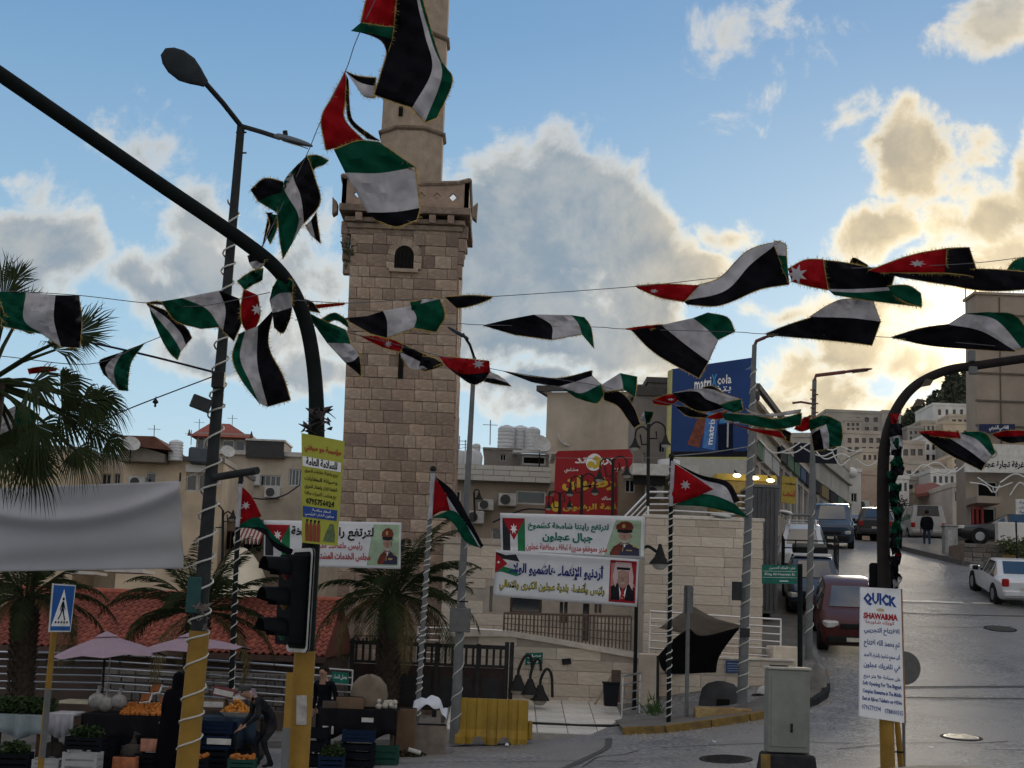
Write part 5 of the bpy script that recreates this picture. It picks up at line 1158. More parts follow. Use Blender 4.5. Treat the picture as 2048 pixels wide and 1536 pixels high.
for k in range(5): put_poly(S, [(.2+k*.13,.18),(.28+k*.13,.18),(.29+k*.13,.225),(.22+k*.13,.225)], K, t, 'stripe', .006)
# ---- shawarma board on the right-hand mast, Y = 27
YQ = 27.0
path = [gz(at(1776,1545,YQ)), at(1772,1400,YQ), at(1768,1180,YQ), at(1766,960,YQ), at(1772,880,YQ), at(1792,820,YQ), at(1830,772,YQ), at(1890,742,YQ), at(1960,730,YQ-.3), at(2060,716,YQ-.8), at(2200,700,YQ-1.5)]
ms = thing('traffic_mast', 'curved mast-arm pole on the right with flags wound round it', 'traffic light', path[0])
p = catmull(path, 8); n = len(p); b = MB(); b.tube(p, [lerp_tab([(0,.125),(.2,.12),(.4,.1),(.6,.085),(1,.075)], i/(n-1)) for i in range(n)], 14); b.build('mast', M('mast_brown', (.025,.021,.02), .65, var=.2), ms, smooth=True)
b = MB(); b.tube([path[0], at(1773,1438,YQ)], .13, 14); b.build('painted_base', pole_yel, ms, smooth=True); b = MB(); b.lathe(path[0], [(.24,0),(.24,.05),(.16,.08)], 12); b.build('base_plate', kerb_y, ms)
c0 = at(1768,1152,YQ+.05); b = MB(); b.prism(rr_rect(c0, .52, .46, .05, Vector((1,0,0))), (0,.04,0)); b.build('signal_backplate', M('signal_black'), ms)
b = MB(); b.box(at(1768,1165,YQ-.1), (.03,.02,.22)); b.build('bracket', pole_galv, ms)
for (px, py) in ((1835,808),(1852,768)):
    b = MB(); q = at(px, py, YQ-.1); b.prism([q+Vector((-.1,0,-.06)), q+Vector((.08,0,-.02)), q+Vector((.14,0,.08)), q+Vector((0,0,.1))], (0,.03,.0)); b.build('bird_bracket', M('scrap_brown', (.1,.08,.06), .8), ms)
b = MB(); b.box(at(1943,712,YQ-.3), (.12,.1,.2)); b.build('camera_box', pole_galv, ms, bevel=.01); b = MB(); b.box(at(1946,741,YQ-.3), (.14,.1,.14)); b.build('clamp', pole_galv, ms, bevel=.01)
t = pole('leaning_post', 'thin leaning yellow post behind the shawarma board', [gz(at(1803,1548,YQ+.4)), at(1794,1440,YQ+.4), at(1790,1400,YQ+.4)], (.055,.05), pole_yel, 'post')
b = MB(); b.box(at(1796,1504,YQ+.32), (.2,.06,.03)); b.build('clamp', iron, t)
S = flat_sheet([(1722,1174),(1802,1178),(1809,1446),(1719,1432)], (26.75,26.85,26.85,26.75))
t = thing('shawarma_board', 'tall white shawarma advertising board on the right-hand mast', 'sign', S(.5,0)); board(S, 'panel', M('board_white', (.76,.77,.80), .45, var=.05), t, .05)
b = MB(); b.prism([S(.995,0,.003), S(1.045,0,-.02), S(1.045,1,-.02), S(.995,1,.003)], -S.n*.06); b.build('wooden_edge', M('wood_edge', (.25,.14,.07), .8), t)
arch = lambda x, y: (x, y*(.75+.25*(1-(2*x-1)**2))+.0+.16*(1-(2*x-1)**2)-.12*abs(2*x-1)*(y < .5)*(x > .5))
put_text(S, 'QUICK', (.06,.855,.88,.965), BL, t, .05, warp=lambda x, y: (x, (y-.5)*(.8+.2*(1-(2*x-1)**2))+.5-.35*(x-.25)**2))
put_poly(S, ell(.48,.83,.1,.012,14), M('print_ochre', (.5,.4,.2)), t); put_text(S, 'SHAWARMA', (.06,.755,.9,.805), RD, t, .05); put_text(S, ar('كويك شاورما'), (.12,.715,.82,.75), RD, t, .01)
for s_, v0, v1 in (('الافتتاح التجريبي',.635,.695),('تم بحمد الله افتتاح',.535,.6),('أكبر مجمع شاورما بالشرق الأوسط',.45,.505),('في تلفريك عجلون',.365,.425),('على مساحة ٩٥٠ متر مربع',.29,.335)): put_text(S, ar(s_), (.08,v0,.93,v1), BL, t, .02)
for s_, v0 in (('Soft Opening For The Biggest',.235),('Complex Shawarma in The Middle',.175),('East at Ajloun Teleferic on +950m',.118)): put_text(S, s_, (.06,v0,.95,v0+.042), BL, t, .03)
put_text(S, '0796779394', (.05,.055,.47,.095), BL, t, .01); put_text(S, '0788000505', (.56,.048,.97,.088), BL, t, .01)
c0 = at(1808,1336,YQ+.5); t = thing('round_sign', 'back of a round traffic sign behind the shawarma board', 'sign', gz(c0)); b = MB(); b.lathe(c0, [(.3,-.01),(.3,.01)], 24, 0, Matrix.Rotation(R(90),3,'X')); b.build('disc', M('sign_back_grey', (.12,.12,.12), .6), t); b = MB(); b.tube([gz(c0)-Vector((0,-.03,.05)), c0+Vector((0,.03,.25))], .03, 8); b.build('post', pole_galv, t)
# ---- electrical cabinet on a painted concrete block
x0, x1, z0, z1 = px_rect(1537, 1340, 1620, 1506, 26.6); t = thing('utility_cabinet', 'grey steel electrical cabinet on a black and yellow concrete block', 'cabinet', ((x0+x1)/2, 26.8, z0))
b = MB(); b.box2((x0, 26.6, z0), (x1, 27.05, z1)); b.build('body', M('cabinet_grey', (.2,.21,.19), .55, var=.14, scale=3, dirt=.35), t, bevel=.015)
b = MB(); b.box2((x0-.02, 26.57, z1+.002), (x1+.02, 27.08, z1+.05)); b.build('lid', M('cabinet_lid', (.4,.39,.34), .5), t, bevel=.012)
b = MB(); b.box2((x0+.05, 26.585, z0+.1), (x1-.05, 26.599, z1-.1)); dr_ = b.build('door', M('cabinet_grey'), t, bevel=.004); b = MB(); b.box2(((x0+x1)/2+.02, 26.57, z0+.35), ((x0+x1)/2+.06, 26.584, z0+.5)); b.build('handle', iron, dr_)
gg = G((x0+x1)/2, 26.8); b = MB(); pr = [(x0-.12, gg-.1), (x1+.12, gg-.1), (x1+.06, z0-.02), (x0-.04, z0-.02)]; b.prism([(q[0], 26.4, q[1]) for q in pr], (0,.85,0)); b.build('concrete_block', kerb_k, t, bevel=.03)
b = MB(); b.box2((x0-.16, 26.36, gg-.05), (x0+.0, 26.399, z0-.02)); b.build('yellow_band', kerb_y, t)
b = MB(); b.box2((x0+.06, 26.7, z1+.055), ((x0+x1)/2, 26.95, z1+.075)); tag(b.build('cloth_scrap', M('scrap_black', (.02,.02,.02), .8)), 'black scrap lying on the electrical cabinet lid', 'scrap')
# ---- lamp poles and flag poles of the middle distance
def wrapped(name, label, pts, Y, r0, r1, m, pitch=.2, rr=.013, cat='flag pole', wrap=(0.02,.98), group=None):
    path = [at(x, y, Y) for x, y in pts]; th = pole(name, label, path, (r0, r1), m, cat, group=group)
    if pitch:
        a, c = path[0].lerp(path[-1], wrap[0]), path[0].lerp(path[-1], wrap[1]); mid = path[len(path)//2] if len(path) > 2 else a.lerp(c,.5)
        helix(th, [a, a.lerp(c,.5)*.5+mid*.5 if len(path) > 2 else mid, c], (r0, r1), pitch, rr)
    return th
fp = wrapped('flag_pole', 'flag pole with white rope light left of the yellow barrier', [(834,1446),(850,1190),(866,940)], 31.2, .05, .042, pole_galv, .16, .014)
b = MB(); b.ball(at(866,938,31.2), .07, 8); b.build('finial', iron, fp)
wrapped('flag_pole', 'flag pole behind the umbrellas beside the left street lamp', [(462,1395),(470,1180),(481,962)], 31.6, .055, .05, pole_dark, .22, .012)
fp = wrapped('flag_pole', 'flag pole with white rope light on the right-hand corner pavement', [(1337,1446),(1340,1180),(1343,915)], 33.2, .05, .045, pole_dark, .17, .014)
b = MB(); b.ball(at(1343,912,33.2), .07, 8); b.build('finial', iron, fp)
l5 = wrapped('street_lamp', 'single-head street lamp left of the red sign', [(909,1488),(925,1150),(949,715)], 32.0, .115, .045, pole_galv, .5, .011, 'street lamp', (.05,.6))
b = MB(); b.tube([at(949,717,32), at(940,690,31.8), at(926,668,31.5)], .03, 8); b.build('arm', iron, l5, smooth=True); led_head(l5, at(936,678,31.6), at(896,655,31.2), .22, .09, M('lamp_dark', (.03,.035,.04)), up=Vector((-.2,-.6,.75)))
b = MB(); b.box(at(920,1240,31.86), (.44,.02,.5)); b.build('sign_plate', M('sign_back_grey', (.12,.12,.12)), l5, bevel=.01); b = MB(); b.box(at(927,1203,31.85), (.2,.05,.03)); b.build('clamp', iron, l5)
l8 = wrapped('street_lamp', 'tall street lamp left of the green street sign, wrapped in rope light', [(1484,1408),(1496,1050),(1509,690)], 34.6, .12, .055, pole_galv, .33, .014, 'street lamp', (.03,.95))
b = MB(); b.tube([at(1509,692,34.6), at(1513,682,34.6), at(1530,675,34.4)], .04, 8); b.build('arm', M('arm_red', (.16,.06,.05), .6), l8, smooth=True); led_head(l8, at(1528,676,34.4), at(1560,664,34), .2, .07, M('arm_red'))
for k, (px, py, w_, h_) in enumerate([(1474,1182,.22,.42),(1490,1265,.2,.2)]): b = MB(); b.box(at(px, py, 34.4), (w_,.14,h_)); b.build('junction_box', pole_grey, l8, bevel=.01)
b = MB(); b.tube([at(1492,1025,34.5), at(1460,1033,34.2), at(1440,1030,34)], .03, 8); b.build('side_arm', pole_galv, l8); led_head(l8, at(1462,1035,34.2), at(1422,1030,33.9), .2, .12, M('lamp_pale', (.5,.5,.48), .5))
l9 = wrapped('street_lamp', 'street lamp with red arm beside the parked red car', [(1617,1325),(1622,1040),(1629,760)], 40, .1, .06, pole_galv, .5, .014, 'street lamp', (.1,.55))
b = MB(); b.tube([at(1629,762,40), at(1632,751,40), at(1690,744,40)], .05, 8); b.build('arm', M('arm_red'), l9, smooth=True); led_head(l9, at(1685,745,40), at(1744,738,40), .3, .1, M('arm_red'))
for k in range(7): b = MB(); b.box(at(1628+(k % 2)*5-2, 780+k*9, 39.9), (.14,.05,.03)); b.build('pole_step', M('arm_red'), l9)
b = MB(); b.tube([at(1622,1030,39.9), at(1590,1030,39.5), at(1568,1026,39.3)], .035, 8); b.build('side_arm', pole_galv, l9); led_head(l9, at(1584,1029,39.4), at(1560,1022,39.2), .22, .12, M('lamp_pale'))
l9b = wrapped('street_lamp', 'distant street lamp seen left of the red-armed lamp', [(1628,1030),(1626,806)], 66, .1, .06, pole_galv, 0, .014, 'street lamp')
b = MB(); b.tube([at(1626,808,66), at(1602,804,66), at(1585,806,66)], .05, 8); b.build('arm', M('arm_red'), l9b)
t = wrapped('sign_post', 'grey post with sign seen from behind, in front of the black awning', [(1373,1436),(1375,1300),(1377,1172)], 34, .045, .045, pole_galv, 0, cat='sign'); b = MB(); b.prism(rr_rect(at(1377,1199,34.06), .34, .62, .05, Vector((.72,.69,0)).normalized()), (0,.02,0)); b.build('sign_plate', M('sign_back_grey'), t)
t = wrapped('street_sign', 'green street name sign with Arabic and Latin lettering on a dark post', [(1600,1340),(1600,1240),(1600,1128)], 35.6, .06, .06, pole_dark, 0, cat='sign')
S = flat_sheet([(1524,1129),(1595,1131),(1594,1168),(1524,1167)], 35.4); board(S, 'panel', M('street_green', (.008,.13,.095), .4), t, .03)
put_text(S, ar('شارع الملك الحسين'), (.2,.72,.94,.93), W_, t, .01); put_text(S, 'King Al-Hussein St', (.08,.4,.93,.58), W_, t, .01)
for v in (.33, .66): put_poly(S, [(.02,v-.008),(.98,v-.008),(.98,v+.008),(.02,v+.008)], W_, t)
put_poly(S, [(.5,.12),(.75,.12),(.75,.17),(.5,.17)], W_, t)
t = wrapped('lamp_pole', 'slim dark lamp pole at the left end of the corner wall', [(1268,1420),(1271,1300),(1274,1130)], 36.2, .05, .04, pole_dark, 0, cat='street lamp')
def goose(th, neck, out, Y, s, globe=True, m=None):
    """gooseneck arm from neck px to the bell below out px"""
    m = m or iron; n_, o_ = at(*neck, Y), at(*out, Y); dx = o_.x-n_.x; up = abs(dx)*.75
    pts = [n_, n_+Vector((dx*.05,0,up*.8)), n_+Vector((dx*.45,0,up*1.25)), n_+Vector((dx*.9,0,up*.95)), Vector((o_.x, o_.y, o_.z+s*.5))]
    b = MB(); b.tube(catmull(pts, 6), s*.075, 7); b.build('arm', m, th, smooth=True)
    b = MB(); b.lathe(o_, [(s*.5,-s*.42),(s*.48,-s*.36),(s*.26,-s*.1),(s*.14,.25*s),(s*.06,s*.5)], 14); sh_ = b.build('shade', m, th, smooth=True)
    if globe: b = MB(); b.ball(o_-Vector((0,0,s*.42)), s*.36, 12, 0, (1,1,.75)); b.build('globe', M('globe_glass', (.45,.45,.42), .35), sh_, smooth=True)
goose(t, (1274,1135), (1320,1110), 36.2, .52)
def twin(px, yt, yb, Y, bl_, br2, s, label):
    th = pole('twin_lamp', label, [at(px-1, yb, Y), at(px, yt, Y)], (.05,.045), iron, 'street lamp', group='twin gooseneck lamps')
    ym = (bl_[1]+br2[1])/2-8
    goose(th, (px, ym+4), bl_, Y, s); goose(th, (px, ym), br2, Y, s)
    b = MB(); b.tube([at(px, ym+14, Y), at((px+bl_[0])/2, ym+14, Y), at((px+bl_[0])/2-3, ym-6, Y)], .025, 6); b.tube([at(px, ym+2, Y), at((px+br2[0])/2, ym+2, Y), at((px+br2[0])/2-2, ym-12, Y)], .025, 6); b.build('scroll', iron, th)
twin(1297, 848, 1012, 41.5, (1270,886), (1331,880), .33, 'twin gooseneck lamp in front of the tall grey building')
twin(1226, 918, 1035, 45, (1199,950), (1254,942), .33, 'twin gooseneck lamp before the red sign, rightmost and tallest of three')
twin(1164, 950, 1035, 47, (1140,980), (1190,978), .3, 'twin gooseneck lamp before the red sign, middle of three')
twin(1120, 985, 1035, 49, (1097,1010), (1139,1008), .26, 'twin gooseneck lamp before the red sign, leftmost and lowest of three')
twin(446, 1020, 1120, 52, (405,1068), (466,1030), .34, 'twin gooseneck lamp behind the left street lamp')
t = pole('gooseneck_lamp', 'single gooseneck lamp on the wall beside the window right of the minaret', [at(950,1040,56), at(948,985,56)], (.04,.04), iron, 'street lamp'); goose(t, (948,988), (958,992), 56, .34)
# fallen lamp cluster leaning on the ramp wall
t = thing('old_lamp_cluster', 'three old gooseneck lamps stacked against the ramp wall beside the gate', 'lamp', at(1075,1405,35.8))
for (nx, ny, ox, oy) in ((1064,1335,1036,1362),(1082,1342,1060,1370),(1105,1395,1080,1382)):
    Yq = 35.9; n_, o_ = at(nx, ny, Yq), at(ox, oy, Yq); pts = [n_, at(nx-2, ny-20 if ny < 1390 else 1350, Yq), at((nx+ox)/2, (ny-22 if ny < 1390 else 1338), Yq), at(ox+2, oy-25, Yq), o_+Vector((0,0,.12))]
    b = MB(); b.tube(catmull(pts, 6), .035, 7); b.build('arm', iron, t, smooth=True); b = MB(); b.lathe(o_, [(.23,-.22),(.22,-.18),(.12,-.02),(.06,.14)], 14); s_ = b.build('shade', iron, t, smooth=True); b = MB(); b.ball(o_-Vector((0,0,.22)), .17, 10, 0, (1,1,.7)); b.build('globe', M('globe_dull', (.3,.27,.22), .5), s_, smooth=True)
for k, (px, py) in enumerate(((1090,1345),(1066,1343))): b = MB(); c_ = at(px, py, 36.3); b.tube([c_+Vector((math.cos(a*.5)*(.03+.012*a), 0, math.sin(a*.5)*(.03+.012*a))) for a in range(16)], .008, 4); b.build('scroll', M('scroll_beige', (.3,.26,.2)), t)
# ================================================================== banners
cloth_w = M('banner_white', (.74,.75,.77), .75, var=.05, scale=2, trans=.25)
def banner_sheet(px4, Y, waves):
    S0 = flat_sheet(px4, Y)
    def S(u, v, e=0):
        d = sum(a*math.exp(-((v-(v0+v1*u+v2*u*u))/w_)**2) for (a, v0, v1, v2, w_) in waves)
        return S0(u, v, e+d)
    S.n = S0.n; S.curved = True; return S
def hang(S, name, label, m, nu=30, nv=16, cat='banner'):
    t = thing(name, label, cat, S(.5,0)); b = MB(); b.grid([[S(i/nu, j/nv) for i in range(nu+1)] for j in range(nv+1)]); b.build('cloth', m, t, smooth=True, solid=.004); return t
S = banner_sheet([(-70,978),(363,962),(367,1137),(-70,1144)], 18.3, [(.13,.80,-.95,1.05,.10),(.05,.25,.1,0,.2),(-.04,.05,.15,0,.12)])
t = hang(S, 'blank_banner', 'large blank greyish white banner seen from behind at the left edge', M('banner_back', (.50,.50,.53), .7, var=.04, scale=3, trans=.15), 60, 40)

for q_ in ([S(1,1), at(395,945,18.15), at(425,935,18)], [S(1,0), at(400,1125,18.1), at(412,1130,18)]): b = MB(); b.tube(q_, .006, 4); b.build('tie_rope', ropew, t)
b = MB(); b.tube([at(360,963,18.25), at(361,945,18.25)], .012, 5); b.build('hook', iron, t)
star7 = lambda cx, cy, rx, ry, k=.45: [(cx+(rx if i % 2 == 0 else rx*k)*math.sin(math.pi*i/7), cy+(ry if i % 2 == 0 else ry*k)*math.cos(math.pi*i/7)) for i in range(14)]
FB, FW, FG, FR = M('print_flag_black', (.03,.03,.035), .7), M('print_flag_white', (.55,.55,.56), .7), M('print_flag_green', (.015,.15,.06), .7), M('print_flag_red', (.30,.012,.02), .7)
def print_flag_v(S, u0, v0, u1, v1, t):
    w3 = (u1-u0)/3
    for k, m in enumerate((FB, FW, FG)): put_poly(S, [(u0+w3*k,v0),(u0+w3*(k+1),v0),(u0+w3*(k+1),v1),(u0+w3*k,v1)], m, t, 'printed_flag', .003)
    put_poly(S, [(u0,v1),(u1,v1),((u0+u1)/2,v1-(v1-v0)*.68)], FR, t, 'printed_flag', .006); put_poly(S, star7((u0+u1)/2, v1-(v1-v0)*.33, (u1-u0)*.17, (v1-v0)*.17), W_, t, 'printed_flag', .009)
SK, SKD, CAPM, UNI = M('print_skin', (.34,.22,.17), .7, var=.12, scale=30), M('print_skin_shade', (.22,.14,.11), .7), M('print_cap', (.14,.03,.02), .7), M('print_uniform', (.03,.03,.06), .7, var=.2, scale=30)
def officer(S, u0, v0, u1, v1, t):
    X = lambda x, y: (u0+(u1-u0)*x, v0+(v1-v0)*y); q = lambda pts, m, e, nm='portrait_print': put_poly(S, [X(*p) for p in pts], m, t, nm, e)
    q([(0,0),(0,.08),(.12,.24),(.36,.36),(.46,.32),(.62,.36),(.9,.24),(1,.2),(1,0)], UNI, .003)
    q([(.0,0),(.12,.24),(.36,.36),(.4,.2),(.3,.0)], CAPM, .004); q([(.78,.26),(.95,.22),(.9,.28),(.76,.32)], M('print_gold', (.4,.27,.08)), .005)
    q([(.36,.3),(.62,.3),(.64,.44),(.34,.44)], SKD, .005); q(ell(.49,.55,.2,.2,18), SK, .006); q(ell(.7,.55,.035,.06,8), SKD, .0055)
    q([(.3,.5),(.36,.39),(.49,.35),(.62,.39),(.68,.5),(.6,.44),(.49,.42),(.38,.44)], M('print_beard', (.42,.4,.37)), .007)
    for x in (.4, .58): q(ell(x,.57,.035,.012,8), SKD, .008)
    q([(.47,.58),(.51,.58),(.53,.49),(.45,.49)], SKD, .0075); q([(.41,.45),(.57,.45),(.55,.435),(.43,.435)], SKD, .009)
    q([(.24,.66),(.26,.74),(.74,.74),(.76,.66),(.5,.63)], K, .009); q([(.2,.76),(.22,.86),(.38,.95),(.55,.97),(.72,.92),(.8,.8),(.76,.73),(.24,.73)], CAPM, .01)
    q(ell(.46,.83,.06,.06,8), M('print_gold'), .011); q([(.55,.12),(.75,.12),(.75,.17),(.55,.17)], M('print_gold'), .005); q([(.46,.32),(.5,.22),(.54,.32)], W_, .0055); q([(.4,.1),(.46,.3),(.48,.3),(.44,.1)], M('print_gold'), .0052)
cols = [(at(0,0,10),)]
S = banner_sheet([(528,1040),(803,1045),(801,1138),(528,1131)], 32.0, [(.04,.9,-.3,0,.12),(.03,.3,.2,0,.2)])
t = hang(S, 'officer_banner', 'white banner with officer portrait left of the minaret, behind the traffic signal', cloth_w)
put_poly(S, [(.75,.06),(.985,.06),(.985,.95),(.8,.95)], M('print_green_tint', (.3,.4,.28), .7), t, 'tint', .0); print_flag_v(S, .01, .22, .19, .9, t); officer(S, .83, .09, .975, .9, t)
put_text(S, ar('لترتفع رايتنا شامخة'), (.2,.58,.8,.88), K, t, .03, eps=.012); put_text(S, ar('رئيس واعضاء وموظفو'), (.32,.37,.72,.56), RD, t, .02, eps=.012); put_text(S, ar('مجلس الخدمات المشتركة'), (.36,.13,.78,.36), RD, t, .03, eps=.012)
S = banner_sheet([(1000,1026),(1290,1033),(1288,1118),(1002,1106)], 35.2, [(.05,.04,.03,0,.07),(.03,.95,-.1,0,.1)])
t = hang(S, 'officer_banner', 'white banner with green lettering and officer portrait right of the flag, upper of two', cloth_w)
put_poly(S, [(.72,.06),(.975,.06),(.975,.9),(.80,.9)], M('print_green_tint', (.3,.4,.28)), t, 'tint', .0)
print_flag_v(S, .015, .07, .17, .88, t); officer(S, .76, .06, .965, .9, t)
put_text(S, ar('لترتفع رايتنا شامخة كشموخ'), (.19,.58,.75,.88), GN, t, .04, eps=.012); put_text(S, ar('جبال عجلون'), (.29,.31,.64,.56), GN, t, .04, eps=.012); put_text(S, ar('مدير وموظفو مديرية اوقاف محافظة عجلون'), (.175,.08,.74,.28), RD, t, .02, eps=.012)
S = banner_sheet([(992,1100),(1278,1119),(1274,1214),(987,1192)], 35.0, [(.06,.98,0,0,.08),(.03,.1,.1,0,.12)])
t = hang(S, 'royal_banner', 'white banner with blue and yellow lettering and red portrait, lower of two', cloth_w)
for pts, m in (([(.0,.96),(.07,.9),(.14,.93),(.17,.78),(.1,.8),(0,.84)],FB),([(.0,.84),(.1,.8),(.17,.78),(.15,.62),(.08,.66),(0,.7)],FW),([(0,.7),(.08,.64),(.16,.6),(.16,.46),(.1,.5),(.05,.54),(0,.52)],FG),([(0,.95),(0,.5),(.085,.72)],FR)): put_poly(S, pts, m, t, 'printed_flag', .004 if m is not FR else .006)
put_poly(S, star7(.022,.74,.012,.035), W_, t, 'printed_flag', .008)
put_text(S, ar('أردنيو الإنتماء هاشميو الولاء'), (.1,.46,.76,.88), M('print_navy', (.02,.025,.16), .6), t, .04, eps=.012)
put_text(S, ar('رئيس وأعضاء بلدية عجلون الكبرى والاهالي'), (.035,.125,.77,.42), K, t, .05, eps=.011); put_text(S, ar('رئيس وأعضاء بلدية عجلون الكبرى والاهالي'), (.035,.135,.77,.43), M('print_yellow', (.45,.4,.05), .6), t, .005, eps=.014)
q = lambda pts, m, e: put_poly(S, [(.8+.185*x, .07+.88*y) for x, y in pts], m, t, 'portrait_print', e)
q([(0,0),(1,0),(1,1),(0,1)], FR, .003); q([(.05,.05),(.95,.05),(.95,.96),(.05,.96)], M('print_rose', (.4,.18,.17)), .004); q([(.72,.5),(.95,.45),(.95,.95),(.72,.95)], FR, .005)
q([(.06,.05),(.06,.36),(.3,.46),(.5,.3),(.75,.46),(.95,.36),(.95,.05)], K, .006); q([(.36,.42),(.5,.1),(.66,.42),(.58,.05),(.42,.05)], W_, .007); q([(.46,.34),(.56,.34),(.6,.05),(.42,.05)], FR, .008)
q(ell(.5,.58,.2,.2,16), SK, .009); q([(.2,.96),(.12,.6),(.22,.35),(.3,.5),(.32,.75),(.72,.75),(.74,.45),(.88,.3),(.9,.62),(.8,.96)], M('print_keffiyeh', (.5,.38,.38), .7, var=.3, scale=60), .0085); q([(.26,.78),(.26,.84),(.76,.84),(.76,.78)], K, .0105)
for x in (.42, .6): q(ell(x,.6,.04,.012,8), SKD, .0105)
q([(.47,.6),(.53,.6),(.55,.52),(.45,.52)], SKD, .0105); q([(.4,.47),(.6,.47),(.57,.45),(.43,.45)], M('print_beard'), .0105)
# ---- red restaurant sign
S = flat_sheet([(1112,902),(1266,898),(1262,990),(1108,992)], 51); t = thing('restaurant_sign', 'large red restaurant sign with yellow lettering and round logo', 'sign', S(.5,0))
rdm = M('sign_red_panel', (.30,.015,.02), .5, var=.1, scale=2); b = MB(); pts = [(0,0),(.96,0),(1,.06),(1,.86),(.95,1),(.03,1),(0,.95)]; b.prism([S(u, v) for u, v in pts], -S.n*.25); b.build('panel', rdm, t)
YW = M('print_sign_yellow', (.55,.38,.04), .5)
put_text(S, ar('الرضوان'), (.1,.1,.92,.44), YW, t, .05); put_text(S, ar('بروستد'), (.25,.66,.75,.84), W_, t, .03); put_text(S, ar('مشاوي'), (.12,.5,.3,.62), W_, t, .02); put_text(S, ar('كريم'), (.74,.5,.9,.62), W_, t, .02)
put_poly(S, ell(.5,.73,.105,.19,22), W_, t, 'logo', .012); put_poly(S, [(.5,.58),(.58,.62),(.59,.8),(.53,.88),(.47,.8),(.53,.76),(.53,.68),(.47,.66)], YW, t, 'logo', .016); put_poly(S, ell(.46,.68,.05,.07,12), YW, t, 'logo', .017)
S = flat_sheet([(1091,992),(1252,990),(1250,1030),(1090,1031)], 50.8); t = thing('restaurant_sign', 'narrow red restaurant sign below the large red one', 'sign', S(.5,0)); board(S, 'panel', rdm, t, .2)
put_text(S, ar('لقمة الرضوان'), (.22,.2,.92,.75), YW, t, .04); put_text(S, ar('سناك'), (.7,.76,.82,.95), W_, t, .02); put_poly(S, ell(.13,.45,.06,.26,16), YW, t, 'logo', .01)
bpx('stone_house', 'tan stone house front behind the red restaurant signs', 1100, 985, 1275, 1075, 54, 3, M('tan_stone', (.3,.24,.18), .9, var=.2, scale=1.5), parapet=.1, drop=3)
# ---- cola billboard
S = flat_sheet([(1344,738),(1512,714),(1508,914),(1340,914)], (50.6,50.9,50.9,50.6)); t = thing('billboard', 'large blue cola billboard with yellow frame on the tall grey building', 'billboard', S(.5,0)); board(S, 'panel', M('cola_blue', (.012,.045,.17), .4, var=.35, scale=.25), t, .25)
fy = M('frame_yellow', (.42,.4,.16), .6)
b = MB(); b.prism([S(-.03,-.05,.02), S(.005,-.05,.02), S(.005,.99,.02), S(-.03,.99,.02)], -S.n*.3); b.build('frame_bar', fy, t); b = MB(); b.prism([S(.006,-.05,.02), S(1,-.05,.02), S(1,.0,.02), S(.006,.0,.02)], -S.n*.3); b.build('frame_bar', fy, t)
put_poly(S, [(0,0),(1,0),(1,.06),(0,.06)], K, t, 'dark_band', .006); put_text(S, 'matri', (.27,.72,.47,.86), W_, t, .02); put_text(S, 'X', (.47,.74,.54,.88), M('print_sky', (.05,.25,.5)), t, .04); put_text(S, 'cola', (.54,.76,.71,.86), W_, t, .02); put_text(S, ar('بتفرق'), (.3,.66,.71,.75), W_, t, .01)
put_poly(S, [(.2,.14),(.34,.1),(.42,.35),(.42,.55),(.36,.56),(.3,.38)], M('bottle_brown', (.16,.045,.025), .4, var=.5, scale=6), t, 'bottle_print', .008); put_poly(S, [(.38,.1),(.53,.07),(.56,.46),(.42,.48)], M('can_blue', (.05,.16,.42), .3, var=.3, scale=4), t, 'can_print', .009)
S2 = lambda u, v, e: S(.40+.13*u-.13*0+(.0), .12+.0, e)
vs_, fs_ = text_mesh('matrix', .02); b = MB(); b.add([S(.5-.07*y+.06*x*0-.0+.03*x, .13+.3*x, .014) for x, y in vs_], fs_); b.build('lettering', W_, t, recalc=False)
put_poly(S, [(.575,.35),(.74,.36),(.72,.47),(.6,.46)], M('print_sky', (.05,.25,.5)), t, 'sign_print', .008); put_poly(S, [(.67,.1),(.69,.1),(.69,.36),(.67,.36)], M('print_grey', (.4,.4,.4)), t, 'sign_print', .008)
put_poly(S, [(.57,.02),(.75,.03),(.74,.34),(.56,.34)], M('print_dark', (.008,.012,.03)), t, 'shade_print', .007)
moon = [(.9+.06*math.cos(R(a)), .93+.05*math.sin(R(a))) for a in range(-110, 50, 16)]+[(.885+.058*math.cos(R(a)), .94+.045*math.sin(R(a))) for a in range(40, -110, -16)]; put_poly(S, moon, M('print_moon', (.14,.2,.32)), t, 'moon_print', .008)
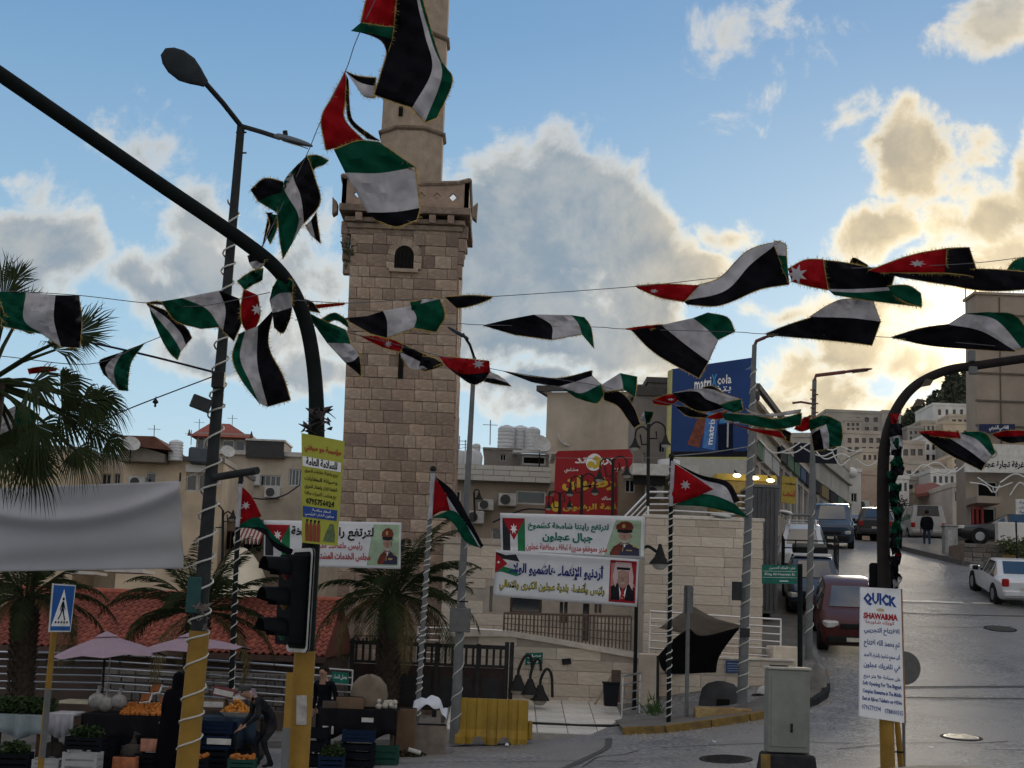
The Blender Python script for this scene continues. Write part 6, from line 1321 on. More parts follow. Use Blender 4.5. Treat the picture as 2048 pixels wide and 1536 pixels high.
# small green signs near the gate
S = flat_sheet([(1051,1306),(1086,1305),(1085,1328),(1051,1330)], 36.9); t = tag(board(S, 'prayer_room_sign', M('street_green'), None, .03), 'small green Arabic sign on the ramp wall above the old lamps', 'sign'); PLOC[t.name] = Vector((0,0,0))
put_text(S, ar('مصلى'), (.12,.55,.88,.9), W_, t, .02); put_text(S, ar('الرجال'), (.12,.12,.88,.48), W_, t, .02)
S = flat_sheet([(664,1343),(697,1346),(697,1368),(664,1365)], 33.9); t = tag(board(S, 'prayer_room_sign', M('street_green'), None, .03), 'small green Arabic sign on the steel railing left of the gate', 'sign'); PLOC[t.name] = Vector((0,0,0))
put_text(S, ar('مصلى النساء'), (.1,.3,.9,.8), W_, t, .02)
for k, (x0, y0, x1, y1) in enumerate(((1330,1332,1368,1348),(1452,1321,1480,1346))):
    S = flat_sheet([(x0,y0),(x1,y0+1),(x1,y1),(x0,y1)], 37.3); t = tag(board(S, 'street_plate', M('plate_blue', (.02,.06,.16), .5), None, .03), ('dark blue plate on the low wall under the black awning','blue number plate on the low wall right of the awning')[k], 'sign'); PLOC[t.name] = Vector((0,0,0))
    for j in range(4): put_poly(S, [(.1,.15+j*.2),(.9,.15+j*.2),(.9,.2+j*.2),(.1,.2+j*.2)], M('plate_grey', (.3,.33,.38)), t, 'rule')
# rails on top of the stone block
railing('steel_railing', 'pale railing on top of the stone block behind the flag', [at(1297,984,41.5), at(1345,984,41.5), at(1500,993,41.5)], 5, .17, .022)
railing('steel_railing', 'sloping stair rail beside the twin lamp left of the stone block', [at(1250,1033,42), at(1297,984,42)], 4, .17, .022)
railing('steel_railing', 'steel railing on the annexe roof left of the banners', [at(890,1074,44), at(1000,1090,44)], 4, .15, .02)
# ================================================================== flags, strings and wires
clothm = dict(spec=.15, rough=.85, var=.18, scale=5, bump=.6, bscale=8, trans=.55)
CR, CK, CW, CG, CGO = M('flag_red', (.42,.012,.02), **clothm), M('flag_black', (.006,.006,.010), .9, var=.1, scale=7, bump=.15, trans=.2, spec=.15), M('flag_white', (.60,.59,.62), **clothm), M('flag_green', (.006,.12,.07), **clothm), M('flag_gold', (.42,.30,.10), .8, var=.3, scale=20, trans=.35)
FM = {'r': CR, 'k': CK, 'w': CW, 'g': CG, 'o': CGO}; FI = {c: i for i, c in enumerate('rkwgo')}
def flag(label, Y, patches, star=None, fringe='all', amp=.09, group='flags on the strings', hl=.05, seed=1, tilt=0):
    """patches: (colours, rows): rows of pixel points, one colour for each strip between two rows; every patch is sewn as a waving sheet about Y"""
    rg_ = random.Random(seed*17+len(label)); b = MB(); fr = MB(); allp = [p for c, rows in patches for r in rows for p in r]
    cx, cy = sum(p[0] for p in allp)/len(allp), sum(p[1] for p in allp)/len(allp); th = thing('flag', label, 'flag', at(cx, cy, Y), group)
    span = max(p[0] for p in allp)-min(p[0] for p in allp)+max(p[1] for p in allp)-min(p[1] for p in allp)
    def P(x, y, ph, k):
        q = (x-cx)/max(span,1)*2*math.pi; s_ = (y-cy)/max(span,1)*2*math.pi
        d = amp*(math.sin(q*1.7+ph)+.6*math.sin(s_*2.3+q*.8+ph*1.7)+.35*math.sin(q*4.3-s_*3.1+ph)+.26*math.sin(q*9.1+s_*6.3+ph*2)+.2*math.sin(s_*13-q*7+ph))+k*.035+tilt*(x-cx)*Y/F
        return at(x, y, Y+d)
    for k, (cols, rows) in enumerate(patches):
        ph = rg_.uniform(0, 6.28)*(1 if k == 0 else .3); dens = []
        n = max(len(r) for r in rows); rr = [catmull([(x, y, 0) for x, y in r], 8) if len(r) == n else catmull([(x, y, 0) for x, y in r], max(1, 8*(n-1)//(len(r)-1))) for r in rows]
        m_ = min(len(r) for r in rr); rr = [[r[round(i*(len(r)-1)/(m_-1))] for i in range(m_)] for r in rr]
        full = [rr[0]]; cl = []
        for a, c, col in zip(rr, rr[1:], cols):
            for q in range(1, 5): full.append([p.lerp(s_, q/4) for p, s_ in zip(a, c)]); cl.append(FI[col])
        G3 = [[P(p.x, p.y, ph, k) for p in r] for r in full]
        b.grid(G3, mfun=lambda i, j: cl[i])
        if fringe and (fringe == 'all' or k in fringe):
            edge = [(G3[0], G3[1]), (G3[-1], G3[-2]), ([r[-1] for r in G3], [r[-2] for r in G3])]
            for e, inn in edge:
                outs = []
                for i in range(len(e)):
                    o_ = e[i]-inn[i]; outs.append(o_.normalized() if o_.length > 1e-5 else Vector((0,0,-1)))
                fr.grid([[p-o_*.004+Vector((0,-.004,0)) for p, o_ in zip(e, outs)], [p+o_*hl*.16+Vector((0,-.004,0)) for p, o_ in zip(e, outs)]])
                for i in range(len(e)-1):
                    L_ = (e[i+1]-e[i]).length; nn = max(1, int(L_/.011)); out = outs[i]
                    for q in range(nn):
                        p = e[i].lerp(e[i+1], q/nn); w_ = (e[i+1]-e[i]).normalized()*.003; d = (out+Vector((rg_.gauss(0,.45), rg_.gauss(0,.4), rg_.gauss(-.3,.4)))).normalized()*hl*rg_.uniform(.3, 1.1)
                        fr.face([p-w_, p+w_, p+d+w_*.4, p+d-w_*.4])
    b.build('cloth', [CR, CK, CW, CG, CGO], th, smooth=True, solid=.003, recalc=False)
    if fr.f: tag(fr.build('fringe', CGO, th, recalc=False), kind='stuff')
    if star:
        x, y, r, rot = star[:4]; k = star[4] if len(star) > 4 else 1; s_ = MB(); ctr = at(x, y, Y-.22); pts = []
        off = P(x, y, 0, 0)
        for i in range(14):
            rr_ = r if i % 2 == 0 else r*.45; a = math.pi*i/7+rot; pts.append(at(x+rr_*math.sin(a), y+rr_*k*math.cos(a), Y-amp*1.9-.03))
        s_.face(pts); s_.build('star', CW, th, solid=.004)
    return th
N_ = [0]
def fl(label, Y, patches, **kw): N_[0] += 1; return flag(label, Y, patches, seed=N_[0], **kw)
# --- the string that climbs from the mast to the top of the picture
fl('large flag with broad black panel at the very top before the minaret', 13.2, [
    ('kwg', [[(790,-60),(793,0),(780,80),(767,130),(748,190)],[(828,-60),(834,0),(850,70),(864,140),(824,216)],[(834,-60),(840,0),(866,90),(884,150),(850,245)],[(838,-60),(846,0),(880,115),(905,160),(874,236)]]),
    ('r', [[(790,-60),(792,0),(787,55)],[(748,-50),(732,0),(722,45)]]), ('gk', [[(722,45),(760,52),(788,54)],[(702,62),(745,68),(784,78)],[(735,66),(765,85),(775,112)]]),
    ('kw', [[(690,142),(715,152),(752,156)],[(695,147),(720,165),(750,172)],[(712,172),(728,192),(750,196)]])], hl=.045)
fl('large flag of red, green and white hanging before the minaret balcony', 13.8, [
    ('gwk', [[(668,300),(715,282),(758,284)],[(690,345),(760,346),(830,334)],[(735,425),(790,424),(840,416)],[(752,440),(792,453),(834,440)]]),
    ('r', [[(691,142),(664,195),(643,238),(652,300)],[(692,165),(690,205),(690,240),(728,282)]]), ('k', [[(693,150),(692,205),(700,245),(735,278)],[(697,160),(701,225),(715,250),(760,282)]]),
    ('o', [[(688,284),(720,290),(745,308)],[(684,292),(715,302),(740,314)]]), ('o', [[(740,332),(772,316),(815,332)],[(744,338),(772,324),(830,342)]])], hl=.05)
fl('tattered black and green flag just above the bend of the traffic mast', 14.4, [
    ('kwg', [[(614,312),(628,350),(640,405),(608,447)],[(612,313),(586,345),(602,395),(608,442)],[(609,316),(567,368),(597,432),(586,484)],[(606,320),(559,402),(558,462),(566,518)]]),
    ('kg', [[(567,364),(530,357),(502,379)],[(566,384),(545,390),(516,402)],[(561,418),(553,424),(545,420)]]), ('g', [[(613,312),(635,311),(657,321)],[(624,345),(632,335),(648,330)]]),
    ('kg', [[(533,424),(540,450),(533,470)],[(542,428),(547,455),(536,480)],[(556,430),(553,460),(541,488)]]), ('wk', [[(612,450),(620,468)],[(622,440),(631,478)],[(632,425),(641,487)]])], hl=.05)
fl('knotted scrap of dark flag on the traffic mast arm', 14.5, [('kw', [[(495,512),(512,505),(530,510)],[(498,525),(512,522),(530,520)],[(502,532),(514,538),(528,530)]]), ('k', [[(545,425),(530,480)],[(538,425),(522,505)]])], hl=.05)
fl('small green flag under the knotted scrap', 14.6, [('g', [[(527,537),(505,542),(474,562)],[(525,560),(505,570),(490,580)]])], hl=.05)
fl('red, white and black flag drooping beside the left street lamp', 14.8, [
    ('kwg', [[(548,618),(537,690),(566,752),(581,800)],[(516,652),(514,720),(524,770),(536,813)],[(490,662),(480,715),(500,765),(518,806)],[(478,668),(465,715),(482,758),(512,799)]]),
    ('r', [[(488,578),(482,615),(484,645),(497,670)],[(515,590),(520,620),(518,640),(508,662)],[(546,614),(540,628),(534,645),(520,655)]])], star=(514,619,12,.4), hl=.04)
fl('flag wrapped round the bend of the traffic mast', 14.5, [('gwk', [[(545,575),(562,553),(586,562)],[(539,600),(560,586),(585,586)],[(545,626),(562,622),(584,615)],[(548,655),(566,666),(580,640)]])], hl=.05)
fl('green, white and black flag billowing left of the left street lamp', 15.2, [
    ('kwg', [[(478,597),(484,640),(468,682)],[(438,581),(451,618),(446,662)],[(364,596),(412,617),(440,654)],[(322,603),(352,642),(402,658)]]),
    ('kwg', [[(291,605),(338,625),(372,655),(384,676)],[(294,609),(333,636),(360,664),(372,690)],[(299,617),(322,645),(346,675),(362,702)],[(302,629),(324,680),(340,706),(355,720)]]), ('k', [[(292,606),(310,603),(325,604)],[(294,609),(310,608),(328,610)]])], hl=.03)
fl('green, white and black flag hanging flat at the left edge before the palm', 15.5, [('kwg', [[(158,591),(164,640),(160,696)],[(111,590),(108,640),(122,694)],[(52,585),(48,640),(84,668)],[(-10,583),(8,625),(2,652)]]), ('g', [[(0,600),(10,630),(70,665)],[(0,615),(5,640),(60,668)]])], hl=.03)
fl('small green-ended flag on the wire left of the street lamp', 17.0, [('kwg', [[(216,713),(199,723),(206,746),(216,756)],[(238,706),(212,732),(215,752),(226,768)],[(247,702),(229,735),(230,760),(238,780)],[(290,686),(264,722),(257,755),(256,782)]])], hl=.03)
fl('white and green flag half hidden by the left palm fronds', 17.4, [('wg', [[(-10,832),(-10,866)],[(32,811),(24,872)],[(78,828),(58,874)]])], hl=.03)
fl('scrap of red flag caught in the left palm', 17.2, [('r', [[(55,738),(85,733),(115,736)],[(58,748),(85,745),(112,742)]])], hl=.03)
# --- cluster between the mast and the minaret
fl('green and white flag streaming down right of the traffic mast', 15.0, [
    ('gwk', [[(610,622),(645,640),(692,660)],[(654,686),(678,686),(702,688)],[(690,725),(706,722),(719,711)],[(713,744),(719,750),(723,754)]]),
    ('r', [[(610,612),(650,608),(691,606)],[(612,620),(640,616),(688,610)]]), ('k', [[(600,600),(615,600),(627,606)],[(604,618),(620,622),(640,626)]]), ('g', [[(640,640),(668,626),(692,638)],[(650,650),(672,640),(700,658)]])], hl=.045)
fl('long black, white and green flag streaming across the minaret', 15.6, [
    ('kkwg', [[(690,636),(694,640),(700,644)],[(735,632),(740,650),(742,668)],[(766,622),(774,642),(774,676)],[(822,612),(833,635),(828,656)],[(880,598),(890,632),(872,664)]]),
    ('w', [[(836,600),(860,596),(888,598)],[(840,612),(862,606),(888,606)]]), ('k', [[(890,594),(940,591),(985,593)],[(914,617),(946,611),(982,598)]]), ('g', [[(820,604),(842,600)],[(824,622),(846,618)]])], hl=.05)
fl('red and black flag with white star twisting before the minaret', 16.2, [
    ('r', [[(720,672),(765,673),(806,688)],[(736,681),(770,696),(801,704)]]), ('kw', [[(803,687),(835,702),(886,726)],[(800,704),(830,718),(862,735)],[(802,714),(822,738),(848,740)]]), ('k', [[(845,712),(868,716),(888,730)],[(838,732),(850,742),(880,734)]])], star=(776,688,8,.3), hl=.04)
fl('red flag with white star draped over the single-head street lamp', 16.8, [
    ('rk', [[(878,712),(930,717),(978,722)],[(893,733),(926,748),(980,744)],[(914,750),(945,769),(968,762)]]), ('wk', [[(972,744),(990,748),(1008,758)],[(970,756),(990,758),(1016,766)],[(968,763),(985,767),(1023,773)]])], star=(957,728,13,.2,.8), hl=.03)
# --- upper string to the right
fl('black, white and green flag with a pointed left end, alone in the sky', 17.5, [('kkwg', [[(968,650),(968,651),(969,652)],[(1015,639),(1022,655),(1030,670)],[(1068,629),(1102,650),(1104,680)],[(1142,630),(1157,648),(1164,669)],[(1168,634),(1182,655),(1188,697)]])], hl=.03)
fl('broad flag with large black panel left of the cola billboard top', 17.8, [('kwg', [[(1262,660),(1312,708),(1398,757)],[(1322,650),(1372,690),(1417,723)],[(1386,636),(1416,660),(1436,680)],[(1415,625),(1455,635),(1470,663)]]), ('r', [[(1245,658),(1290,652),(1326,649)],[(1258,660),(1290,660),(1322,654)]])], hl=.03)
fl('long white and black flag rising to the right above the broad flag', 17.0, [
    ('wk', [[(1393,571),(1440,555),(1495,502),(1562,481)],[(1366,602),(1450,582),(1500,530),(1548,492)],[(1374,609),(1440,611),(1520,579),(1578,569)]]), ('r', [[(1270,572),(1330,568),(1398,571)],[(1276,577),(1320,595),(1368,604)]]), ('wg', [[(1548,482),(1560,484),(1572,489)],[(1553,510),(1562,511),(1573,512)],[(1557,530),(1566,540),(1578,568)]])], star=(1308,582,9,.1,.5), hl=.04)
fl('red flag with large white star in the upper right string', 17.2, [
    ('r', [[(1576,538),(1610,520),(1646,519)],[(1583,563),(1620,573),(1656,580)]]), ('kwg', [[(1642,520),(1700,527),(1790,547)],[(1655,578),(1712,578),(1782,574)],[(1660,583),(1720,585),(1790,580)],[(1668,590),(1745,602),(1843,614)]]), ('gg', [[(1775,572),(1815,571),(1841,586)],[(1780,580),(1815,586),(1843,600)],[(1785,590),(1815,606),(1843,614)]]), ('k', [[(1700,525),(1708,516),(1735,530)],[(1700,532),(1712,528),(1735,538)]])], star=(1594,549,21,.2,1), hl=.05)
fl('dark red flag with thin star at the top right edge', 17.0, [
    ('r', [[(1737,541),(1820,511),(1893,497)],[(1760,546),(1820,546),(1891,546)]]), ('k', [[(1892,497),(1915,496),(1938,495)],[(1890,546),(1930,550),(1958,556)]]), ('k', [[(1768,546),(1890,546),(1962,538),(2070,545)],[(1800,555),(1890,569),(1975,582),(2070,578)]]), ('g', [[(2008,548),(2030,521),(2070,510)],[(2010,553),(2035,556),(2070,558)]])], star=(1835,527,17,.5,.45), hl=.045)
fl('white over black flag with a pointed left end in the lower right string', 17.6, [('wk', [[(1618,634),(1680,600),(1746,602)],[(1622,634),(1700,636),(1761,643)],[(1636,679),(1690,684),(1744,691)]]), ('k', [[(1530,668),(1575,650),(1632,632)],[(1534,670),(1590,675),(1640,679)]]), ('g', [[(1700,598),(1718,594),(1742,602)],[(1706,606),(1720,610),(1740,606)]])], hl=.035)
fl('black, white and green flag at the right edge in front of the tower', 17.8, [('kwg', [[(1783,675),(1872,693),(2032,704)],[(1895,649),(1962,662),(2028,700)],[(1928,627),(1992,640),(2044,697)],[(1978,624),(2032,632),(2070,690)]]), ('k', [[(1783,674),(1840,657),(1897,648)],[(1786,677),(1842,680),(1890,690)]])], hl=.03)
# --- lower right string
fl('folded black, white and green flag left of the twin gooseneck lamp', 19.0, [
    ('kwg', [[(1005,742),(1060,752),(1120,756),(1184,741)],[(1062,764),(1092,770),(1120,772),(1184,752)],[(1120,773),(1145,782),(1165,786),(1202,768)],[(1152,796),(1175,803),(1195,806),(1208,790)]]),
    ('wg', [[(1202,770),(1206,776),(1210,784)],[(1240,746),(1244,760),(1247,778)],[(1274,753),(1273,775),(1270,796)]]), ('k', [[(1204,780),(1240,784),(1266,812),(1281,848)],[(1208,800),(1235,812),(1256,840),(1268,856)]])], hl=.03)
fl('small white and green flag tip above the twin gooseneck lamp', 19.4, [('wg', [[(1281,836),(1285,846)],[(1288,822),(1292,849)],[(1308,824),(1300,844)]])], hl=.03)
fl('twisted white, black and red flag in front of the cola billboard', 19.8, [
    ('r', [[(1304,800),(1335,789),(1363,788)],[(1308,808),(1335,811),(1359,800)]]), ('kw', [[(1358,802),(1392,821),(1420,823),(1446,816)],[(1345,786),(1392,783),(1412,798),(1442,810)],[(1382,778),(1420,778),(1450,788),(1480,798)]]), ('g', [[(1440,810),(1462,802),(1482,798)],[(1450,819),(1470,825),(1486,820)]]), ('k', [[(1405,775),(1425,772),(1450,788)],[(1408,780),(1425,784),(1446,790)]])], star=(1342,799,8,.2,.4), hl=.03)
fl('green and red flag stretched right of the billboard bottles', 20.2, [
    ('gg', [[(1444,826),(1500,829),(1550,838),(1603,826)],[(1446,834),(1505,842),(1550,848),(1603,838)],[(1450,840),(1520,854),(1560,858),(1601,850)]]), ('r', [[(1414,834),(1440,824),(1456,822)],[(1420,838),(1440,838),(1450,834)]]), ('w', [[(1490,817),(1530,828),(1602,819)],[(1495,823),(1530,834),(1600,826)]]), ('r', [[(1450,842),(1500,856),(1560,862)],[(1470,850),(1520,866),(1572,878)]]), ('k', [[(1352,812),(1380,815),(1420,832)],[(1356,818),(1375,832),(1412,836)]])], star=(1474,845,8,.2,.3), hl=.03)
fl('green flag with white and black stripes above the climbing street', 20.5, [
    ('kwg', [[(1623,868),(1625,885),(1628,902)],[(1640,858),(1645,880),(1648,899)],[(1652,848),(1658,870),(1658,895)],[(1682,845),(1685,870),(1682,892)]]), ('g', [[(1617,840),(1650,831),(1683,845)],[(1620,862),(1640,853),(1662,848)]]), ('r', [[(1602,838),(1612,834),(1622,830)],[(1588,858),(1604,863),(1619,858)]]), ('k', [[(1555,858),(1570,860),(1582,866)],[(1566,878),(1574,882),(1580,884)]])], hl=.03)
fl('red-pointed flag with white band left of the white Arabic sign', 21, [('kwg', [[(1838,866),(1890,904),(1963,941)],[(1893,873),(1936,900),(1971,926)],[(1921,866),(1955,880),(1984,912)],[(1932,863),(1972,867),(1991,906)]]), ('r', [[(1835,863),(1870,861),(1917,864)],[(1848,869),(1880,874),(1922,877)]])], hl=.03)
fl('red and black flag cut by the right edge beside the Arabic sign', 21, [('rk', [[(1983,868),(2015,861),(2070,862)],[(1990,873),(2020,873),(2070,870)],[(1996,877),(2020,886),(2070,883)]])], hl=.03)
# --- flags on the three flag poles
pf = dict(fringe=None, group='flags on poles', amp=.07)
def sleeve(th, a, c, Y): b = MB(); b.tube([at(*a, Y), at(*c, Y)], .045, 8); b.build('sleeve', CW, th)
t = fl('flag drooping from the pole beside the left street lamp', 31.5, [('gk', [[(476,1051),(512,1034),(532,1052),(562,1088)],[(478,1056),(526,1056),(548,1082),(588,1100)],[(500,1054),(530,1070),(550,1096),(580,1112)]]), ('r', [[(481,970),(504,994),(523,1032)],[(476,1053),(495,1046),(521,1034)]])], star=(492,1011,9,0), **pf); sleeve(t, (481,968), (475,1054), 31.5)
t = fl('flag blowing right from the pole next to the minaret', 31.1, [('kwg', [[(868,951),(908,984),(940,1040),(967,1092)],[(890,985),(912,1020),(938,1056),(962,1095)],[(900,1020),(915,1026),(932,1048),(958,1095)],[(863,1035),(902,1042),(932,1084),(969,1098)]]), ('r', [[(866,950),(890,984),(914,1024)],[(860,1035),(885,1022),(912,1025)]])], **pf); sleeve(t, (866,947), (860,1036), 31.1)
t = fl('flag with white star spread out from the right-hand corner pole', 33.1, [('kwg', [[(1347,924),(1402,950),(1456,964),(1480,1002)],[(1382,947),(1410,961),(1450,973),(1468,1006)],[(1404,988),(1425,990),(1446,997),(1470,1008)],[(1346,1010),(1410,1014),(1460,1025),(1498,1036)]]), ('r', [[(1346,925),(1385,950),(1426,978)],[(1343,1010),(1385,996),(1426,979)]])], star=(1371,970,11,0), **pf); sleeve(t, (1346,922), (1342,1012), 33.1)
# --- flags wound round the right-hand mast
ORD = 'topmost second third fourth fifth sixth seventh eighth ninth tenth eleventh twelfth thirteenth fourteenth lowest'.split()
rg_ = random.Random(4); wl = ['green','red','black and white','pale green','red and black','grey-green','white','dark green','red and white','mixed','green and red','faded']
for k in range(15):
    y = 848+k*22; x = 1790+rg_.uniform(-4, 8); w_, h_ = rg_.uniform(5, 14), rg_.uniform(20, 42); c = rg_.choice(['gk','kk','rk','kg','gk','kw','kk','kk'])
    pts = lambda f: [(x-w_+rg_.uniform(-4,4), y+h_*f+rg_.uniform(-5,5)), (x+rg_.uniform(-5,5), y+h_*f+rg_.uniform(-6,6)), (x+w_*.8+rg_.uniform(-6,6), y+h_*f+rg_.uniform(-6,8))]
    o = fl('crumpled flag wound round the right-hand mast', 26.75, [(c, [pts(-.6), pts(0), pts(.7)])], fringe=None, group='crumpled flags on the mast', amp=.1); o['label'] = '%s crumpled flag wound round the right-hand mast, counted from the top' % ORD[k]
# --- strings and wires
def wire(label, pts, r=.0045, m=None, name='string', cat='wire', sag=0):
    p = [at(*q) for q in pts]; b = MB(); q = catmull(p, 8); b.tube(q, r, 5); return tag(b.build(name, m or M('string_grey', (.12,.12,.14), .7)), label, cat, 'strings and wires')
wire('flag string climbing from the traffic mast to the top of the picture', [(770,-40,13.0),(715,75,13.2),(691,142,13.5),(643,239,13.8),(612,313,14.3),(560,420,14.4),(522,500,14.4)])
wire('flag string at the left edge above the palm', [(-30,580,15.6),(52,584,15.6),(160,591,15.5),(292,606,15.3),(400,612,15.1),(540,585,14.6)])
wire('upper flag string from the minaret to the right edge', [(585,600,14.6),(700,606,15.2),(830,598,15.5),(985,593,16.3),(1270,573,17),(1430,556,17.1),(1580,540,17.2),(1750,535,17.1),(1937,527,17),(2090,509,17)])
wire('middle flag string below the upper one', [(590,640,14.8),(760,640,16),(905,646,17),(970,650,17.5),(1188,654,17.7),(1250,658,17.8),(1470,664,17.7),(1532,668,17.6),(1785,675,17.8),(2080,700,17.9)])
wire('lowest flag string running to the cola billboard', [(620,650,14.9),(725,672,15.8),(880,712,16.5),(1006,742,18.4),(1200,772,19),(1305,800,19.6),(1450,826,20),(1620,835,20.5)])
wire('thick dark cable from the palm to the left street lamp', [(-20,645,17.6),(165,682,17.8),(300,712,17.9),(434,746,18)], .014, M('cable_dark', (.03,.025,.04)), 'cable')
wire('thin wire with a hanging bulb left of the street lamp', [(434,750,18),(315,795,17.9),(240,825,17.8),(100,885,17.6),(-20,925,17.5)], .008, M('cable_dark'), 'cable')
wire('thin wire holding the small green-ended flag', [(0,712,16.8),(180,728,16.9),(290,686,17),(345,664,17)], .005)
p = at(311,803,17.9); t = thing('hanging_bulb', 'small bulb holder hanging from the wire left of the street lamp', 'lamp', p); b = MB(); b.tube([at(312,793,17.9), p], .006, 5); b.build('cord', iron, t); b = MB(); b.lathe(p, [(.012,.03),(.035,0),(.035,-.015),(.012,-.03),(.015,-.06),(.004,-.07)], 10); b.build('holder', iron, t)
wire('thin cable from the right-hand flag pole to the tall street lamp', [(1343,912,33.2),(1420,905,33.8),(1505,892,34.6)], .012, M('cable_grey', (.2,.2,.2)), 'cable')
wire('thin cable from the minaret across the red sign to the flag pole', [(866,940,31.2),(930,895,32),(1100,915,33),(1343,915,33.2)], .005, M('cable_grey'), 'cable')
wire('sagging cable on the house front right of the minaret', [(985,1045,57.5),(1030,1025,57.5),(1060,1018,57.5),(1110,1022,57)], .03, M('cable_dark'), 'cable')
wire('sagging cable on the long pale house', [(470,985,84),(520,998,84),(565,992,84),(600,970,84)], .04, M('cable_dark'), 'cable')
# white light garlands across the climbing street
gar = [[(1520,880),(1545,905),(1575,900),(1600,885)], [(1560,905),(1590,905),(1625,885),(1660,900),(1680,893)], [(1600,893),(1640,912),(1665,905)], [(1625,895),(1650,918),(1680,908),(1700,915)], [(1680,893),(1710,903),(1725,900)], [(1662,898),(1680,930),(1700,918)],
       [(1712,918),(1735,932),(1760,920)], [(1795,935),(1820,950),(1845,930),(1870,940)], [(1860,945),(1890,950),(1915,935)], [(1845,935),(1875,925),(1905,945),(1930,930)], [(1955,955),(1990,975),(2025,965)], [(1985,975),(1990,985),(2000,970)], [(1940,965),(1970,970),(1985,985)], [(2000,965),(2030,948),(2060,960)], [(2020,990),(2040,965),(2060,985)]]
for k, g_ in enumerate(gar):
    b = MB(); b.tube(catmull([at(x, y, 50+.4*(k % 4)) for x, y in g_], 6), .024, 5)
    tag(b.build('light_garland', M('garland_white', (.6,.6,.57), .5), smooth=True), '%s loop of white light garland over the street, counted from the left' % (['leftmost']+ORD[1:14]+['last'])[k], 'garland', 'white light garlands')
# ================================================================== palms
palm_leaf = M('palm_leaf', (.03,.042,.018), .7, var=.4, scale=2.5, trans=.2); palm_leaf2 = M('palm_leaf_dry', (.13,.10,.045), .8, var=.4, scale=2.5, trans=.2)
palm_bark = M('palm_bark', (.055,.042,.033), .95, var=.4, scale=6, bump=.8)
def frond(base, az, elev, L_, droop, ll, n, rg_, th, m):
    b = MB(); h = Vector((math.cos(az), math.sin(az), 0)); pts = []; p = Vector(base); e = elev
    N = 14
    for i in range(N+1):
        pts.append(p.copy()); p = p+(h*math.cos(e)+Vector((0,0,1))*math.sin(e))*L_/N; e -= droop/N*(.5+1.2*i/N)
    b.tube(pts, [.022*(1-.8*i/N) for i in range(N+1)], 5); sd_ = Vector((-h.y, h.x, 0))
    for k in range(n):
        t = .12+.88*k/n; i = min(int(t*N), N-1); q = pts[i].lerp(pts[i+1], t*N-i); tan = (pts[i+1]-pts[i]).normalized(); up = sd_.cross(tan)
        l = ll*(.55+.9*math.sin(math.pi*min(1,t*1.05)))*.8
        for s_ in (-1, 1):
            d = (tan*.75+sd_*s_*.8+up*rg_.uniform(.0,.35)+Vector((0,0,-.12))).normalized(); w_ = tan*.016; m_ = q+d*l*.55; tip = q+d*l+Vector((0,0,-.12*l))
            b.face([q-w_*.6, q+w_*.6, m_+w_, tip, m_-w_])
    b.build('frond', m, th, recalc=False)
def date_palm(pb, pc, Y, r, L_, nf, label, seed):
    rg_ = random.Random(seed); a, c = at(*pb, Y), at(*pc, Y); th = thing('date_palm', label, 'palm tree', a, 'date palms'); b = MB()
    h = (c-a).length; path = [a-Vector((0,0,.3))]+[a.lerp(c, k/6)+Vector((rg_.gauss(0,.02),0,0)) for k in range(7)]
    b.tube(path, [r*.95, r*.95, r*.9, r*.88, r*.9, r*.95, r*1.05, r*.7], 12); tr = b.build('trunk', palm_bark, th, smooth=True); b = MB()
    nn = int(h/.11)
    for k in range(nn):
        for j in range(9):
            an = j*2*math.pi/9+(k % 2)*.35; z = k/nn; p = a.lerp(c, z); o_ = Vector((math.cos(an), math.sin(an), 0)); q = p+o_*r*(.92+.15*z); tt = Vector((-o_.y, o_.x, 0))*.055
            tip = q+o_*.07+Vector((0,0,.13)); b.add([q-tt, q+tt, tip+tt*.5, tip-tt*.5, q-o_*.03+Vector((0,0,.12))], [(0,1,2,3),(0,3,4),(1,4,2),(3,2,4)])
    tag(b.build('leaf_boots', palm_bark, tr, recalc=False), kind='stuff')
    for k in range(nf):
        az = k*2.399+rg_.uniform(-.2,.2); u = k/nf; el = R(82-105*u+rg_.uniform(-8,8)); dry = u > .85
        frond(c+Vector((math.cos(az), math.sin(az), 0))*r*.5, az, el, L_*rg_.uniform(.8,1.1), R(60+50*u), .34, 42, rg_, th, palm_leaf2 if dry else palm_leaf)
date_palm((772,1412), (786,1190), 35.2, .27, 2.3, 34, 'date palm standing in front of the dark gate below the minaret', 3)
date_palm((38,1420), (52,1195), 32.5, .26, 2.1, 30, 'date palm at the left edge behind the crossing sign', 8)
date_palm((384,1400), (398,1225), 33.2, .22, 2.2, 30, 'date palm half hidden behind the left street lamp and umbrellas', 14)
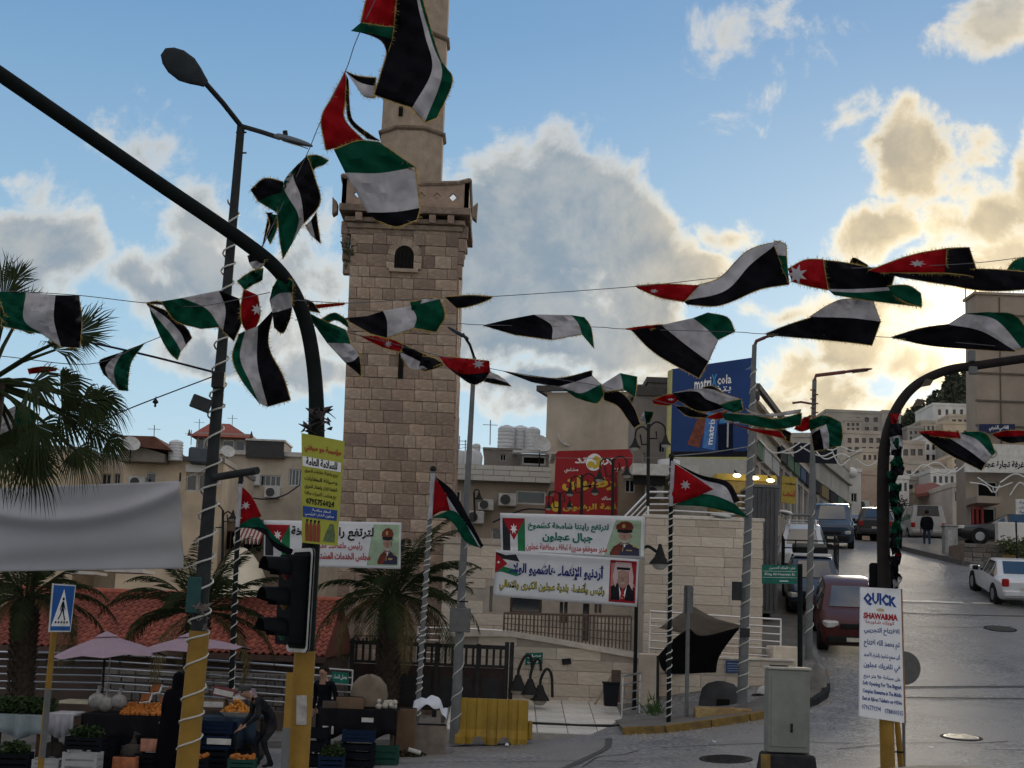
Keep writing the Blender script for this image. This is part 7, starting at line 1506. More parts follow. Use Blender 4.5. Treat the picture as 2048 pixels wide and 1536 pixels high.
def fan_leaf(th, root, tip, rad, rg_, nrm=None, spread=230, nb=38, droop=.35, m=None):
    root, tip = Vector(root), Vector(tip); ax = (tip-root).normalized(); c = tip; n_ = Vector(nrm or (0,-1,.3)); sd_ = ax.cross(n_).normalized(); n_ = sd_.cross(ax)
    b = MB(); b.tube([root, root.lerp(tip,.5)+Vector((0,0,.05)), tip], [.03,.022,.016], 6)
    for k in range(nb):
        a = R(-spread/2+spread*k/(nb-1)); d = ax*math.cos(a)+sd_*math.sin(a); l = rad*(1-.25*abs(a)/R(spread/2))*rg_.uniform(.9,1.08); t_ = d.cross(n_)
        w_ = l*.026; p1 = c+d*l*.45+n_*rg_.gauss(0,.03)*l; p2 = c+d*l*.78+Vector((0,0,-droop*.22*l))+n_*rg_.gauss(0,.06)*l; p3 = c+d*l+Vector((0,0,-droop*.6*l))+n_*rg_.gauss(0,.1)*l
        f_ = n_*w_*.5
        b.add([c+f_*.3, p1-t_*w_, p1+f_, p1+t_*w_, p2-t_*w_*.5, p2+f_*.5, p2+t_*w_*.5, p3], [(0,1,2),(0,2,3),(1,4,5,2),(2,5,6,3),(4,7,5),(5,7,6)])
    return b.build('fan_leaf', m or palm_leaf, th, recalc=False)
rg_ = random.Random(21); YF = 16.4; cr = at(-25,765,YF); th = thing('fan_palm', 'tall fan palm cut by the left edge with drooping fan leaves', 'palm tree', gz(at(-70,1500,YF)))
b = MB(); b.tube([gz(at(-75,1500,YF))-Vector((0,0,.2)), at(-60,1150,YF), at(-40,900,YF), cr], [.22,.2,.19,.2], 12); b.build('trunk', palm_bark, th, smooth=True)
for (tx, ty, r_, dy) in [(8,600,.55,-.4),(35,640,.5,.3),(150,668,.5,.0),(110,700,.45,.5),(60,770,.6,-.5),(165,800,.5,.1),(120,820,.55,.4),(70,850,.55,-.3),(180,850,.45,.5),(20,860,.6,.2),(150,900,.4,-.2),(-10,900,.5,-.5),(30,560,.35,.6),(195,800,.4,.2),(120,770,.5,.3),(215,880,.33,.3),(60,910,.5,.4),(-60,650,.6,.2),(-90,760,.6,.1),(-100,850,.6,-.2)]:
    t_ = at(tx, ty, YF+dy); fan_leaf(th, cr, t_, r_*1.05, rg_, nrm=(rg_.uniform(-.3,.3),-1,rg_.uniform(.1,.6)), spread=190 if ty < 640 else 170, droop=.05 if ty < 700 else .9)
# young palm shoots right of the minaret
for k, (px, py) in enumerate(((895,1190),(910,1160))):
    t = thing('palm_shoot', ('small palm shoot at the right foot of the minaret, lower one','small palm shoot right of the flag pole, upper one')[k], 'palm shoot', at(px, py+20, 41)); rg_ = random.Random(k)
    for q in range(7): frond(at(px, py+10, 41), q*.9, R(60-q*9), .9, R(60), .2, 16, rg_, t, palm_leaf)
# ================================================================== gate
YG = 36.0; gm = M('gate_black', (.02,.02,.022), .55, var=.3, scale=3, metal=.2)
gt_ = thing('iron_gate', 'dark iron gate with solid lower panels behind the date palm', 'gate', at(860,1425,YG)); gx = lambda px: at(px,1350,YG).x; gzf = lambda py: at(860,py,YG).z
for px in (702, 790, 872, 955, 1012, 1022): b = MB(); b.box2((gx(px)-.05, YG-.05, gzf(1425)-.1), (gx(px)+.05, YG+.05, gzf(1284 if px < 1000 else 1278))); b.build('post', gm, gt_)
for (a, c) in ((702,790),(790,872),(872,955),(955,1012)):
    b = MB(); b.box2((gx(a)+.05, YG-.02, gzf(1420)), (gx(c)-.05, YG+.02, gzf(1332))); pn = b.build('panel', M('gate_panel', (.035,.025,.022), .6, var=.3, scale=2), gt_)
    b = MB(); b.box2((gx(a)+.12, YG-.035, gzf(1410)), (gx(c)-.12, YG-.021, gzf(1352))); b.build('inset', gm, pn)
for py, h in ((1290,.09),(1328,.06)): b = MB(); b.box2((gx(702), YG-.035, gzf(py)-h/2), (gx(1012), YG+.035, gzf(py)+h/2)); b.build('rail', gm, gt_)
for k in range(22): x = 710+k*13.8; b = MB(); b.box2((gx(x)-.03, YG-.02, gzf(1326)), (gx(x)+.03, YG+.02, gzf(1292))); b.build('bar', gm, gt_)
rg_ = random.Random(2)
for k in range(16):
    x = 698+k*9; p = at(x, 1286, YG); b = MB(); b.tube([p, p+Vector((rg_.uniform(-.06,.06),0,.08)), p+Vector((rg_.uniform(-.1,.1),0,rg_.uniform(.1,.22)))], [.025,.03,.008], 5); b.build('ornament', gm, gt_)
# yellow plastic barrier
bp0, bp1 = at(914,1488,32.2), at(1050,1490,32.0); c0 = (bp0+bp1)/2; c0.z = G(c0.x, c0.y)+.02; Lb = (bp1-bp0).length*1.05
t = thing('plastic_barrier', 'faded yellow plastic road barrier in front of the gate', 'barrier', c0); ym = M('barrier_yellow', (.30,.19,.028), .6, var=.15, scale=3, dirt=.4)
b = MB(); nseg = 7; hh = .92
def prof(w_): return [(-w_*1.55,.0),(-w_*1.5,.14),(-w_*1.05,.3),(-w_*.8,hh*.93),(-w_*.74,hh),(w_*.74,hh),(w_*.8,hh*.93),(w_*1.05,.3),(w_*1.5,.14),(w_*1.55,0)]
rows = []
for i in range(nseg*2+1):
    u = i/(nseg*2); rib = (i//2) % 2; w_ = .19*(1 if rib else .8); foot = .16 if (.26 < u < .38 or .64 < u < .76) else 0
    rows.append([(c0.x-Lb/2+Lb*u, c0.y+y_*(1 if z_ < .2 else 1), c0.z+(z_ if z_ > .15 else max(z_, foot))) for y_, z_ in prof(w_)])
    if i % 2 == 0 and 0 < i < nseg*2:
        w_ = .19*(.8 if rib else 1); rows.append([(c0.x-Lb/2+Lb*u+.012, c0.y+y_, c0.z+(z_ if z_ > .15 else max(z_, foot))) for y_, z_ in prof(w_)])
b.grid(rows); b.face(rows[0]); b.face(rows[-1][::-1]); b.build('body', ym, t)
b = MB(); b.box2((c0.x+Lb/2, c0.y-.1, c0.z+.12), (c0.x+Lb/2+.1, c0.y+.1, c0.z+.5)); b.build('end_lug', ym, t, bevel=.02)
# black awning, covered grill, foam block, bin
blk_cl = M('black_cloth', (.012,.012,.014), .85, var=.2, scale=4); grey_cl = M('grey_net', (.42,.38,.33), .85, var=.15, scale=3, trans=.6)
t = thing('shade_awning', 'sagging black and grey cloth awning tied between poles on the corner', 'awning', at(1400,1340,35))
def sheet(rows, m, th, nm, dep, solid=.006):
    b = MB(); R_ = [catmull([at(x, y, Y) for x, y, Y in r], 6) for r in rows]; cols = list(zip(*R_)); cc = [catmull(list(c), 6) for c in cols]; b.grid(cc); return b.build(nm, m, th, smooth=True, solid=solid)
sheet([[(1378,1256,34.1),(1405,1272,34.6),(1480,1254,34.5)],[(1345,1280,35),(1400,1300,35.2),(1440,1310,35.3)],[(1316,1312,35.8),(1335,1345,35.9),(1432,1345,36)]], blk_cl, t, 'black_cloth', 0)
sheet([[(1332,1312,35.9),(1380,1318,35.9),(1432,1320,36)],[(1340,1340,35.9),(1380,1344,35.9),(1428,1344,36)]], blk_cl, t, 'front_flap', 0)
sheet([[(1385,1212,34.4),(1430,1236,34.6),(1480,1250,34.6)],[(1318,1256,36),(1400,1272,36),(1478,1262,35)]], grey_cl, t, 'grey_net', 0)
b = MB(); p = at(1316,1312,35.6); q = at(1315,1420,35.4); b.tube([q-Vector((0,0,.1)), p], .035, 6); b.build('prop', iron, t)
t = thing('covered_grill', 'dark cloth-covered cart on the corner pavement behind the foam block', 'cart', at(1440,1410,35.4)); b = MB(); c_ = at(1440,1388,35.6)
rows = [[c_+Vector((math.cos(a)*rx*(1+.08*math.sin(3*a+zz*4)), math.sin(a)*ry, zz)) for a in [2*math.pi*k/18 for k in range(19)]] for zz, rx, ry in ((-.42,.48,.3),(-.1,.46,.3),(.12,.42,.27),(.24,.3,.2),(.3,.08,.06))]
b.grid(rows); b.face(rows[0][:-1]); b.face(rows[-1][:-1]); b.build('cover', M('cover_dark', (.05,.05,.052), .8, var=.25, scale=3), t, smooth=True)
b = MB(); b.box(at(1446,1405,35.3)-Vector((0,0,.05)), (.3,.06,.25)); b.build('opening', darkin, t)
t = thing('foam_block', 'worn yellow-brown foam block lying on the corner kerb', 'block', at(1445,1445,33.6)); c_ = at(1445,1431,33.8); b = MB()
rows = []
for i in range(13):
    u = i/12; x = -.62+1.24*u; h_ = .16+.03*math.sin(u*9)+(.05 if .4 < u < .75 else 0); rows.append([c_+Vector((x, y_*(1+.06*math.sin(u*14)), z_)) for y_, z_ in ((-.2,-.16),(-.23,-.02),(-.2,h_-.05),(-.05,h_),(.15,h_-.02),(.22,0),(.2,-.16))])
b.grid(rows); b.face(rows[0]); b.face(rows[-1][::-1]); b.build('foam', M('foam_ochre', (.3,.22,.10), .95, var=.3, scale=5, bump=.8, hue=(.19,.09,.05)), t, smooth=True)
t = thing('waste_bin', 'black plastic bin on the forecourt beside the short railing', 'bin', at(1221,1413,35.6)); c_ = at(1221,1413,35.7); b = MB(); b.box(c_+Vector((0,0,.26)), (.3,.3,.5), taper=1.22); b.build('body', M('bin_black', (.015,.016,.02), .5), t, bevel=.015); b = MB(); b.box(c_+Vector((0,0,.54)), (.4,.4,.05)); b.build('rim', M('bin_black'), t, bevel=.01)
b = MB(); p = at(1232,1340,36.4); b.box2((p.x-.1, 36.4, at(1232,1405,36.4).z), (p.x+.12, 36.5, p.z)); tag(b.build('brown_panel', M('panel_brown', (.1,.07,.055), .8)), 'narrow brown board leaning behind the black bin', 'board')
b = MB(); b.tube([at(1190,1408,36.3), at(1226,1348,36.9)], .03, 6); tag(b.build('wooden_plank', M('wood_pale', (.3,.25,.2), .9)), 'pale plank leaning against the ramp wall left of the bin', 'plank')
t = thing('rubble_sack', 'pale tarpaulin heap at the street corner behind the electrical cabinet', 'heap', at(1630,1390,36.4)); c_ = at(1628,1352,36.6); b = MB(); rg_ = random.Random(6)
rows = [[c_+Vector((math.cos(a)*rx*(1+.12*math.sin(4*a+zz*5)), math.sin(a)*.35, zz)) for a in [2*math.pi*k/20 for k in range(21)]] for zz, rx in ((-.62,.36),(-.3,.32),(0,.3),(.2,.26),(.3,.12),(.32,.02))]
b.grid(rows); b.build('tarpaulin', M('tarp_grey', (.2,.19,.175), .85, var=.25, scale=4, bump=.4), t, smooth=True)
t = thing('white_cat_bag', 'white and dark bag slumped against the low wall left of the cabinet', 'bag', at(1526,1395,36.6)); b = MB(); b.ball(at(1526,1388,36.5), .2, 10, 0, (.8,.7,1)); b.build('bag', M('bag_white', (.5,.49,.46), .8, var=.3, scale=6), t, smooth=True); b = MB(); b.ball(at(1518,1398,36.3), .22, 10, 0, (1.2,.8,.6)); b.build('dark_bag', blk_cl, t, smooth=True)
rg_ = random.Random(12); b = MB()
for k in range(60):
    p = at(1308+rg_.gauss(0,9), 1432-abs(rg_.gauss(0,14)), 34.3); d = Vector((rg_.gauss(0,.5), rg_.gauss(0,.3), 1)).normalized()*rg_.uniform(.1,.3); s_ = Vector((.02,0,0)); b.face([p-s_, p+s_, p+d])
tag(b.build('weed', M('weed_bright', (.05,.09,.03), .9)), 'green weed at the foot of the corner pier', 'weed')
# ================================================================== market
def gmk(px, py, Y): p = at(px, py, Y); p.z = G(p.x, p.y); return p
mauve = M('umbrella_mauve', (.42,.31,.37), .8, var=.08, scale=2, trans=.3)
def umbrella(ap, rim_l, rim_r, Y, label):
    A_, l, r = at(*ap, Y), at(*rim_l, Y), at(*rim_r, Y); rad = (r.x-l.x)/2*1.03; cx_ = (l.x+r.x)/2; tl_ = (r.z-l.z)/(r.x-l.x); zr = (l.z+r.z)/2
    th = thing('market_umbrella', label, 'umbrella', Vector((A_.x, Y, G(A_.x, Y))), 'market umbrellas'); n = 8
    rim = [Vector((cx_+rad*math.cos(2*math.pi*k/n+.2), Y+rad*math.sin(2*math.pi*k/n+.2), zr+tl_*rad*math.cos(2*math.pi*k/n+.2))) for k in range(n)]
    vent = [A_.lerp(q, .16)+Vector((0,0,-.01)) for q in rim]
    for k in range(n):
        a, c = rim[k], rim[(k+1) % n]; va, vc = vent[k], vent[(k+1) % n]; b = MB(); m_ = (a+c)/2+Vector((0,0,.05)); vm_ = (va+vc)/2
        b.grid([[va, vm_, vc], [va.lerp(a,.5)+Vector((0,0,.02)), vm_.lerp(m_,.5)-Vector((0,0,.03)), vc.lerp(c,.5)+Vector((0,0,.02))], [a, m_, c]]); b.build('panel', mauve, th, solid=.006)
        b = MB(); b.tube([A_-Vector((0,0,.06)), a-Vector((0,0,.02))], .012, 5); b.build('rib', iron, th)
    b = MB(); top = [A_.lerp(q,.2)+Vector((0,0,.02)) for q in rim]
    for k in range(n): b.face([A_+Vector((0,0,.035)), top[k], top[(k+1) % n]])
    b.build('vent_cap', mauve, th, solid=.006); b = MB(); b.tube([Vector((A_.x+.02, Y, G(A_.x, Y))), A_], .024, 8); b.build('pole', iron, th); b = MB(); g_ = G(A_.x, Y); b.lathe((A_.x, Y, g_), [(.25,0),(.25,.06),(.06,.1),(.04,.3)], 14); b.build('base', M('concrete_base', (.2,.2,.19), .9), th)
umbrella((213,1266), (100,1319), (328,1311), 28.6, 'mauve market umbrella, left one of the pair')
umbrella((378,1269), (262,1309), (497,1298), 29.2, 'mauve market umbrella, right one of the pair behind the street lamp')
wood = M('stall_wood', (.05,.036,.026), .85, var=.3, scale=4)
def table(px0, px1, py, Y, d, label, cloth=None, drop_=.4, h=None):
    a, c = at(px0, py, Y), at(px1, py, Y); g_ = G((a.x+c.x)/2, Y); th = thing('market_stall', label, 'stall', ((a.x+c.x)/2, Y+d/2, g_), 'market stalls'); z = (a.z+c.z)/2
    b = MB(); b.box2((a.x, Y, z-.05), (c.x, Y+d, z)); b.build('table_top', wood, th, bevel=.01)
    for x in (a.x+.06, c.x-.06):
        for y in (Y+.06, Y+d-.06): b = MB(); b.box2((x-.03, y-.03, g_), (x+.03, y+.03, z-.05)); b.build('leg', wood, th)
    if cloth:
        b = MB(); n = 24; rows = [[(a.x-.02+(c.x-a.x+.04)*i/n, Y-.03-.02*math.sin(i*1.3)-.05*t_*math.sin(i*.9), z+.012-drop_*t_*(1+.15*math.sin(i*.5))) for i in range(n+1)] for t_ in (0,.33,.66,1)]
        rows.insert(0, [(p[0], Y+d, z+.012) for p in rows[0]]); b.grid(rows); b.build('cloth', cloth, th, smooth=True, solid=.006)
    return th, a, c, z
def crate(px, py, Y, wd, dp, h, m, label, rz=0, fill=None, stack=0):
    p = gmk(px, py, Y); p.z += stack; th = thing('market_crate', label, 'crate', (0,0,0), 'market crates'); th.matrix_world = Matrix.Translation(p) @ Matrix.Rotation(rz, 4, 'Z'); t_ = .02
    for (cx_, cy_, sx, sy) in ((0,-dp/2,wd,t_),(0,dp/2,wd,t_),(-wd/2,0,t_,dp-.03),(wd/2,0,t_,dp-.03)):
        b = MB()
        for k in range(3): b.box((cx_, cy_, h*(.17+.33*k)), (sx, sy, h*.24))
        for s_ in (-1, 1): b.box((cx_+(s_*(sx/2-.02) if sx > sy else 0), cy_+(s_*(sy/2-.02) if sy > sx else 0), h/2), ((.05 if sx > sy else t_+.008), (.05 if sy > sx else t_+.008), h))
        b.build('side', m, th)
    b = MB(); b.box((0,0,.015), (wd-.03, dp-.03, .02)); b.build('bottom', m, th)
    if fill:
        kind, fm = fill; b = MB(); rg2 = random.Random(px)
        if kind == 'balls':
            for _ in range(46): b.ball((rg2.uniform(-wd*.42,wd*.42), rg2.uniform(-dp*.42,dp*.42), h*.86+rg2.uniform(0,.07)), .042, 8)
        else: leaf_cloud(b, Vector((0,0,h+.04)), (wd*.5, dp*.5, .16), 420, .05, rg2)
        o = tag(b.build('oranges' if kind == 'balls' else 'herbs', fm, smooth=(kind == 'balls'), origin=(0,0,0)), 'produce heaped in the crate: '+label[:40].rsplit(' ',1)[0], 'produce', kind='stuff'); o.matrix_world = th.matrix_world
    return th
herb = M('herb_green', (.025,.045,.014), .9, var=.5, scale=6); orange = M('orange_skin', (.36,.12,.02), .5, var=.15, scale=9); nut = M('nut_brown', (.2,.07,.025), .8, var=.4, scale=20)
cw, ck, cb_, cg_ = M('crate_white', (.3,.31,.31), .6, var=.12), M('crate_black', (.007,.008,.012), .6), M('crate_blue', (.008,.016,.04), .6), M('crate_green', (.008,.05,.035), .6)
# left stall with herbs under a pale cloth
tb, a, c, z = table(-40, 86, 1430, 26.8, 1.0, 'stall under a pale blue cloth with green herbs at the left edge', M('cloth_pale_blue', (.24,.29,.31), .8, var=.06, trans=.15), .36)
rg_ = random.Random(31); b = MB()
for k in range(9): leaf_cloud(b, Vector((a.x+(c.x-a.x)*(k+.5)/9, 27.2, z+.15)), (.16,.4,.16), 260, .05, rg_)
tag(b.build('herbs', herb, recalc=False), 'heap of green herbs on the pale blue stall cloth', 'herbs', kind='stuff')
# middle stall with nuts and oranges
tb, a, c, z = table(166, 348, 1432, 27.2, 1.2, 'dark wooden stall with orange heaps and nut trays below the left umbrella', blk_cl, .5)  # black skirt added, standing for the darkness under the stall
for k, (x0, x1, m_) in enumerate(((240,300,orange),(300,345,M('apricot', (.42,.15,.03), .6, var=.2, scale=12)))):
    rg_ = random.Random(40+k); b = MB(); p0, p1 = at(x0,1425,27.3), at(x1,1425,27.3)
    for _ in range(150):
        x = rg_.uniform(p0.x, p1.x); y = rg_.uniform(27.25, 27.9); b.ball((x, y, z+.03+.3*(y-27.25)*rg_.uniform(.6,1)), .036, 6)
    tag(b.build('fruit_heap', m_, smooth=True), ('heap of small oranges on the dark wooden stall','heap of apricot-coloured fruit right of the orange heap')[k], 'fruit', kind='stuff')
for k, (px, py) in enumerate(((292,1398),(312,1380),(330,1402),(345,1383),(352,1404),(286,1412))):
    p = at(px, py, 27.9+.15*(k % 2)); th = thing('nut_tray', ['white tray of nuts, left of the upper row','white tray of nuts, topmost one','white tray of nuts, middle of the lower row','white tray of nuts touching the woman in black, upper','white tray of nuts touching the woman in black, lower','white tray of nuts at the left end of the lower row'][k], 'tray', p, 'trays of nuts'); rot = Matrix.Rotation(R(35),3,'X') @ Matrix.Rotation(R(-12),3,'Y')
    b = MB(); b.box(p, (.2,.24,.05), rot=rot); b.build('tray', M('tray_white', (.5,.49,.46), .6), th, bevel=.01); b = MB(); b.box(p+rot @ Vector((0,0,.02)), (.165,.2,.05), rot=rot); b.build('nuts', nut, th)
for k, (px, py, r_) in enumerate(((195,1402,.17),(212,1408,.16),(238,1403,.15))):
    p = at(px, py, 27.6); b = MB(); b.ball(p, r_, 12, 0, (1,.9,.9)); b.tube([p+Vector((0,0,r_*.8)), p+Vector((.01,0,r_*1.25)), p+Vector((.03,0,r_*1.5))], [.04,.025,.05], 6); tag(b.build('plastic_bag', M('bag_clear', (.22,.21,.2), .35, var=.4, scale=9), smooth=True), ('knotted plastic bag of produce, left of three on the stall','knotted plastic bag of produce, middle of three on the stall','knotted plastic bag of produce, right of three on the stall')[k], 'bag', 'bags of produce')
def pbox(px, py, Y, sz, m, label, rz=0, name='carton', stack=0, onz=None):
    p = gmk(px, py, Y); p.z = (p.z+stack if onz is None else onz)+sz[2]/2; th = thing(name, label, 'box', p, 'market boxes'); b = MB(); b.box(p, sz, rz); b.build('body', m, th, bevel=.008)
    b = MB(); b.box(p+Vector((0,0,sz[2]/2-.005)), (sz[0]-.03, sz[1]-.03, .02), rz); b.build('top_flap', darkin, th); return th  # dark inset slab stands for the unlit inside of the box
card = M('cardboard', (.15,.095,.06), .9, var=.2, scale=4, dirt=.2)
b = MB(); a_, c_ = at(118,1403,27.9), at(188,1398,28.3); b.box2((a_.x, 27.9, a_.z-.03), (c_.x, 28.6, a_.z+.02)); tag(b.build('cream_board', M('board_cream', (.5,.46,.33), .8)), 'cream board lying across the back of the stall', 'board')
crate(166, 1514, 25.7, .56, .4, .36, cw, 'white plastic crate standing on the road below the left umbrella')
crate(172, 1505, 26.1, .62, .42, .22, ck, 'black crate of green herbs on top of the white crate', fill=('herb', herb), stack=.37)
crate(212, 1500, 26.9, .4, .4, .5, ck, 'black crate beside the white crate')
pbox(252, 1511, 26.3, (.38,.3,.24), M('carton_orange', (.36,.13,.06), .8, var=.4, scale=6), 'orange fruit carton with cut-out side on the road', name='fruit_carton')
pbox(301, 1500, 26.9, (.3,.28,.22), M('carton_red_white', (.42,.2,.14), .8, var=.5, scale=5), 'red and white fruit carton under the stall', name='fruit_carton', stack=.28)
pbox(323, 1500, 26.9, (.14,.2,.17), M('tub_white', (.45,.45,.42), .6), 'small white tub beside the red and white carton', name='tub', stack=.28)
crate(305, 1504, 26.8, .5, .36, .26, ck, 'black crate under the red and white carton')
crate(245, 1490, 27.3, .5, .36, .5, ck, 'tall black crate in the shade under the stall')
# scales / white trolley between the stalls
t = thing('hand_cart', 'grey cloth-covered hand cart with wheel between the first two stalls', 'cart', gmk(122,1498,26.9)); b = MB(); p0, p1 = at(98,1425,26.9), at(150,1420,26.9); g_ = G(p0.x,26.9)
b.box2((p0.x, 26.9, p0.z-.05), (p1.x, 27.6, p0.z)); b.build('tray', M('tray_grey', (.4,.4,.41), .5), t, bevel=.01)
rows = [[(p0.x+(p1.x-p0.x)*i/12, 26.88-.03*math.sin(i*1.7+q), p0.z-.02-q*.42*(1-.5*abs(i/12-.45))) for i in range(13)] for q in (0,.5,1)]; b = MB(); b.grid(rows); b.build('cloth', M('cloth_grey', (.28,.28,.31), .85, var=.12), t, smooth=True, solid=.006)
for s_ in (0, 1): b = MB(); b.lathe((p0.x+.1+s_*.3, 26.95, g_+.09), [(.09,-.02),(.09,.02)], 14, 0, Matrix.Rotation(R(90),3,'X')); b.build('wheel', M('wheel_grey', (.2,.2,.2)), t); b = MB(); b.tube([(p0.x+.1+s_*.3, 26.95, g_+.09), (p0.x+.05+s_*.35, 27, p0.z-.05)], .012, 5); b.build('strut', iron, t)
# stall right of the woman
tb, a, c, z = table(405, 512, 1436, 27.6, 1.2, 'stall with apricots and folded cloths right of the street lamp', M('cloth_dark_blue', (.03,.05,.08), .85, var=.3, scale=3), .5)
rg_ = random.Random(50); b = MB(); p0 = at(470,1420,27.8)
for _ in range(130): d = rg_.uniform(0,1)**.5; an = rg_.uniform(0,6.28); b.ball((p0.x+math.cos(an)*d*.26, 28+math.sin(an)*d*.26, p0.z-.04+.26*(1-d)*rg_.uniform(.7,1)), .03, 6)
tag(b.build('fruit_heap', M('apricot_bright', (.5,.2,.03), .6, var=.2, scale=12), smooth=True), 'bright heap of apricots in a white bowl near the stooping man', 'fruit', kind='stuff')
b = MB(); b.lathe((p0.x, 28, p0.z-.14), [(.2,0),(.3,.09),(.31,.1),(.28,.09)], 18); tag(b.build('bowl', M('tray_white'), smooth=True), 'wide white bowl under the apricot heap', 'bowl')
for k, (px, py, m_, lb_) in enumerate(((430,1408,card,'brown carton on the stall behind the street lamp'),(450,1385,M('cloth_maroon', (.14,.04,.045), .85, var=.3),'maroon cloth-wrapped box at the back of the stall'),(488,1392,M('box_mauve', (.24,.17,.2), .8),'mauve box leaning at the back of the stall'))):
    p = at(px, py, 28.4); th = thing('carton', lb_, 'box', p, 'market boxes'); b = MB(); b.box(p, (.42,.3,.16), rot=Matrix.Rotation(R((0,10,-20)[k]),3,'Y')); b.build('body', m_, th, bevel=.01); b = MB(); b.box(p+Vector((0,-.152,0)), (.36,.004,.1), rot=Matrix.Rotation(R((0,10,-20)[k]),3,'Y')); b.build('label_print', M('tray_white'), th)
crate(425, 1508, 27.0, .6, .4, .3, ck, 'black crate on the road at the foot of the street lamp'); crate(425, 1506, 27.05, .58, .4, .26, cb_, 'blue crate stacked on the black crate by the street lamp', stack=.31)
crate(470, 1503, 27.3, .5, .4, .3, ck, 'black crate between street lamp and stooping man'); crate(432, 1500, 27.2, .6, .4, .2, cb_, 'topmost blue crate by the street lamp', stack=.58)
b = MB(); p = at(438,1483,26.8); b.box(p, (.42,.02,.1)); tag(b.build('paper_strip', M('tray_white')), 'strip of white paper hanging over the blue crate', 'paper')
# stall right of the traffic signal
tb, a, c, z = table(640, 792, 1420, 28.6, 1.1, 'dark stall with cartons and sacks right of the traffic signal', blk_cl, .5)  # added black skirt paints the dark below this table too
crate(716, 1506, 27.3, .56, .4, .42, ck, 'tall black crate on the road right of the traffic signal'); crate(768, 1496, 27.9, .52, .4, .34, cg_, 'dark green crate beside the tall black crate'); crate(634, 1502, 27.4, .4, .4, .7, ck, 'black crate half hidden by the traffic signal pole'); crate(716, 1506, 27.32, .54, .38, .2, cb_, 'shallow dark crate on the tall black crate', stack=.44)
pbox(700, 1420, 28.9, (.5,.35,.22), card, 'open brown carton on the stall right of the signal', onz=z); pbox(660, 1420, 28.8, (.26,.3,.14), M('carton_dark', (.08,.06,.05), .9), 'small dark carton on the stall right of the signal', onz=z)
p = at(738,1380,29.3); b = MB(); rows = [[p+Vector((math.cos(q_)*rx*(1+.1*math.sin(3*q_)), math.sin(q_)*.25, zz)) for q_ in [2*math.pi*k/16 for k in range(17)]] for zz, rx in ((-.3,.3),(-.1,.36),(.1,.32),(.24,.2),(.3,.04))]; b.grid(rows); tag(b.build('sack', M('sack_tan', (.17,.135,.1), .9, var=.25, scale=4, bump=.4), smooth=True), 'tan sack leaning in front of the palm trunk', 'sack')
b = MB(); rg_ = random.Random(77); p0, p1 = at(752,1412,28.9), at(790,1412,28.9)
for _ in range(24): b.ball((rg_.uniform(p0.x,p1.x), rg_.uniform(28.8,29.2), z+.05+rg_.uniform(0,.1)), .055, 8)
tag(b.build('garlic_heap', M('garlic', (.42,.39,.33), .7, var=.3, scale=9), smooth=True), 'small heap of pale bulbs at the right end of the stall', 'vegetables', kind='stuff')
pbox(812, 1475, 29.8, (.36,.4,.9), card, 'tall brown carton at the foot of the wrapped flag pole'); pbox(862, 1478, 30.4, (.6,.5,.55), M('block_concrete', (.2,.17,.14), .9, var=.3, scale=4), 'worn concrete block under the white sheet', name='concrete_block')
p = at(862,1402,30.4); b = MB(); rows = []
for i in range(15):
    u = i/14; rows.append([p+Vector((-.34+.68*u, y_, .12*math.sin(math.pi*u)+.04*math.sin(u*13+y_*9)-abs(y_)*.5-(.12 if u > .85 else 0))) for y_ in (-.4,-.25,-.1,.1,.25,.4)])
b.grid(rows); tag(b.build('white_sheet', M('sheet_white', (.55,.57,.62), .8, var=.06, scale=4), smooth=True, solid=.01), 'crumpled white sheet thrown over the concrete block', 'sheet')
for k, (px, py, Y, w_, h_) in enumerate(((656,1460,27.9,.2,.14),(735,1440,28.5,.22,.08))): b = MB(); b.box(at(px, py, Y), (w_,.01,h_)); tag(b.build('price_card', M('tray_white')), ('white price card hanging on the left end of the dark stall','white price card on the front of the dark stall')[k], 'card')
rg_ = random.Random(8); b = MB(); leaf_cloud(b, gmk(805,1488,29.6)+Vector((0,0,.05)), (.5,.2,.08), 220, .05, rg_); tag(b.build('greens', herb, recalc=False), 'discarded greens on the kerb beside the tall carton', 'greens', kind='stuff')
p = gmk(828,1480,29.5); b = MB(); b.tube([p+Vector((-.1,0,.14)), p+Vector((.14,0,.08))], .045, 10); tag(b.build('plastic_bottle', M('tray_white')), 'pale plastic bottle lying on the kerb by the tall carton', 'bottle')
for (px, py, Y, w_, h_, m_, lb_, fl_) in ((30,1508,26.3,.55,.3,ck,'black crate of greens under the pale blue stall cloth',('herb',herb)),(96,1512,26.0,.42,.22,cw,'small white crate at the foot of the crossing sign',None),(388,1516,26.2,.5,.25,ck,'low black crate of oranges before the woman in black',('balls',orange)),(486,1512,26.4,.46,.22,cg_,'low green crate of oranges left of the stooping man',('balls',orange)),(664,1512,26.9,.45,.24,cb_,'low blue crate of greens right of the traffic signal foot',('herb',herb))):
    crate(px, py, Y, w_, .38, h_, m_, lb_, rz=.1, fill=fl_)
for k, (px, py, Y) in enumerate(((110,1488,27.3),(268,1470,27.0),(372,1490,27.6),(505,1490,27.9),(600,1496,28.2),(690,1450,28.1))):
    p = gmk(px, py, Y); b = MB(); b.ball(p+Vector((0,0,.2)), .24, 12, 0, (1,.8,.9)); b.tube([p+Vector((0,0,.38)), p+Vector((.02,0,.5)), p+Vector((.06,0,.58))], [.07,.03,.07], 7)
    tag(b.build('filled_sack', M('sack_dark', (.05,.045,.04), .9, var=.4, scale=5, bump=.5), smooth=True), ['dark filled sack behind the crossing sign pole','dark filled sack under the orange heap','dark filled sack right of the woman in black','dark filled sack left of the short yellow post','dark filled sack behind the traffic signal foot','dark filled sack under the dark stall'][k], 'sack', 'filled sacks')
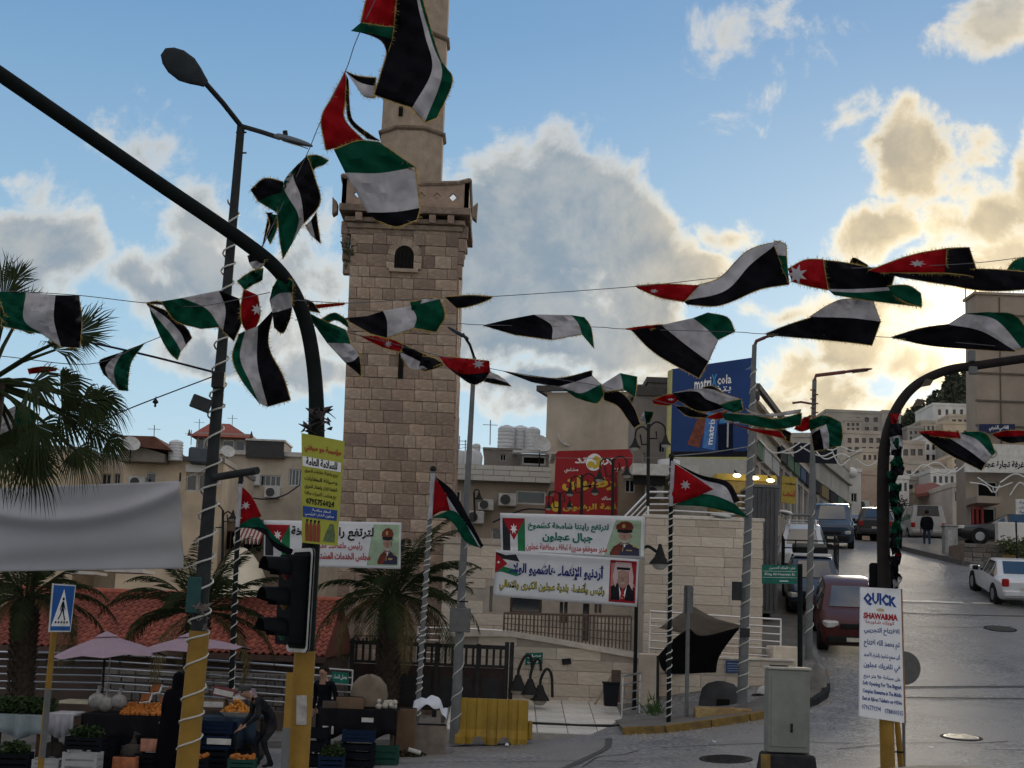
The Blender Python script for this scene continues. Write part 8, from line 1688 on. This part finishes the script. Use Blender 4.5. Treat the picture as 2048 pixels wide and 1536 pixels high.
# ================================================================== people
def person(label, mx, J, cols, h=1.7, extra=None, group='people'):
    """J: joints in body space (x right, y forward, z up, metres); one skinned, continuous body"""
    th = thing('person', label, 'person', (0,0,0), group); th.matrix_world = mx
    V, E, Rd, C = [], [], [], []
    def add(p, r, par, c): V.append(p); Rd.append(r); C.append(c); E.append((par, len(V)-1)) if par is not None else None; return len(V)-1
    pel = add(J['pelvis'], (.15,.11), None, 'l'); wa = add(J['waist'], (.145,.105), pel, 't'); ch = add(J['chest'], (.165,.12), wa, 't'); nk = add(J['neck'], (.055,.055), ch, 's')
    hd = Vector(J['head']); n_ = Vector(J['neck']); d = (hd-n_).normalized(); f_ = Vector(J.get('face', (0,1,0)))
    jw = add(tuple(n_.lerp(hd,.55)+f_*.015), (.068,.075), nk, 's'); mi = add(tuple(hd), (.078,.095), jw, 's'); add(tuple(hd+d*.09), (.055,.065), mi, 'h')
    add(tuple(hd+f_*.112-d*.015), (.012,.014), mi, 's')
    sd_ = d.cross(f_).normalized()
    for s_ in (-1, 1): add(tuple(hd+sd_*s_*.085), (.014,.02), mi, 's')
    for s_ in 'LR':
        sh_ = add(J['sh'+s_], (.068,.068), ch, 't'); el_ = add(J['el'+s_], (.05,.05), sh_, 't'); wr = add(J['wr'+s_], (.034,.034), el_, 't')
        w3, e3 = Vector(J['wr'+s_]), Vector(J['el'+s_]); fd = (w3-e3).normalized(); sx = fd.cross(Vector((0,1,.1))).normalized(); pm = add(tuple(w3+fd*.06), (.036,.02), wr, 's')
        for k, (o_, l_) in enumerate(((-.03,.075),(-.01,.09),(.01,.085),(.03,.065))):
            k1 = add(tuple(w3+fd*.1+sx*o_), (.0095,.0095), pm, 's'); k2 = add(tuple(w3+fd*(.1+l_*.55)+sx*o_+Vector((0,.012,0))), (.0085,.0085), k1, 's'); add(tuple(w3+fd*(.1+l_)+sx*o_+Vector((0,.03,0))), (.007,.007), k2, 's')
        t1 = add(tuple(w3+fd*.05+sx*(-.045)+Vector((0,.02,0))), (.011,.011), pm, 's'); add(tuple(w3+fd*.085+sx*(-.06)+Vector((0,.035,0))), (.009,.009), t1, 's')
        hp = add(J['hip'+s_], (.095,.095), pel, 'l'); kn = add(J['kn'+s_], (.064,.064), hp, 'l'); an = add(J['an'+s_], (.042,.042), kn, 'l'); a3 = Vector(J['an'+s_]); tf = Vector(J.get('toe'+s_, (0,.17,-.05)))
        add(tuple(a3+Vector((0,-.04,-.045))), (.036,.03), an, 'b'); add(tuple(a3+tf*.6+Vector((0,0,-.015))), (.042,.032), an, 'b'); add(tuple(a3+tf), (.034,.024), len(V)-1, 'b')
    me = bpy.data.meshes.new('body'); me.from_pydata([tuple(v) for v in V], E, []); o = bpy.data.objects.new('body', me); COL.objects.link(o)
    md = o.modifiers.new('s', 'SKIN'); md.use_smooth_shade = True
    for i, sv in enumerate(me.skin_vertices[0].data): sv.radius = Rd[i]; sv.use_root = (i == 0)
    sb = o.modifiers.new('d', 'SUBSURF'); sb.levels = 1; sb.render_levels = 1
    ev = o.evaluated_get(bpy.context.evaluated_depsgraph_get()); m2 = bpy.data.meshes.new_from_object(ev); bpy.data.objects.remove(o)
    keys = ['s','t','l','b','h']; m2.materials.clear()
    for k in keys: m2.materials.append(cols[k])
    VV = [Vector(v) for v in V]; mids = [(a, c, VV[a], VV[c]) for a, c in E]
    for p in m2.polygons:
        cc = p.center; best, bi = 1e9, 0
        for a, c, va, vc in mids:
            ab = vc-va; t_ = max(0, min(1, (cc-va).dot(ab)/max(ab.length_squared,1e-9))); dd = (cc-va-ab*t_).length
            if dd < best: best = dd; bi = c if t_ > .35 else a
        p.material_index = keys.index(C[bi]); p.use_smooth = True
    ob = bpy.data.objects.new('body', m2); COL.objects.link(ob); ob.parent = th; PLOC[th.name] = Vector((0,0,0))
    if extra: extra(th)
    return th
skin = M('skin', (.30,.18,.125), .6, var=.08); hair = M('hair_dark', (.02,.016,.013), .7); jackb = M('jacket_black', (.008,.009,.013), .85, var=.2, scale=6); jeans = M('jeans', (.03,.045,.075), .9, var=.2, scale=8); shoes = M('shoes_dark', (.02,.017,.015), .6); camo = M('camouflage', (.012,.013,.018), .9, var=.6, scale=9, hue=(.03,.03,.03)); abaya = M('abaya_black', (.003,.003,.005), .8, var=.15, scale=5)
def stand(sw=.0, arm=.0, bend=0):
    return dict(pelvis=(0,0,.92), waist=(0,.0,1.08), chest=(0,.02+bend*.1,1.32), neck=(0,.03+bend*.2,1.5), head=(0,.05+bend*.3,1.64), shL=(-.19,.02+bend*.15,1.42), elL=(-.25,-.04+arm,1.14), wrL=(-.24,.06+arm,.9), shR=(.19,.02+bend*.15,1.42), elR=(.25,-.04-arm,1.14), wrR=(.24,.06-arm,.9),
                hipL=(-.09,0,.88), knL=(-.1,.05+sw,.49), anL=(-.1,-.02+sw*1.3,.09), hipR=(.09,0,.88), knR=(.1,.05-sw,.49), anR=(.1,-.02-sw*1.6,.09))
def heading(p, ang, s=1.0): return Matrix.Translation(p) @ Matrix.Rotation(ang, 4, 'Z') @ Matrix.Scale(s, 4)
def lathe_rings(th, rings, m, nm):
    b = MB(); rows = [[(cx_+rx*math.cos(a)*(1+wv*math.sin(5*a)), cy_+ry*math.sin(a)*(1+wv*math.cos(7*a)), z_) for a in [2*math.pi*k/24 for k in range(25)]] for (cx_, cy_, z_, rx, ry, wv) in rings]
    b.grid(rows); b.face(rows[0][:-1]); b.face(rows[-1][:-1]); return b.build(nm, m, th, smooth=True, merge=True)
# woman in a black cloak seen from behind
pw = gmk(347,1511,26.6)
def cloak(th):
    lathe_rings(th, [(0,0,.03,.33,.26,.10),(0,0,.3,.31,.24,.09),(0,0,.7,.29,.22,.07),(0,.01,1.0,.27,.2,.05),(0,.02,1.25,.27,.19,.02),(0,.03,1.4,.24,.16,.01),(0,.04,1.47,.13,.12,0)], abaya, 'cloak')
    lathe_rings(th, [(0,.03,1.36,.2,.16,0),(0,.03,1.46,.125,.13,0),(0,.03,1.56,.115,.13,0),(0,.03,1.66,.115,.135,0),(0,.03,1.74,.09,.11,0),(0,.03,1.78,.03,.04,0)], abaya, 'headscarf')
person('woman in a black cloak standing behind the left street lamp at the stall', heading(pw, R(20), .93), stand(), dict(s=skin, t=abaya, l=abaya, b=shoes, h=abaya), extra=cloak)
# stooping man with cap and stick
ps = gmk(528,1500,27.0)
J = dict(pelvis=(0,-.16,.82), waist=(0,-.06,.98), chest=(0,.14,1.14), neck=(0,.3,1.26), head=(0,.42,1.33), face=(0,.85,-.5), shL=(-.18,.2,1.2), elL=(-.24,.22,.92), wrL=(-.2,.4,.78), shR=(.18,.2,1.2), elR=(.26,.2,.94), wrR=(.26,.36,.74), hipL=(-.09,-.14,.78), knL=(-.1,.06,.46), anL=(-.1,-.12,.09), hipR=(.09,-.14,.78), knR=(.1,.14,.47), anR=(.1,.08,.09))
def cap_stick(th):
    lathe_rings(th, [(0,.43,1.37,.1,.115,0),(0,.425,1.43,.1,.11,0),(0,.42,1.46,.06,.07,0)], M('cap_grey', (.045,.045,.045), .9), 'cap')
    b = MB(); b.box((0,.53,1.365), (.12,.1,.015), rot=Matrix.Rotation(-.5,3,'X')); b.build('cap_peak', M('cap_grey'), th)
    b = MB(); b.tube([(.26,.44,.0), (.26,.44,.68), (.26,.4,.72)], .012, 6); b.build('walking_stick', wood, th)
person('stooping man in mottled dark jacket and cap leaning on a stick', heading(ps, R(115), .97), J, dict(s=skin, t=camo, l=camo, b=shoes, h=hair), extra=cap_stick)
pt = gmk(645,1478,29.9)
person('man in dark clothes behind the stall, half hidden by the signal pole', heading(pt, R(160), .97), stand(.03, .05, .25), dict(s=skin, t=jackb, l=jackb, b=shoes, h=hair), extra=lambda th: lathe_rings(th, [(0,.09,1.62,.09,.1,0),(0,.1,1.7,.1,.11,0),(0,.11,1.76,.06,.07,0)], hair, 'hair'))
pm_ = at(1854,1104,70.5); pm_.z = G(pm_.x, pm_.y)
def jkt(th): lathe_rings(th, [(0,0,.86,.215,.15,.02),(0,0,1.0,.22,.16,.02),(0,.01,1.2,.225,.16,.01),(0,.02,1.38,.215,.145,0),(0,.02,1.46,.12,.1,0)], jackb, 'jacket'); lathe_rings(th, [(0,.0,1.6,.085,.1,0),(0,.02,1.68,.1,.115,0),(0,.03,1.74,.085,.1,0),(0,.03,1.78,.02,.03,0)], hair, 'hair')
person('man in black jacket and jeans walking up the street', heading(pm_, R(-8), 1.02), stand(.09, .1), dict(s=skin, t=jackb, l=jeans, b=shoes, h=hair), extra=jkt)
# ================================================================== vehicles
tyre, rimm = M('tyre', (.02,.02,.02), .85), M('rim', (.35,.35,.36), .35, metal=.8); cglass = M('car_glass', (.02,.03,.04), .05, var=.3, scale=1.5, spec=1.0, coat=1.0); lampc = M('headlamp', (.5,.5,.48), .15, spec=.8); tail = M('tail_lamp', (.3,.012,.012), .25); blackp = M('black_plastic', (.02,.02,.02), .6); plate_m = M('number_plate', (.5,.48,.4), .5)
def car(label, pos, fwd, paint, st, ws, rs, wheels, wr=.33, rear=False, cat='car', name='parked_car', extras=(), lampz=.72, lampw=.36, lamph=.16, grill=True):
    """st: stations (x, zlow, zbelt, ztop, wlow, wbelt, wtop) nose to tail; ws: index pair of the windscreen; rs: of the rear window"""
    f_ = Vector(fwd).normalized(); rt = f_.cross(Vector((0,0,1))).normalized(); up = rt.cross(f_); mx = Matrix((f_, -rt, up)).transposed().to_4x4(); mx.translation = Vector(pos)
    th = thing(name, label, cat, (0,0,0), 'vehicles in the climbing street'); th.matrix_world = mx; PLOC[th.name] = Vector((0,0,0)); rings = []
    for (x, zl, zb, zt, wl, wb, wt) in st:
        r = [(-wl*.9,zl),(-wl,zl+.08),(-wb,zl+(zb-zl)*.55),(-wb*.985,zb),(-wt,zt-.02),(-wt*.8,zt)]; rings.append([Vector((x, y, z)) for y, z in r]+[Vector((x, -y, z)) for y, z in r[::-1]])
    b = MB(); b.grid([r+[r[0]] for r in rings]); b.face(rings[0]); b.face(rings[-1][::-1]); b.build('body', paint, th, smooth=True, merge=True)
    def pane(q, nm='window', m=cglass, k=.9, off=.012):
        c = sum(q, Vector())/4; n_ = (q[1]-q[0]).cross(q[3]-q[0]).normalized()
        if n_.dot(c-Vector((0,0,.6))) < 0: n_ = -n_
        b = MB(); b.prism([c+(p-c)*k+n_*off for p in q], -n_*.006); return b.build(nm, m, th)
    a, c = rings[ws[0]], rings[ws[1]]; pane([a[5], a[6], c[6], c[5]], 'windscreen', k=.93); 
    a, c = rings[rs[0]], rings[rs[1]]; pane([a[5], a[6], c[6], c[5]], 'rear_window', k=.9)
    i0, i1 = ws[1], rs[0]
    for i in range(ws[0], rs[1]):
        for (p, q) in ((3,4),(8,7)):
            if i == ws[0] or i == rs[1]-1:
                tri = [rings[i][p], rings[i+1][p], rings[i+1][q], rings[i][q]]
            else: tri = [rings[i][p], rings[i+1][p], rings[i+1][q], rings[i][q]]
            if abs(tri[0].x-tri[1].x) > .25: pane(tri, 'window', k=.86)
    W = max(s[5] for s in st)
    for x in wheels:
        for s_ in (-1, 1):
            rot = Matrix.Rotation(R(90), 3, 'X'); b = MB(); b.lathe((x, s_*(W-.1), wr), [(wr*.6,-.11),(wr*.95,-.11),(wr,-.06),(wr,.06),(wr*.95,.11),(wr*.6,.11)], 20, 0, rot); w_ = b.build('wheel', tyre, th, smooth=True)
            b = MB(); b.lathe((x, s_*(W-.04), wr), [(wr*.6,-.06),(wr*.58,.05),(wr*.2,.03)], 16, 0, rot); b.build('rim', rimm, w_)
            b = MB(); b.lathe((x, s_*(W-.12), wr), [(wr*1.16,-.135),(wr*1.16,.135)], 20, 0, rot); b.build('wheel_arch', blackp, th)
    xn, xt = st[0][0], st[-1][0]; wn, wtl = st[0][5], st[-1][5]
    for s_ in (-1, 1):
        b = MB(); b.box((xn-.12, s_*(wn-lampw*.38), lampz), (.3, lampw, lamph), rz=-s_*.35); b.build('headlight', lampc, th, bevel=.03)
        b = MB(); b.box((xt+.05, s_*(wtl-.1), lampz+.12), (.16, .22, lamph*1.6)); b.build('tail_light', tail, th, bevel=.03)
        m_ = rings[ws[0]][3 if s_ < 0 else 8]; b = MB(); b.box((m_.x-.25, s_*(W+.1), m_.z+.08), (.1,.2,.15)); b.build('mirror', blackp, th, bevel=.03)
    b = MB(); b.box((xn+.02, 0, st[0][1]+.12), (.16, wn*1.9, .2)); b.build('front_bumper', blackp, th, bevel=.04); b = MB(); b.box((xt-.02, 0, st[-1][1]+.14), (.16, wtl*1.9, .2)); b.build('rear_bumper', paint if rear else blackp, th, bevel=.04)
    if grill: b = MB(); b.box((xn+.0, 0, lampz-.03), (.08, wn*1.0, .14)); b.build('grille', blackp, th, bevel=.02)
    b = MB(); b.box((xn+.11, 0, st[0][1]+.14), (.02,.42,.11)); b.build('front_plate', plate_m, th); b = MB(); b.box((xt-.11, 0, st[-1][1]+.3), (.02,.42,.11)); b.build('rear_plate', plate_m, th)
    for e in extras: e(th)
    return th
SUV = [(2.25,.32,.66,.8,.7,.76,.6),(2.1,.24,.8,.92,.82,.86,.74),(1.3,.24,.92,1.06,.87,.9,.78),(1.0,.24,.96,1.1,.88,.91,.78),(.2,.24,1.0,1.6,.88,.91,.64),(-.7,.24,1.02,1.68,.88,.91,.65),(-1.55,.24,1.03,1.62,.88,.91,.62),(-2.05,.28,1.02,1.12,.86,.88,.72),(-2.25,.34,.9,1.0,.8,.84,.7)]
SEDAN = [(2.2,.32,.55,.68,.66,.74,.6),(2.0,.22,.7,.78,.78,.83,.72),(1.05,.22,.82,.92,.83,.86,.76),(.85,.22,.84,.95,.83,.86,.76),(.1,.22,.86,1.36,.83,.86,.6),(-.75,.22,.87,1.38,.83,.86,.6),(-1.35,.22,.87,1.0,.83,.86,.72),(-1.5,.22,.87,.98,.83,.86,.72),(-2.05,.26,.82,.95,.78,.82,.7),(-2.2,.36,.7,.85,.72,.78,.66)]
VAN = [(2.4,.35,.8,.95,.72,.8,.66),(2.25,.25,.95,1.08,.86,.9,.78),(1.7,.25,1.05,1.2,.92,.95,.82),(1.5,.25,1.08,1.25,.92,.95,.82),(.75,.25,1.1,1.88,.92,.95,.72),(-.6,.25,1.1,1.94,.92,.95,.74),(-2.25,.25,1.1,1.92,.92,.95,.74),(-2.42,.3,1.1,1.3,.9,.93,.82),(-2.5,.36,.9,1.05,.88,.9,.8)]
PICK = [(2.35,.4,.75,.9,.7,.78,.66),(2.2,.3,.9,1.0,.8,.84,.74),(1.45,.3,1.0,1.1,.82,.85,.76),(1.2,.3,1.02,1.14,.82,.85,.76),(.65,.3,1.05,1.62,.82,.85,.62),(-.1,.3,1.05,1.66,.82,.85,.63),(-.4,.3,1.05,1.62,.82,.85,.63),(-.46,.3,.98,1.05,.82,.85,.8),(-2.2,.34,.95,1.02,.82,.85,.8),(-2.3,.4,.9,.98,.8,.84,.78)]
def ground_pose(px, py, Y, dirn, L_):
    p = at(px, py, Y); d = Vector((*dirn, 0)).normalized(); c = Vector((p.x, Y, 0))-d*L_/2
    z = G(c.x, c.y); f_ = Vector((d.x, d.y, (G(c.x+d.x, c.y+d.y)-G(c.x-d.x, c.y-d.y))/2)); return Vector((c.x, c.y, z)), f_
paintf = lambda n, c=(.5,.5,.5), **k: M(n, c, .3, var=.08, scale=2, coat=.35, spec=.4, **k)
def rack(th):
    for s_ in (-.5, .5): b = MB(); b.tube([(.3,s_,1.72),(.2,s_,1.8),(-1.4,s_,1.8),(-1.5,s_,1.7)], .03, 6); b.build('roof_rail', M('rack_white', (.55,.55,.52), .4), th)
    for x in (0,-1.1): b = MB(); b.tube([(x,-.6,1.8),(x,.6,1.8)], .025, 6); b.build('rack_bar', M('rack_white'), th)
def cage(th):
    for s_ in (-1, 1):
        for z in (1.3,1.7,2.1): b = MB(); b.tube([(-.5,s_*.86,z),(-2.25,s_*.86,z)], .022, 5); b.build('cage_bar', blackp, th)
        for x in (-.5,-1.1,-1.7,-2.25): b = MB(); b.tube([(x,s_*.86,1.0),(x,s_*.86,2.1)], .022, 5); b.build('cage_post', blackp, th)
    for z in (1.85,2.1): b = MB(); b.tube([(-.5,-.86,z),(-.5,.86,z)], .022, 5); b.build('cage_bar', blackp, th)
    for y in (-.5,0,.5): b = MB(); b.tube([(-.5,y,1.6),(-.5,y,2.1)], .02, 5); b.build('cage_post', blackp, th)
    b = MB(); b.box((.1,0,1.72), (.5,1.2,.04)); b.build('roof_visor', M('rack_white'), th, bevel=.01)  # white slab paints the reflecting strip on the cab roof
    b = MB(); b.box((-1.3,0,1.7), (1.0,1.1,.3)); b.build('load', M('load_dark', (.03,.035,.035), .8), th, bevel=.05)
def place(fn, label, px, py, Y, dirn, st, paint, ws, rs, wheels, L_, rear=False, **kw):
    pos, f_ = ground_pose(px, py, Y, dirn, L_ if not rear else -L_); return car(label, pos, f_, paint, st, ws, rs, wheels, rear=rear, **kw)
down = (-.14,-1)
place(None, 'maroon car parked facing downhill, half hidden by the shawarma board', 1708, 1322, 41.4, down, SUV, M('paint_maroon', (.06,.009,.008), .42, var=.1, scale=2, coat=.12, spec=.3), (3,4), (6,7), (1.42,-1.3), 4.5, lampz=.84, lampw=.36, lamph=.17)
place(None, 'dark blue pickup with a cargo cage parked behind the maroon car', 1632, 1240, 46.3, down, PICK, paintf('paint_navy', (.014,.028,.06)), (3,4), (6,7), (1.5,-1.45), 4.7, extras=(cage,), lampz=.78, cat='pickup', name='pickup_truck')
place(None, 'white car with roof rack parked behind the pickup', 1604, 1148, 54.5, (-.2,-1), SUV, paintf('paint_white', (.6,.61,.62)), (3,4), (6,7), (1.42,-1.3), 4.5, extras=(rack,), lampz=.84)
place(None, 'dark blue van near the top of the climbing street', 1664, 1095, 67, (-.22,-1), VAN, paintf('paint_steel_blue', (.018,.04,.075)), (3,4), (6,7), (1.5,-1.5), 4.9, cat='van', name='parked_van', wr=.35)
place(None, 'small white saloon on the crest right of the dark blue van', 1722, 1094, 79, (-.2,-1), SEDAN, paintf('paint_white'), (3,4), (5,6), (1.35,-1.35), 4.4)
place(None, 'dark car with lit red tail lamp on the crest beside the mast', 1752, 1092, 75, (.2,1), SUV, paintf('paint_black', (.015,.015,.018)), (3,4), (6,7), (1.42,-1.3), 4.5, rear=True)
place(None, 'silver minibus seen from behind at the top of the street', 1857, 1094, 80, (.1,1), VAN, paintf('paint_silver', (.36,.35,.33)), (3,4), (6,7), (1.5,-1.5), 4.9, rear=True, cat='van', name='minibus', wr=.35)
place(None, 'white car nose just left of the silver minibus', 1806, 1094, 83, (-.2,-1), SEDAN, paintf('paint_white'), (3,4), (5,6), (1.35,-1.35), 4.4)
place(None, 'white saloon seen from behind at the right edge of the road', 2052, 1210, 50.0, (.05,1), SEDAN, paintf('paint_white'), (3,4), (5,6), (1.35,-1.35), 4.4, rear=True)
p = at(2016,1092,66)
car('black saloon parked sideways below the stone building', p, (-1,.12,0), paintf('paint_black'), SEDAN, (3,4), (5,6), (1.35,-1.35))
# air conditioners and dishes on the house fronts
acm = M('ac_white', (.5,.5,.48), .6, dirt=.4)
for k, (px, py, Y, w_) in enumerate(((275,965,71.7,.8),(330,985,71.7,.8),(505,960,85.7,.9),(545,985,85.7,.9),(1015,1000,57.7,.7),(950,1035,57.7,.7),(972,1010,57.7,.6),(1308,985,49.8,.6),(1725,1010,107.6,.9))):
    p = at(px, py, Y); t = thing('air_conditioner', ['air conditioner on the cream house left of its small window','air conditioner under the small window of the cream house','air conditioner left of the wide window on the long pale house','air conditioner below the wide window on the long pale house','air conditioner left of the large dark window right of the minaret','lower air conditioner near the gooseneck wall lamp','air conditioner between wall lamp and large dark window','air conditioner on the brown stone house','air conditioner on the pink house'][k], 'air conditioner', p, 'air conditioners')
    b = MB(); b.box(p, (w_,.35,w_*.7)); b.build('casing', acm, t, bevel=.03); b = MB(); b.lathe(p+Vector((-w_*.12,-.18,0)), [(w_*.28,-.01),(w_*.28,.01)], 16, 0, Matrix.Rotation(R(90),3,'X')); b.build('fan_grille', M('ac_dark', (.06,.06,.06)), t)
for k, (px, py, Y) in enumerate(((262,890,70.5),(455,905,85),(1080,890,59),(1130,880,65.5))):
    p = at(px, py, Y); t = thing('satellite_dish', ['dish beside the rusty roof shed','dish in front of the red-roofed pavilion','dish right of the three tall tanks','dish on the unfinished house'][k]+' against the sky', 'dish', p, 'satellite dishes'); rot = Vector((.5,-1,.7)).to_track_quat('Z','Y').to_matrix()
    b = MB(); b.lathe(p, [(.02,0),(.25,.04),(.42,.13),(.41,.14),(.24,.06),(.02,.02)], 16, 0, rot); b.build('reflector', acm, t, smooth=True); b = MB(); b.tube([p-Vector((0,0,.9)), p], .03, 5); b.build('mast', iron, t)
